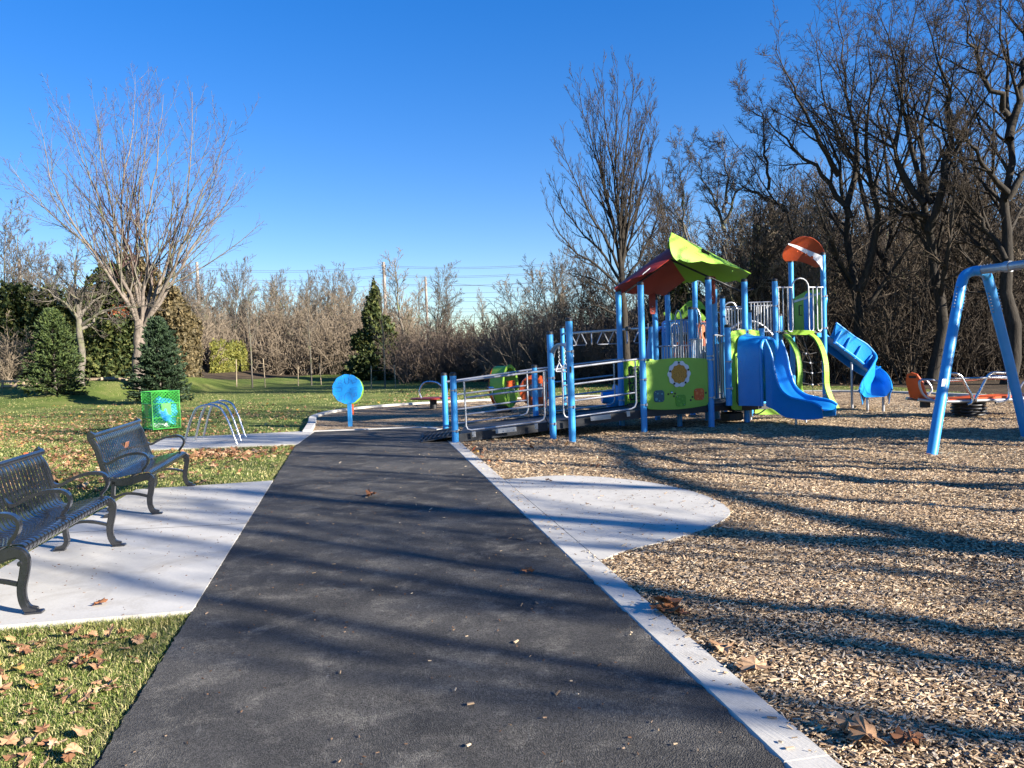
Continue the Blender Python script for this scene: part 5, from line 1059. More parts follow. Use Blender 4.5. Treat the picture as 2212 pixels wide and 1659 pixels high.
# ================================================================== bin, bike racks
g = V3(-8.27, 17.62, 0); bin_c = g + V3(0, .44, 0); cn = thing('litter_bin', 'square bright green wire mesh litter bin holding a blue bag', 'litter bin', bin_c)
corn = [g, g + V3(.44, .44, 0), g + V3(0, .88, 0), g + V3(-.44, .44, 0)]; Hc = .88
topc = [bin_c + (c - bin_c) * 1.04 + V3(0, 0, Hc) for c in corn]; botc = [bin_c + (c - bin_c) * .97 + V3(0, 0, .02) for c in corn]
k = MB()
for i in range(4):
    j = (i + 1) % 4; k.box((topc[i] + botc[i]) / 2, (.018, .018, Hc), uz=None, ux=(1, 1, 0), uy=(-1, 1, 0))
    for f_ in (0.0, .30, .68, 1.0): k.tube([botc[i] * (1 - f_) + topc[i] * f_, botc[j] * (1 - f_) + topc[j] * f_], .010 if f_ else .014, 6)
k.build('frame', CANG, cn)
for i in range(4):
    j = (i + 1) % 4; a, b, c_, d_ = botc[i], botc[j], topc[j], topc[i]; k = MB(); nu, nv = 8, 12
    def W_(u, v): return (a * (1 - u) + b * u) * (1 - v) + (d_ * (1 - u) + c_ * u) * v
    for q in range(-nv, nu + 1):
        for s in (1, -1):
            pts = []
            for v in range(0, nv + 1):
                u = (q + v) / nu if s > 0 else 1 - (q + v) / nu
                if -1e-6 <= u <= 1 + 1e-6: pts.append(W_(u, v / nv))
            if len(pts) > 1: k.tube([pts[0], pts[-1]], .0055, 4, caps=False)
    k.build('wire_mesh', CANG, cn)
    if i in (0, 3):
        nn = unit(np.cross(b - a, UZ)); cc_ = W_(.5, .52); k = MB(); k.box(cc_ + nn * .012 * (1 if (nn @ (cc_ - bin_c)) > 0 else -1), (.22, .008, .27), b - a, nn); k.build('sign_plate', CANG, cn)
def lumpy(c, r, sq, mat, name, label, cat, seed, grp=None):
    k = MB(); k.ball((0, 0, 0), r, 24, sq); rg = np.random.default_rng(seed); ph = rg.uniform(0, 6, 6)
    v = np.array(k.v); n = v / (np.linalg.norm(v, axis=1, keepdims=True) + 1e-9)
    a = 1 + .10 * np.sin(5 * n[:, 0] + ph[0] + 3 * n[:, 2]) + .09 * np.sin(7 * n[:, 1] + ph[1]) + .06 * np.sin(13 * n[:, 2] + 9 * n[:, 0] + ph[2]); k.v = [tuple(p) for p in v * a[:, None]]
    o = k.build(name, mat); o.location = [float(q) for q in c]; return tag(o, label, cat, grp)
lumpy(bin_c + V3(.07, -.02, .38), .31, (1, .85, 1.08), BAG, 'bin_bag', 'crumpled blue bag slumped inside the green wire bin', 'bag', 3)
lumpy(bin_c + V3(.0, -.05, .10), .16, (1.3, 1, .6), WHITEM, 'crumpled_wrapper', 'white crumpled rubbish at the bottom of the wire bin', 'rubbish', 5)
racks = [((-6.16, 14.30), (-5.06, 14.02)), ((-6.22, 14.95), (-5.20, 14.62)), ((-6.32, 15.62), (-5.34, 15.28))]
lab = ['nearest steel bike hoop, foremost of the three on the concrete strip', 'middle steel bike hoop of the three on the concrete strip', 'rearmost steel bike hoop of the three on the concrete strip']
for (a, b), lb in zip(racks, lab):
    a = V3(*a, 0); b = V3(*b, 0); m_ = (a + b) / 2; r_ = thing('bike_rack', lb, 'bike rack', m_, 0, 'bike rack hoops on the pad'); d = (b - a); Hk = .74
    pts = [a + UZ * .0, a + d * .14 + UZ * .42] + crs([a + d * .21 + UZ * .57, a + d * .30 + UZ * .69, a + d * .5 + UZ * Hk, a + d * .70 + UZ * .69, a + d * .79 + UZ * .57], 5) + [a + d * .86 + UZ * .42, b]
    k = MB(); k.tube(pts, .021, 14); k.build('hoop', CHROME, r_)
    for p in (a, b): k = MB(); k.cyl(p + UZ * .004, p + UZ * .012, .045, 16); k.build('foot_plate', CHROME, r_)
# ================================================================== trees
def tubes(P, R, k):
    """P (N,n,3), R (N,n) -> verts, quads"""
    N, n = P.shape[:2]; T = np.empty_like(P); T[:, 1:-1] = P[:, 2:] - P[:, :-2]; T[:, 0] = P[:, 1] - P[:, 0]; T[:, -1] = P[:, -1] - P[:, -2]
    T /= np.linalg.norm(T, axis=2, keepdims=True) + 1e-9
    ref = np.where(np.abs(T[:, :1, 2:3]) > .9, np.array([1., 0, 0]), np.array([0, 0, 1.])); ref = np.broadcast_to(ref, P.shape)
    U = np.cross(ref, T); U /= np.linalg.norm(U, axis=2, keepdims=True) + 1e-9; W = np.cross(T, U)
    a = np.arange(k) * 2 * math.pi / k; V = P[:, :, None] + R[:, :, None, None] * (np.cos(a)[None, None, :, None] * U[:, :, None] + np.sin(a)[None, None, :, None] * W[:, :, None])
    I = np.arange(N * n * k).reshape(N, n, k); A = I[:, :-1]; B = I[:, 1:]; F = np.stack([A, np.roll(A, -1, 2), np.roll(B, -1, 2), B], -1).reshape(-1, 4)
    return V.reshape(-1, 3), F
def curve_from(p, d, L, n, trop, jit, rg, zt=1.0):
    N = len(p); P = np.empty((N, n, 3)); P[:, 0] = p; d = d.copy()
    for i in range(1, n):
        d = d + rg.normal(0, jit, (N, 3)); d[:, 2] += trop; d /= np.linalg.norm(d, axis=1, keepdims=True); P[:, i] = P[:, i - 1] + d * (L / (n - 1))[:, None]
    return P
def spawn(P, R, cnt, t0, t1, ang, angsd, lr, n, trop, jit, rg, rr=0.55, tip=0.25, lmin=0.0, shape='dec', flat=0.0):
    """grow cnt children from each parent polyline"""
    N, m = P.shape[:2]; seg = np.linalg.norm(np.diff(P, axis=1), axis=2); L = seg.sum(1)
    t = rg.uniform(0, 1, (N, cnt)); t = t0 + (t1 - t0) * (np.arange(cnt)[None] + t) / cnt; t = t.ravel(); pi = np.repeat(np.arange(N), cnt)
    kp = rg.random(len(t)) < np.clip(L[pi] / (np.median(L) + 1e-9) * .95, .12, 1); t = t[kp]; pi = pi[kp]
    f = t * (m - 1); i = np.minimum(f.astype(int), m - 2); fr = (f - i)[:, None]
    p = P[pi, i] * (1 - fr) + P[pi, i + 1] * fr; r = R[pi, i] * (1 - fr[:, 0]) + R[pi, i + 1] * fr[:, 0]; T = P[pi, i + 1] - P[pi, i]; T /= np.linalg.norm(T, axis=1, keepdims=True) + 1e-9
    q = rg.normal(0, 1, (len(t), 3)); q[:, 2] *= (1 - flat); q -= T * (q * T).sum(1, keepdims=True); q /= np.linalg.norm(q, axis=1, keepdims=True) + 1e-9
    a = np.radians(rg.normal(ang, angsd, len(t)))[:, None]; d = T * np.cos(a) + q * np.sin(a)
    sh = {'dec': 1.05 - 0.72 * t, 'flat': np.ones_like(t), 'mid': 0.45 + 0.8 * np.sin(math.pi * np.clip(t, 0, 1)) * (1 - .3 * t)}[shape]
    Lc = L[pi] * lr * sh * rg.uniform(.65, 1.25, len(t)); Lc = np.maximum(Lc, lmin)
    C = curve_from(p, d, Lc, n, trop, jit, rg); r0 = np.minimum(r * rr, Lc * .035 + .002); tp = np.linspace(1, tip, n)[None]; return C, r0[:, None] * tp
def levels(P, R, specs, rg, rmin):
    out = [(P, R)]
    for s in specs: P, R = spawn(P, R, rg=rg, **s); R = np.maximum(R, rmin); out.append((P, R))
    return out
def mesh_levels(name, lv, sides, mat, parent):
    VV = []; FF = []; o = 0
    for (P, R), k in zip(lv, sides): V, F = tubes(P, R, k); VV.append(V); FF.append(F + o); o += len(V)
    return np_mesh(name, np.concatenate(VV), [np.concatenate(FF)], mat, parent)
def polyl(pts, rad, n):
    c = np.array(crs([np.array(p) for p in pts], 8)); s = np.concatenate([[0], np.cumsum(np.linalg.norm(np.diff(c, axis=0), axis=1))]); s /= s[-1]; q = np.linspace(0, 1, n)
    P = np.stack([np.interp(q, s, c[:, i]) for i in range(3)], 1); R = np.interp(q, np.linspace(0, 1, len(rad)), rad); return P, R
def bare_tree(name, label, cat, loc, trunks, specs, seed, bark, twig, rmin=.006, group=None, tr_sides=9, sides=(5, 4, 3, 3, 3), n0=10, wob=0.0, limbm=None):
    """trunks: list of (points, radii) relative to loc; the first is the bole"""
    rg = np.random.default_rng(seed); o = thing(name, label, cat, loc, 0, group); L = np.array(loc, float)
    PP = []; RR = []
    for pts, rad in trunks:
        P, R = polyl(pts, rad, n0)
        if wob: w = rg.normal(0, wob, P.shape); w[0] = 0; P = P + w
        PP.append(P); RR.append(R)
    P = np.array(PP); R = np.array(RR)
    V, F = tubes(P + L, R, tr_sides); np_mesh('trunk', V, [F], bark, o)
    Pl, Rl = (P[1:], R[1:]) if len(P) > 1 and specs[0].pop('skipbole', False) else (P, R)
    lv = levels(Pl, Rl, specs, rg, rmin)[1:]
    nb = 1 if len(lv) > 1 else 0
    if nb: V, F = tubes(lv[0][0] + L, lv[0][1], sides[0]); np_mesh('limbs', V, [F], limbm or bark, o)
    VV = []; FF = []; of = 0
    for (p, r), k in zip(lv[nb:], sides[nb:]): V, F = tubes(p + L, r, k); VV.append(V); FF.append(F + of); of += len(V)
    np_mesh('twigs', np.concatenate(VV), [np.concatenate(FF)], twig, o)
    return o
S = lambda **k: k
# ---- the big light-barked maple on the left
bx, by_ = at(299, 812, 37)[:2]; bz = tz(bx, by_) - .1; base = V3(bx, by_, bz)
def trk(pts, d0, dd, rad):
    """limb traced in the view at distance d0, drifting in depth by dd; relative to base"""
    n = len(pts); return ([at(x, y, d0 + dd * (i / (n - 1)) ** 1.0) - base for i, (x, y) in enumerate(pts)], rad)
T = [([V3(0, 0, 0), V3(0.02, 0, 1.2), at(303, 700, 37) - base, at(303, 694, 37) - base], [.30, .25, .27, .20])]
for pts, dd in (([(300, 706), (275, 650), (240, 590), (195, 535), (130, 480), (62, 415), (20, 350)], 1.0), ([(300, 706), (287, 650), (262, 590), (252, 520), (237, 440), (220, 350), (205, 230)], -1.5), ([(302, 700), (298, 640), (275, 570), (262, 470), (270, 370), (288, 280), (292, 160)], 1.8),
                ([(306, 706), (312, 640), (318, 560), (316, 480), (330, 400), (345, 300), (352, 205)], -1.0), ([(308, 706), (330, 650), (352, 590), (372, 520), (402, 440), (411, 340), (418, 200)], .8), ([(310, 706), (345, 640), (380, 575), (402, 505), (430, 430), (470, 350), (500, 260)], -1.6), ([(310, 706), (350, 650), (400, 560), (450, 490), (500, 420), (530, 370)], 2.2),
                ([(300, 704), (265, 640), (215, 560), (150, 470), (110, 380), (85, 260)], -2.5), ([(304, 700), (300, 600), (262, 500), (212, 420), (170, 330), (140, 235)], 3.0), ([(306, 702), (330, 600), (300, 500), (300, 400), (318, 300), (325, 215)], 3.0)):
    T.append(trk(pts, 37, dd, [.10, .074, .050, .032, .018, .007]))
bare_tree('maple_tree', 'broad light-barked bare maple with many rising limbs, behind the green bin', 'tree', base, T,
    [S(skipbole=True, cnt=17, t0=.12, t1=.97, ang=27, angsd=7, lr=.50, n=9, trop=.045, jit=.05, shape='dec', lmin=.5), S(cnt=10, t0=.10, t1=1, ang=34, angsd=10, lr=.32, n=6, trop=.06, jit=.07, lmin=.2), S(cnt=5, t0=.12, t1=1, ang=40, angsd=14, lr=.40, n=4, trop=.05, jit=.10, lmin=.12)], 5, BARK_M, TWIG_P, limbm=BARK_G, rmin=.005, sides=(5, 3, 3), n0=14, wob=.035)
# ---- low spreading bare tree left of it
bx, by_ = at(176, 826, 36.0)[:2]; bz = tz(bx, by_) - .1; base = V3(bx, by_, bz)
T = [([V3(0, 0, 0), at(174, 760, 36) - base, at(172, 700, 36) - base, at(170, 660, 36) - base], [.20, .15, .14, .11])]
for pts, dd in (([(172, 705), (150, 660), (120, 640), (80, 615), (20, 600)], -1), ([(172, 695), (160, 640), (130, 600), (105, 570)], 1.5), ([(170, 672), (163, 620), (165, 560), (170, 505)], .5), ([(170, 672), (185, 620), (215, 580), (240, 540)], -1.2), ([(172, 690), (200, 650), (240, 630), (290, 600)], 1), ([(174, 705), (200, 685), (235, 668), (280, 665), (330, 660)], -.5), ([(173, 712), (195, 700), (215, 680), (260, 660), (310, 640)], 1.8), ([(171, 690), (140, 655), (90, 600), (60, 570)], 2.0)):
    T.append(trk(pts, 36.0, dd, [.085, .06, .04, .02, .01]))
bare_tree('orchard_tree', 'low bare tree with wide level boughs between the two young spruces', 'tree', base, T,
    [S(skipbole=True, cnt=13, t0=.12, t1=.99, ang=42, angsd=12, lr=.38, n=6, trop=.05, jit=.13, lmin=.5), S(cnt=7, t0=.15, t1=1, ang=40, angsd=12, lr=.42, n=5, trop=.04, jit=.14, lmin=.3), S(cnt=4, t0=.2, t1=1, ang=42, angsd=14, lr=.45, n=4, trop=.03, jit=.15, lmin=.2)], 8, BARK_G, TWIG_G, rmin=.0075, sides=(5, 3, 3), n0=10, wob=.04)
# ---- tall upswept tree behind the roof
bx, by_ = at(1358, 842, 27.5)[:2]; bz = tz(bx, by_) - .1; base = V3(bx, by_, bz)
T = [([V3(0, 0, 0), at(1349, 700, 27.5) - base, at(1343, 600, 27.5) - base, at(1338, 540, 27.5) - base], [.17, .14, .12, .09])]
for pts, dd in (([(1347, 600), (1338, 500), (1328, 400), (1310, 280), (1300, 150)], 0), ([(1343, 580), (1322, 480), (1298, 380), (1262, 250), (1248, 185)], .8), ([(1343, 560), (1335, 450), (1330, 350), (1332, 240), (1335, 150)], -.8), ([(1342, 560), (1345, 450), (1350, 340), (1362, 240), (1372, 165)], .6), ([(1343, 570), (1358, 480), (1370, 380), (1388, 290), (1402, 200)], -.5), ([(1343, 590), (1360, 520), (1385, 420), (1405, 330), (1415, 250)], 1.0), ([(1341, 590), (1310, 520), (1270, 450), (1235, 380), (1205, 300)], -.8), ([(1341, 610), (1300, 545), (1255, 500), (1215, 445), (1195, 380)], .9),
                ([(1342, 625), (1290, 575), (1240, 540), (1195, 480), (1178, 430)], -.3), ([(1345, 620), (1380, 560), (1410, 500), (1430, 430), (1440, 360)], 0), ([(1345, 640), (1370, 600), (1395, 570), (1430, 520)], .8), ([(1346, 650), (1310, 620), (1270, 600), (1225, 590)], .4), ([(1348, 690), (1310, 670), (1280, 660), (1262, 668)], -.6), ([(1347, 670), (1320, 640), (1290, 620), (1262, 600)], -.9), ([(1342, 600), (1330, 500), (1302, 390), (1285, 300), (1278, 200)], 1.2), ([(1343, 580), (1352, 480), (1372, 360), (1388, 250)], 1.3)):
    T.append(trk(pts, 27.5, dd, [.055, .042, .028, .016, .006]))
bare_tree('tall_tree', 'tall narrow bare tree with upswept shoots rising behind the play roof', 'tree', base, T,
    [S(skipbole=True, cnt=24, t0=.10, t1=.97, ang=26, angsd=7, lr=.34, n=7, trop=.10, jit=.05, lmin=.4), S(cnt=6, t0=.15, t1=.95, ang=28, angsd=8, lr=.40, n=6, trop=.12, jit=.06, lmin=.25), S(cnt=3, t0=.3, t1=1, ang=30, angsd=10, lr=.4, n=4, trop=.1, jit=.08, lmin=.12)], 9, BARK_D, TWIG_D, rmin=.0055, sides=(4, 3, 3), n0=14, wob=.02)
# ---- large dark trees at the edge of the wood on the right
DK = lambda seed, den=1.0, tw=TWIG_D: [S(cnt=int(16 * den), t0=.20, t1=.97, ang=42, angsd=12, lr=.40, n=8, trop=.05, jit=.08, lmin=.6), S(cnt=13, t0=.10, t1=1, ang=40, angsd=12, lr=.40, n=7, trop=.04, jit=.09, lmin=.3), S(cnt=8, t0=.12, t1=1, ang=42, angsd=14, lr=.42, n=5, trop=.03, jit=.11, lmin=.15)]
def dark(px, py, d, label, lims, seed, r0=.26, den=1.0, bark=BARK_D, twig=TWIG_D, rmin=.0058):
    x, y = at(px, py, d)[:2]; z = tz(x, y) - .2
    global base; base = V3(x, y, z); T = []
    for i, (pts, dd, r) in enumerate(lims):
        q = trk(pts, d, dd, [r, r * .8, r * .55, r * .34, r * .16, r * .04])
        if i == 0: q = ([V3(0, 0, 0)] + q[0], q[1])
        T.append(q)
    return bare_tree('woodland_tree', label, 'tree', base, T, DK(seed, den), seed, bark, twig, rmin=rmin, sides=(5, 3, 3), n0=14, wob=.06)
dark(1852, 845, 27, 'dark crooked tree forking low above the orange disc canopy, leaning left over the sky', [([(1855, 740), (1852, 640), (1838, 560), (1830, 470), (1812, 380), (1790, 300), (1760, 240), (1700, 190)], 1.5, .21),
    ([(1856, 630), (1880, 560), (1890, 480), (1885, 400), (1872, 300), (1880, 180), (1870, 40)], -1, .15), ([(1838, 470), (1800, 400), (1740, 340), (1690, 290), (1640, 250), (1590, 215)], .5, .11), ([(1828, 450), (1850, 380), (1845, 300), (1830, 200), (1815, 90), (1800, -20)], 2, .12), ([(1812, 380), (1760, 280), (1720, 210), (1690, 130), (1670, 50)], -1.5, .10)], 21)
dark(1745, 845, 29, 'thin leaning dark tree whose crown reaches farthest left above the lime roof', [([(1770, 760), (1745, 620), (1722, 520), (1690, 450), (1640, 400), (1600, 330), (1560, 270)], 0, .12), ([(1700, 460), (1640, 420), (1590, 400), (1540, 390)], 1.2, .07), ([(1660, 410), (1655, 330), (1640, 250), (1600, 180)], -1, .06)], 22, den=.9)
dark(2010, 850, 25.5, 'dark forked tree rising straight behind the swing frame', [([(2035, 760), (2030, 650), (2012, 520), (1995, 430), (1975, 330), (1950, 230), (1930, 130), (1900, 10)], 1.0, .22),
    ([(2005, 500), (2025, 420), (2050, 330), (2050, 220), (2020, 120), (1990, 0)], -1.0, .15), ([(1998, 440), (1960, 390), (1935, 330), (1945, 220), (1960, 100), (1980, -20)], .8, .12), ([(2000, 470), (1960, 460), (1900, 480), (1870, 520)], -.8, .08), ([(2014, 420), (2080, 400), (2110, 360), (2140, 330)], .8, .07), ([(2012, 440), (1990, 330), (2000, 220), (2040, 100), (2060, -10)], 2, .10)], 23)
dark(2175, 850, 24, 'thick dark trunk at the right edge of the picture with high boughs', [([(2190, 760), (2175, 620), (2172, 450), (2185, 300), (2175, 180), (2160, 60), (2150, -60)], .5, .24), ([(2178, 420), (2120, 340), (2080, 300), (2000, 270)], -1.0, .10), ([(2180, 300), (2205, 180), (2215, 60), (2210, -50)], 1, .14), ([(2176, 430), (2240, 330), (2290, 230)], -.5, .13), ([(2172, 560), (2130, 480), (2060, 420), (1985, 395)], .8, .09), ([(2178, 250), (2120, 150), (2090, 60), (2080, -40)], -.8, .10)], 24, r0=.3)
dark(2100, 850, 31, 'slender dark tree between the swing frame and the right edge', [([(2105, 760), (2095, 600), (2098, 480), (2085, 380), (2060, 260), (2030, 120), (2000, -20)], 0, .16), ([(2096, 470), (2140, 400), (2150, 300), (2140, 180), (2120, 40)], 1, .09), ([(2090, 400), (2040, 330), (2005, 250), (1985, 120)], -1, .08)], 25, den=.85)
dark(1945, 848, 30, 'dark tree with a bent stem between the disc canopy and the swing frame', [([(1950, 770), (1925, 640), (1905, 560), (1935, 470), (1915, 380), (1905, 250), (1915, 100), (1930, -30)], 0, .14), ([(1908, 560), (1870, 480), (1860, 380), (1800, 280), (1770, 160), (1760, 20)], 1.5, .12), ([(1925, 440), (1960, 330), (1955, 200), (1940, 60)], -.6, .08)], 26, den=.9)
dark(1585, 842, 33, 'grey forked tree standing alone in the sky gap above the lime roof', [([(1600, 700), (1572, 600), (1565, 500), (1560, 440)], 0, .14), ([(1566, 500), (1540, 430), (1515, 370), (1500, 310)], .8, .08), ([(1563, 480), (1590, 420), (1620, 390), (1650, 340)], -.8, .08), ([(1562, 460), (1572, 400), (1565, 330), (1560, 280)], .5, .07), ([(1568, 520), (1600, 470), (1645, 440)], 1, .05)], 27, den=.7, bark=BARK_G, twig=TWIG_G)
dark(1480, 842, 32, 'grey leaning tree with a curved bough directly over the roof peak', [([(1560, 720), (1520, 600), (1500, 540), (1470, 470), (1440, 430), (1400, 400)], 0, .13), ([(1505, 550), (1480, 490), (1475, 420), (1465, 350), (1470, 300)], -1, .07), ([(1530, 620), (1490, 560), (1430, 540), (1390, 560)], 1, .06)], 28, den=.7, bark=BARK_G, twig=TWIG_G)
# ---- background wood: variants, then copies
def proto(H, stems, specs, seed, bark, twig, rmin, spread=.2, low=.0):
    rg = np.random.default_rng(seed); T = []
    for i in range(stems):
        a = rg.uniform(0, 6.28); s = spread * H * (0.3 if stems == 1 else rg.uniform(.5, 1.2)); dx, dy = math.cos(a) * s, math.sin(a) * s; h = H * rg.uniform(.72, 1.0)
        r = H * .0105 * (1 if stems == 1 else .72); T.append(([V3(0, 0, 0), V3(dx * .15, dy * .15, h * .3), V3(dx * .55, dy * .55, h * .65), V3(dx, dy, h)], [r, r * .75, r * .42, r * .08]))
    return bare_tree('background_tree', '', 'tree', (0, 0, 0), T, specs, seed, bark, twig, rmin=rmin, n0=9, wob=H * .006, tr_sides=6, sides=(4, 3, 3))
UP = [S(cnt=22, t0=.18, t1=.97, ang=32, angsd=8, lr=.40, n=7, trop=.07, jit=.055, lmin=.4, shape='dec'), S(cnt=9, t0=.12, t1=1, ang=32, angsd=9, lr=.42, n=6, trop=.06, jit=.07, lmin=.3), S(cnt=6, t0=.15, t1=1, ang=36, angsd=12, lr=.45, n=4, trop=.04, jit=.09, lmin=.2)]
RN = [S(cnt=18, t0=.22, t1=.97, ang=44, angsd=11, lr=.45, n=7, trop=.06, jit=.08, lmin=.5, shape='dec'), S(cnt=10, t0=.12, t1=1, ang=40, angsd=11, lr=.42, n=6, trop=.04, jit=.09, lmin=.3), S(cnt=6, t0=.15, t1=1, ang=40, angsd=13, lr=.45, n=4, trop=.02, jit=.11, lmin=.2)]
BU = [S(cnt=14, t0=.05, t1=.98, ang=32, angsd=12, lr=.45, n=6, trop=.05, jit=.08, lmin=.4, shape='dec'), S(cnt=8, t0=.12, t1=1, ang=36, angsd=13, lr=.45, n=5, trop=.03, jit=.10, lmin=.3), S(cnt=5, t0=.15, t1=1, ang=40, angsd=13, lr=.5, n=4, trop=.02, jit=.11, lmin=.2)]
SL = [S(cnt=12, t0=.42, t1=.95, ang=30, angsd=7, lr=.30, n=6, trop=.06, jit=.05, lmin=.4, shape='dec'), S(cnt=5, t0=.2, t1=1, ang=34, angsd=9, lr=.40, n=5, trop=.05, jit=.07, lmin=.3), S(cnt=3, t0=.2, t1=1, ang=36, angsd=12, lr=.45, n=4, trop=.03, jit=.09, lmin=.2)]
cp = lambda L: [dict(s) for s in L]
PT = {'up1': proto(10, 1, cp(UP), 41, BARK_G, TWIG_T, .011, .12), 'up2': proto(10, 3, cp(UP), 42, BARK_G, TWIG_G, .011, .2), 'rn1': proto(10, 2, cp(RN), 43, BARK_G, TWIG_T, .012, .18), 'rn2': proto(10, 1, cp(RN), 44, BARK_G, TWIG_R, .012, .12),
      'bu1': proto(10, 6, cp(BU), 45, BARK_G, TWIG_R, .016, .34), 'bu2': proto(10, 7, cp(BU), 46, BARK_G, TWIG_T, .016, .30), 'dk1': proto(10, 2, cp(RN), 47, BARK_D, TWIG_D, .011, .2), 'dk2': proto(10, 3, cp(UP), 48, BARK_D, TWIG_D, .011, .25)}
PT['sl'] = proto(10, 1, cp(SL), 49, BARK_D, TWIG_D, .010, .06); PT['sl2'] = proto(10, 2, cp(SL), 50, BARK_D, TWIG_D, .010, .10)
used = set(); PRG = np.random.default_rng(77)
def put(kind, px, d, topy, label, group, cat='tree', sink=.2, wide=1.0):
    x = at(px, 800, d)[0]; z = tz(x, d) - sink; H = zof(x, d, topy) - z; o = PT[kind] if kind not in used else copy_tree(PT[kind]); used.add(kind)
    s = H / 9.6; o.location = (float(x), float(d), z); o.rotation_euler = (0, 0, float(PRG.uniform(0, 6.28))); o.scale = (s * wide, s * wide, s); o['label'] = label; o['category'] = cat; o['group'] = group; return o
G1 = 'bare trees of the far wood'
# (kind, px, distance, top py)
put('rn1', 640, 62, 570, 'rounded bare tree with a pale stem standing above the middle saplings', G1)
put('up1', 875, 58, 548, 'tall thin bare tree just right of the dark green cedar', G1, wide=1.3)
put('up2', 940, 66, 590, 'wide grey bare tree on the right shoulder of the cedar', G1, wide=1.2)
put('up1', 1048, 60, 628, 'small lone bare tree in the gap of open sky under the wires', G1)
put('up2', 505, 66, 575, 'bare tree left of the lawn opening, beside the utility pole', G1)
LB = ['thin brown bare tree in the far wood between the maple and the cedar', 'thin brown bare tree in the far wood between the cedar and the ramp', 'dark bare tree in the wood between the ramp and the lime roof', 'dark bare tree deep in the shaded wood behind the tower and swings', 'pale bare tree far off behind the dark hedge on the left']
for px, d, ty, kd in ((440, 70, 600, 'up2'), (468, 62, 620, 'bu2'), (540, 72, 600, 'up1'), (575, 68, 610, 'up2'), (600, 74, 605, 'rn2'), (672, 70, 615, 'up1'), (700, 66, 612, 'up2'), (728, 72, 600, 'rn2'), (752, 64, 618, 'up1'), (775, 76, 590, 'up2'), (800, 72, 600, 'rn1'), (452, 66, 590, 'up2'), (485, 74, 600, 'rn2'), (525, 76, 590, 'up2'), (558, 66, 615, 'rn1'), (590, 78, 598, 'up2'), (615, 66, 620, 'bu2'), (655, 74, 600, 'up2'), (685, 78, 596, 'rn1'), (715, 70, 606, 'bu2'), (740, 78, 592, 'up2'), (765, 70, 612, 'rn2'), (790, 66, 620, 'bu2')): put(kd, px, d, ty, LB[0], G1)
for px, d, ty, kd in ((905, 72, 600, 'up1'), (965, 74, 612, 'rn2'), (985, 60, 690, 'bu1'), (1010, 56, 705, 'bu1'), (1030, 64, 690, 'rn2'), (1070, 54, 700, 'bu1'), (1095, 58, 690, 'up2'), (940, 54, 700, 'bu1'), (905, 52, 720, 'bu1')): put(kd, px, d, ty, LB[1], G1)
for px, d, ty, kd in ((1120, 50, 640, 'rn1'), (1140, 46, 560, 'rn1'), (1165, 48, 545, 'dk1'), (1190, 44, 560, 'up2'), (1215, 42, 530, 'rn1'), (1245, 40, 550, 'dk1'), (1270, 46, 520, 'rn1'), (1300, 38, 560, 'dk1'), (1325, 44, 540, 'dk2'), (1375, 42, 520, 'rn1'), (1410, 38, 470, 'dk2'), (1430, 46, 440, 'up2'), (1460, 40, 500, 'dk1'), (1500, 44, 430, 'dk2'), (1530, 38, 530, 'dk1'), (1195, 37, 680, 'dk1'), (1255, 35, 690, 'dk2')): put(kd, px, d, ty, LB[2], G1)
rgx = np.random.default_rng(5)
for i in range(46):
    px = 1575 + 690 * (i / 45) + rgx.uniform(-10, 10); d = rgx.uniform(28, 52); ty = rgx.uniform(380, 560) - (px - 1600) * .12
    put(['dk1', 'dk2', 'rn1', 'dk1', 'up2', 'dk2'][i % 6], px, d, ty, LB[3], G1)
for px, d, ty in ((15, 60, 470), (60, 64, 545), (110, 70, 570), (-40, 58, 440), (380, 72, 590), (410, 66, 585)): put('up2', px, d, ty, LB[4], G1)
# ---- brush below the trees: one mass nobody could count
def brush(name, label, XY, h, seed, twig, rmin=.009, stems=5, c2=6, c3=3):
    rg = np.random.default_rng(seed); N = len(XY); zz = terr(XY[:, 0], XY[:, 1]) - .1; p = np.repeat(np.stack([XY[:, 0], XY[:, 1], zz], 1), stems, 0); p[:, :2] += rg.normal(0, .22, (len(p), 2))
    d = rg.normal(0, .38, (len(p), 3)); d[:, 2] = 1; d /= np.linalg.norm(d, axis=1, keepdims=True); L = np.repeat(h, stems) * rg.uniform(.5, 1.1, len(p)); P = curve_from(p, d, L, 7, .02, .13, rg); R = (L * .006)[:, None] * np.linspace(1, .2, 7)[None]; R = np.maximum(R, rmin)
    lv = levels(P, R, [S(cnt=c2, t0=.15, t1=1, ang=42, angsd=16, lr=.42, n=5, trop=.03, jit=.16, lmin=.3), S(cnt=c3, t0=.1, t1=1, ang=45, angsd=16, lr=.5, n=4, trop=.02, jit=.18, lmin=.2)], rg, rmin)
    return tag(mesh_levels(name, lv, (4, 3, 3), twig, None), label, 'undergrowth', None, 'stuff')
def strip(n, pxs, dlo, dhi, rg):
    px = rg.uniform(pxs[0], pxs[1], n); d = rg.uniform(dlo, dhi, n); return np.stack([(px - 1106 - 10) / PF * d, d], 1)
rg = np.random.default_rng(3)
XY = strip(620, (1440, 2560), 26.0, 42, rg); XY = XY[(XY[:, 1] > grassline(XY[:, 0]) + 1.5)]; brush('undergrowth', 'dark tangled bare undergrowth on the wooded bank at the right', XY, rg.uniform(1.8, 5.0, len(XY)), 31, TWIG_D, .010)
XY = strip(260, (1600, 2500), 42, 60, rg); brush('undergrowth', 'upper tangle of bare brush deep in the right-hand wood', XY, rg.uniform(4, 8, len(XY)), 35, TWIG_D, .016)
XY = strip(420, (1090, 1500), 32.5, 50, rg); brush('undergrowth', 'brown bare thicket behind the ramp and overhead ladder', XY, rg.uniform(1.8, 4.2, len(XY)), 32, TWIG_G, .011)
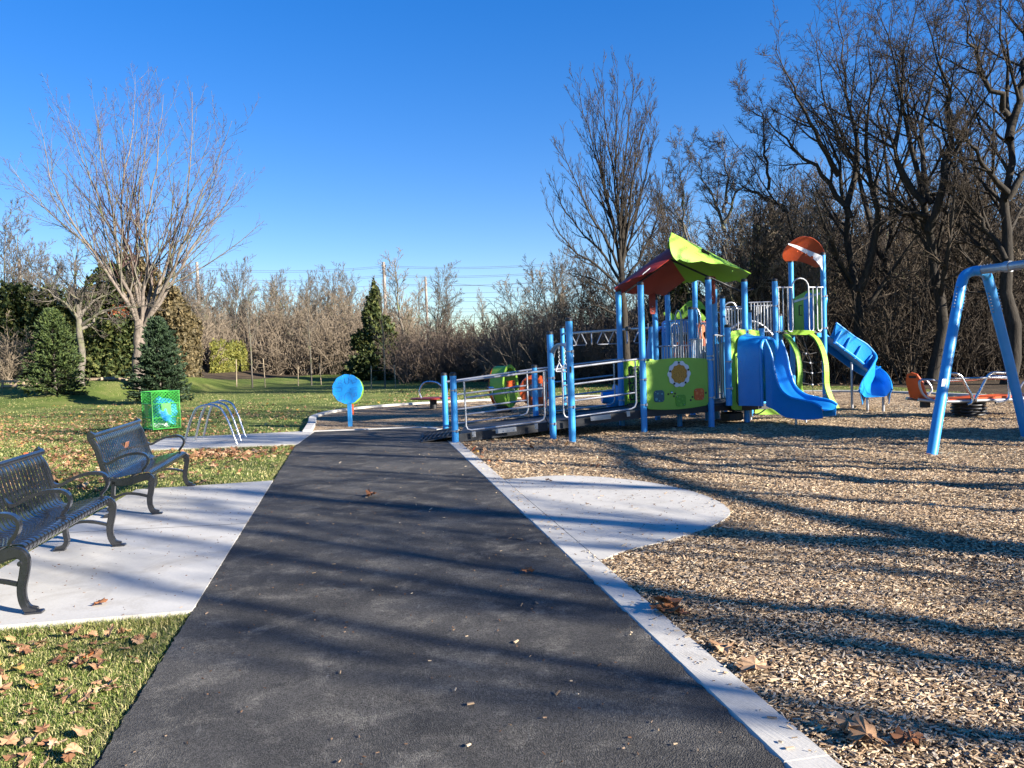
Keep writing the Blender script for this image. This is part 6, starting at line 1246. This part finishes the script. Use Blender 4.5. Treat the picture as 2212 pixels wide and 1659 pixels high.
XY = strip(360, (880, 1130), 40.5, 60, rg); brush('undergrowth', 'reddish brown thicket between the cedar and the ramp', XY, rg.uniform(1.8, 3.6, len(XY)), 33, TWIG_R, .012)
XY = np.concatenate([strip(560, (560, 900), 58, 80, rg), strip(160, (430, 600), 68, 84, rg)]); brush('undergrowth', 'tan brushwood along the far edge of the lawn', XY, rg.uniform(2.4, 6.0, len(XY)), 34, TWIG_T, .018)
XY = np.concatenate([strip(24, (395, 465), 52, 60, rg)]); brush('undergrowth', 'tan bush right of the young spruce, at the lawn edge', XY, rg.uniform(2.4, 4.6, len(XY)), 36, TWIG_T, .016, 8, 9, 4)
XY = strip(10, (-15, 45), 38, 41, rg); brush('undergrowth', 'dry tan bush by the low timber frame at the left edge', XY, rg.uniform(2.2, 3.4, len(XY)), 37, TWIG_T, .010, 8, 8, 4)
XY = strip(7, (735, 765), 60, 62, rg); brush('undergrowth', 'pale orange fountain-shaped shrub left of the cedar', XY, rg.uniform(3, 4.2, len(XY)), 38, TWIG_T, .016, 9, 6, 3)
# ---- evergreens
def spindles(P, D, L, r, k=3):
    """short brushy shoots: centre line P -> P+D*L"""
    n = len(P); q = np.stack([P, P + D * (L * .55)[:, None], P + D * L[:, None]], 1); q[:, 1, 2] -= L * .04; R = r[:, None] * np.array([[.55, 1.0, .12]]); return tubes(q, R, k)
def spruce(name, label, loc, H, Wd, mat, seed, nwh=34, per=15, dens=1.0, sh=.13, group=None):
    rg = np.random.default_rng(seed); o = thing(name, label, 'tree', loc, 0, group); L0 = np.array(loc, float)
    V, F = tubes((np.array([[[0, 0, -.1], [0, 0, H * .5], [0, 0, H]]]) + L0), np.array([[H * .02, H * .012, .006]]), 7); np_mesh('trunk', V, [F], BARK_G, o)
    hs = rg.uniform(.02, .985, nwh * per) ** 1.05; n = len(hs); a = rg.uniform(0, 6.283, n); rad = Wd * (1 - hs) ** .62 * np.clip(.8 + hs * 2, 0, 1) * (1 + .16 * np.sin(3 * a + hs * 9 + seed) + .12 * np.sin(5 * a - hs * 17)) * rg.uniform(.68, 1.15, n) + .05
    p = np.stack([np.zeros(n), np.zeros(n), hs * H], 1); d = np.stack([np.cos(a), np.sin(a), -.12 + hs * .75 + rg.normal(0, .08, n)], 1); d /= np.linalg.norm(d, axis=1, keepdims=True)
    B = curve_from(p, d, rad, 6, .045, .03, rg); RB = (rad * .012 + .003)[:, None] * np.linspace(1, .3, 6)[None]; V, F = tubes(B + L0, RB, 3); np_mesh('branches', V, [F], BARK_D, o)
    cnt = int(15 * dens); t = 1 - rg.uniform(0, 1, (n, cnt)) ** 1.6 * .8; t = t.ravel(); pi = np.repeat(np.arange(n), cnt); f = t * 5; i = np.minimum(f.astype(int), 4); fr = (f - i)[:, None]
    q = B[pi, i] * (1 - fr) + B[pi, i + 1] * fr; T_ = B[pi, i + 1] - B[pi, i]; T_ /= np.linalg.norm(T_, axis=1, keepdims=True) + 1e-9
    s = rg.normal(0, 1, (len(q), 3)); s[:, 2] = s[:, 2] * .5 + .1; s /= np.linalg.norm(s, axis=1, keepdims=True); D = T_ * .9 + s * .75; D[:, 2] += .08; D /= np.linalg.norm(D, axis=1, keepdims=True)
    Ls = sh * rg.uniform(.6, 1.4, len(q)); V, F = spindles(q + L0, D, Ls, Ls * .17, 4); np_mesh('needles', V, [F], mat, o); return o
x, y = at(122, 868, 33.2)[:2]; spruce('young_spruce', 'fuller yellow-green young spruce at the far left of the lawn', (x, y, tz(x, y)), zof(x, y, 672) - tz(x, y), 1.28, SPRUCE, 51, 38, 16, 1.15)
x, y = at(348, 866, 30.4)[:2]; spruce('young_spruce', 'darker bluish young spruce directly behind the green litter bin', (x, y, tz(x, y)), zof(x, y, 690) - tz(x, y), 1.12, SPRUCE_B, 52, 38, 16, 1.15)
def sprays(name, label, cat, loc, blobs, n, size, mat, seed, trunk=None, group=None, sheety=.5, droop=-.3, mat2=None):
    """evergreen of flat leafy sprays spread through overlapping lobes: blobs=(cx,cy,cz,rx,ry,rz)"""
    rg = np.random.default_rng(seed); o = thing(name, label, cat, loc, 0, group); L0 = np.array(loc, float); Bl = np.array(blobs, float); w = (Bl[:, 3] * Bl[:, 4] + Bl[:, 3] * Bl[:, 5]); w /= w.sum(); bi = rg.choice(len(Bl), n, p=w); b = Bl[bi]
    d = rg.normal(0, 1, (n, 3)); d /= np.linalg.norm(d, axis=1, keepdims=True); rr = rg.uniform(.55, 1.05, n) ** .6; wob = 1 + .22 * np.sin(d[:, 0] * 7 + bi) * np.sin(d[:, 2] * 9 + bi * 2) + .12 * np.sin(d[:, 1] * 15 + d[:, 2] * 17)
    c = b[:, :3] + d * b[:, 3:6] * (rr * wob)[:, None]; keep = c[:, 2] > 0.05; c = c[keep]; d = d[keep]; n = len(c)
    ax = d * .8 + rg.normal(0, .55, (n, 3)); ax[:, 2] += droop + .3; ax /= np.linalg.norm(ax, axis=1, keepdims=True); nn = np.cross(ax, rg.normal(0, 1, (n, 3))); nn /= np.linalg.norm(nn, axis=1, keepdims=True) + 1e-9
    s = size * rg.uniform(.5, 1.4, n)[:, None]; a_, b_ = ax * s, nn * s * .36; C = c + L0
    V = np.stack([C - a_ * .5, C - a_ * .1 - b_, C + a_ * .5, C + b_ - a_ * .05, ], 1); V2 = np.stack([C - a_ * .35 + b_ * .4, C - b_ * 1.1 + a_ * .25, C + a_ * .2, C - a_ * .1], 1)
    VV = np.concatenate([V.reshape(-1, 3), V2.reshape(-1, 3)]); F = np.arange(len(VV)).reshape(-1, 4); np_mesh('foliage', VV, [F], mat, o, smooth=False)
    for tr in (trunk or []):
        P, R = polyl([np.array(q, float) for q in tr[0]], tr[1], 7); V, F = tubes((P + L0)[None], R[None], 7); np_mesh('trunk', V, [F], BARK_G, o)
    return o
# cedar in the middle distance
x, y = at(812, 800, 50)[:2]; z = tz(x, y); Hc_ = zof(x, y, 610) - z
bl = []
rgc = np.random.default_rng(9)
for i in range(26):
    t_ = i / 25; w = (1 - t_) ** .85 * 1.9 + .18; h = .3 + t_ * (Hc_ - .6); a = rgc.uniform(0, 6.28); bl.append((math.cos(a) * w * .45, math.sin(a) * w * .45, h, w * .62, w * .62, .55 + .25 * (1 - t_)))
sprays('cedar_tree', 'dark green conical cedar at the middle of the far tree line', 'tree', (x, y, z), bl, 26000, .20, CEDAR, 61, [([(0, 0, -.1), (.05, 0, Hc_ * .5), (0, 0, Hc_ * .9)], [.16, .10, .03])])
def hedge(name, label, px0, px1, d0, d1, ty0, ty1, n, mat, seed, size=.22, cat='hedge', depth=1.2, nl=10, group=None):
    bl = []; x0, y0 = at(px0, 800, d0)[:2]; x1, y1 = at(px1, 800, d1)[:2]; cx_, cy_ = (x0 + x1) / 2, (y0 + y1) / 2; z = tz(cx_, cy_) - .15; rg = np.random.default_rng(seed); tr = []
    for i in range(nl):
        t_ = (i + .5) / nl; x, y = x0 + (x1 - x0) * t_ - cx_, y0 + (y1 - y0) * t_ - cy_; H = zof(x + cx_, y + cy_, ty0 + (ty1 - ty0) * t_ + rg.uniform(-6, 6)) - z; w = abs(x1 - x0) / nl * .75 + .12
        for j in range(5): bl.append((x + rg.normal(0, .1), y + rg.normal(0, .15), H * (.14 + .18 * j), w * (1.1 - .1 * j), depth * (1 - .1 * j), H * .17 + .1))
        if i % 2 == 0: tr.append(([(x, y, -.1), (x, y, H * .5), (x, y, H * .85)], [.08, .05, .02]))
    return sprays(name, label, cat, (cx_, cy_, z), bl, n, size, mat, seed, tr, group)
hedge('cedar_hedge', 'tall dark clipped cedar hedge filling the left edge behind the spruce', -60, 205, 43, 44, 608, 640, 30000, CEDAR, 71, .24, nl=12)
hedge('cedar_hedge', 'ragged brown-green cedars massed behind the big maple trunk', 205, 300, 44.5, 45, 600, 550, 17000, CEDAR, 72, .26, nl=6)
hedge('cedar_hedge', 'brownish cedar clump just right of the maple trunk', 300, 405, 45, 46, 556, 640, 17000, BROWNF, 73, .26, nl=6)
hedge('cedar_hedge', 'low green cedars under the maple, between the two spruces', 180, 310, 41.5, 42, 700, 690, 15000, CEDAR, 74, .22, nl=8, depth=.8)
hedge('cedar_hedge', 'green-brown cedar clump right behind the bluish spruce', 385, 428, 42.5, 45, 650, 700, 8000, BROWNF, 76, .22, nl=4)
hedge('golden_hedge', 'golden-green rounded hedge at the mouth of the lawn opening', 462, 530, 52, 58, 742, 741, 15000, GOLD, 75, .17, nl=7)
for i, (px, d, ty, w, lb) in enumerate(((1645, 36, 480, 1.5, 'dark conifer in the wood just left of the orange disc canopy'), (1480, 37, 520, 1.3, 'dark conifer in the wood right behind the roof peak'), (1790, 42, 560, 2.0, 'broad conifer half hidden behind the tower slide'))):
    x, y = at(px, 800, d)[:2]; z = tz(x, y); H = zof(x, y, ty) - z; bl = []; rgc = np.random.default_rng(90 + i)
    for j in range(22):
        t_ = j / 21; ww = (1 - t_) ** .8 * w + .15; a = rgc.uniform(0, 6.28); bl.append((math.cos(a) * ww * .5, math.sin(a) * ww * .5, .3 + t_ * (H - .5), ww * .6, ww * .6, .4))
    sprays('woodland_conifer', lb, 'tree', (x, y, z), bl, 9000, .22, CEDAR, 80 + i, [([(0, 0, -.1), (0, 0, H * .5), (0, 0, H)], [.14, .08, .02])], sheety=.3)
# russet leaves still hanging on beech-like scrub by the hedge
for px, py, d, lb, n in ((255, 640, 42.6, 'small russet-leaved shrub showing between hedge and maple', 500), (578, 790, 62, 'rust red shrub at the back of the lawn opening', 260)):
    x, y = at(px, py, d)[:2]; z = tz(x, y); H = zof(x, y, py) - z; sprays('russet_shrub', lb, 'shrub', (x, y, z), [(0, 0, H * .8, .5, .5, .5), (0, 0, H * .4, .4, .4, H * .3)], n, .12, leafm('russet', [(0.0, (.25, .05, .02)), (1.0, (.5, .14, .05))]), 7, [([(0, 0, 0), (0, 0, H * .5), (0, 0, H)], [.03, .02, .01])])
# ---- saplings with stakes
def sapling(px, py, d, topy, stakes, label, seed):
    x, y = at(px, py, d)[:2]; z = tz(x, y); H = zof(x, y, topy) - z
    o = bare_tree('staked_sapling', label, 'sapling', (x, y, z - .02), [([V3(0, 0, 0), V3(.02, 0, H * .35), V3(-.02, 0, H * .7), V3(.03, 0, H)], [.045, .038, .02, .006])],
        [S(cnt=18, t0=.36, t1=.98, ang=34, angsd=8, lr=.30, n=6, trop=.06, jit=.06, lmin=.3, shape='dec'), S(cnt=5, t0=.2, t1=1, ang=34, angsd=10, lr=.4, n=4, trop=.05, jit=.1, lmin=.2)], seed, BARK_G, TWIG_G, .007, 'staked saplings on the lawn', sides=(4, 3))
    for sx, st in stakes:
        q = at(sx, py, d); k = MB(); zt_ = zof(q[0], y, st); k.tube([(q[0], y, z - .1), (q[0] + (x - q[0]) * .06, y, zt_)], .026, 8); k.build('stake', STAKE, o)
        k = MB(); k.tube([(q[0], y, z + (zt_ - z) * .78), (x, y, z + (zt_ - z) * .78)], .012, 6); k.build('tie', BLACK, o)
sapling(545, 833, 43, 600, ((511, 776), (573, 775)), 'leftmost staked sapling, tied between two pale stakes', 91)
sapling(673, 831, 44, 640, ((644, 790), (694, 785)), 'middle sapling on the lawn with dark stakes, left of the blue music panel', 92)
sapling(832, 837, 37, 625, ((802, 790), (855, 788)), 'rightmost staked sapling, in front of the cedar', 93)
# ---- utility poles and wires
def upole(px, d, ty, label, lean=.0):
    x = at(px, 700, d)[0]; z = tz(x, d); H = zof(x, d, ty); o = thing('utility_pole', label, 'utility pole', (x, d, z), 0, 'poles of the power line'); k = MB(); k.tube([(x, d, z - .3), (x - lean, d, H)], [.24, .17], 12); k.build('pole', POLEM, o)
    k = MB(); k.box((x - lean, d - .1, H - .5), (.5, .12, .12)); k.build('insulator_arm', POLEM, o); return x - lean, d, H
p1 = upole(834, 95, 566, 'tall grey utility pole rising behind the cedar'); p2 = upole(923, 120, 598, 'shorter utility pole right of the cedar, among bare crowns')
p3 = upole(432, 100, 566, 'grey utility pole right of the big maple'); p4 = upole(50, 92, 560, 'pale utility pole at the far left above the dark hedge')
def wire(px0, py0, d0, px1, py1, d1, sag, label):
    a, b = at(px0, py0, d0), at(px1, py1, d1); k = MB(); pts = [a + (b - a) * t_ - UZ * sag * 4 * t_ * (1 - t_) for t_ in np.linspace(0, 1, 14)]; k.tube(pts, .020, 5); o = k.build('power_line', WIRE); return tag(o, label, 'power line', 'overhead wires')
WL = 'thin overhead wire crossing the open sky above the far wood'
for (a, b, c, d, e, f) in ((430, 578, 98, 834, 574, 95), (430, 582, 98, 834, 577, 95), (430, 600, 98, 834, 594, 95), (430, 604, 98, 834, 597, 95), (430, 623, 98, 834, 614, 95), (834, 574, 95, 1300, 560, 90), (834, 577, 95, 1300, 563, 90), (834, 594, 95, 1300, 577, 90), (834, 597, 95, 1300, 580, 90), (834, 616, 95, 1300, 596, 90), (834, 612, 95, 1300, 600, 90),
                           (923, 606, 120, 1300, 622, 110), (923, 632, 120, 1300, 612, 110), (923, 640, 120, 1300, 628, 110), (923, 650, 120, 1300, 634, 110), (923, 666, 120, 1300, 648, 110), (923, 672, 120, 1300, 656, 110), (923, 684, 120, 1300, 668, 110), (923, 698, 120, 1300, 684, 110)): wire(a, b, c, d, e, f, .5, WL)
# ---- garden timber at the left edge, cut logs
x, y = at(30, 803, 36)[:2]; z = tz(x, y); o = thing('timber_frame', 'low weathered timber frame on the lawn edge at the far left', 'planter', (x, y, z)); k = MB()
for h in (.12, .34): k.box((x, y, z + h), (1.3, .05, .10)); k.box((x, y + .7, z + h), (1.3, .05, .10))
k.build('boards', WOOD, o); k = MB(); [k.box((x + dx, y + dy, z + .2), (.08, .08, .45)) for dx in (-.6, 0, .6) for dy in (.05, .65)]; k.build('posts', WOOD, o)
for i, (px, py, l, r) in enumerate(((205, 803, .9, .07), (250, 808, 1.6, .06), (232, 806, .5, .09), (285, 809, .8, .06))):
    p = at(px, py, 38.2); z = tz(p[0], p[1]); k = MB(); a = .3 * i; k.cyl((p[0] - l / 2, p[1] - .1 * i, z + r), (p[0] + l / 2, p[1] + .1 * i, z + r), r, 10)
    tag(k.build('cut_log', WOOD), ['short cut log at the left end of the log row', 'long cut log in the middle of the log row', 'stubby log lying between longer ones', 'cut log at the foot of the big maple'][i], 'log', 'logs edging the hedge')
p = at(1955, 742, 33); k = MB(); k.tube([at(1885, 760, 32), at(1940, 742, 32.4), at(1990, 733, 33), at(2035, 728, 33.5)], [.16, .15, .11, .05], 8); tag(k.build('fallen_log', WOOD), 'pale fallen trunk lying on the bank in the dark wood', 'log')
# ---- slim trees standing to the right of the view; their stems shade the path and the chips
ci = 0
for q, s_, H, kd, lb in ((7.9, 16.5, 11, 'sl', 'slim tree beyond the right edge, shading the far path'), (6.35, 18.5, 12, 'sl', 'slim tree beyond the right edge, shading the rounded pad'), (5.55, 16.5, 10, 'sl2', 'forked tree beyond the right edge, level with the rounded pad'), (4.75, 19, 14, 'sl', 'tall slim tree beyond the right edge, nearest but two'), (4.1, 21, 14, 'sl', 'second tall slim tree beyond the right edge'), (3.3, 18, 12, 'sl', 'slim tree right of the camera'), 
        (9.3, 14, 11, 'sl', 'slim tree beyond the swings'), (10.4, 13.5, 10, 'sl2', 'forked tree beyond the swings'), (12.8, 15, 12, 'dk1', 'bushy tree beyond the spring rocker'), (16.5, 16, 12, 'dk2', 'bushy tree on the edge of the wood past the spring rocker')):
    x0, y0 = -0.8, (q + .4) / .87; x, y = x0 + .866 * s_, y0 - .5 * s_; o = copy_tree(PT[kd]) if kd in used or kd[:2] != 'sl' else PT[kd]; used.add(kd); s = H / 9.6; o.location = (x, y, tz(x, y) - .1); o.rotation_euler = (0, 0, 1.3 * ci); o.scale = (s, s, s); ci += 1
    tag(o, 'bare ' + lb, 'tree', 'bare trees beyond the right edge of the view')
bg_ = V3(15.6, -3.6, -.05)
bare_tree('leaning_tree', 'leaning bare tree with one heavy level bough beyond the right edge', 'tree', bg_, [([V3(0, 0, 0), V3(.1, .3, 3), V3(.5, 1.2, 5.3), V3(.8, 1.9, 6.0)], [.24, .2, .17, .15]), ([V3(.8, 1.9, 6.0), V3(1.6, 4.0, 7.0), V3(2.8, 6.0, 7.5), V3(3.6, 8.2, 8.6)], [.12, .10, .07, .03]), ([V3(.6, 1.5, 5.6), V3(1.5, .8, 8), V3(2.0, .5, 11)], [.11, .07, .02])],
    [S(cnt=6, t0=.3, t1=.97, ang=42, angsd=12, lr=.38, n=7, trop=.05, jit=.09, lmin=.6), S(cnt=5, t0=.10, t1=1, ang=40, angsd=12, lr=.40, n=6, trop=.04, jit=.10, lmin=.3)], 88, BARK_D, TWIG_D, rmin=.01)
x, y = 12.85, 8.5; bl = []  # unseen cedar, added so its shadow falls on the panel between F and G
for j in range(18): t_ = j / 17; ww = .80 * (1 - t_) ** .35 + .1; bl.append((0, 0, .3 + t_ * 6.4, ww, ww, .6))
sprays('shade_cedar', 'narrow dense cedar added out of view to shade the front panel', 'tree', (x, y, -.05), bl, 24000, .22, CEDAR, 99, [([(0, 0, -.1), (0, 0, 2.5), (0, 0, 5)], [.1, .07, .02])])
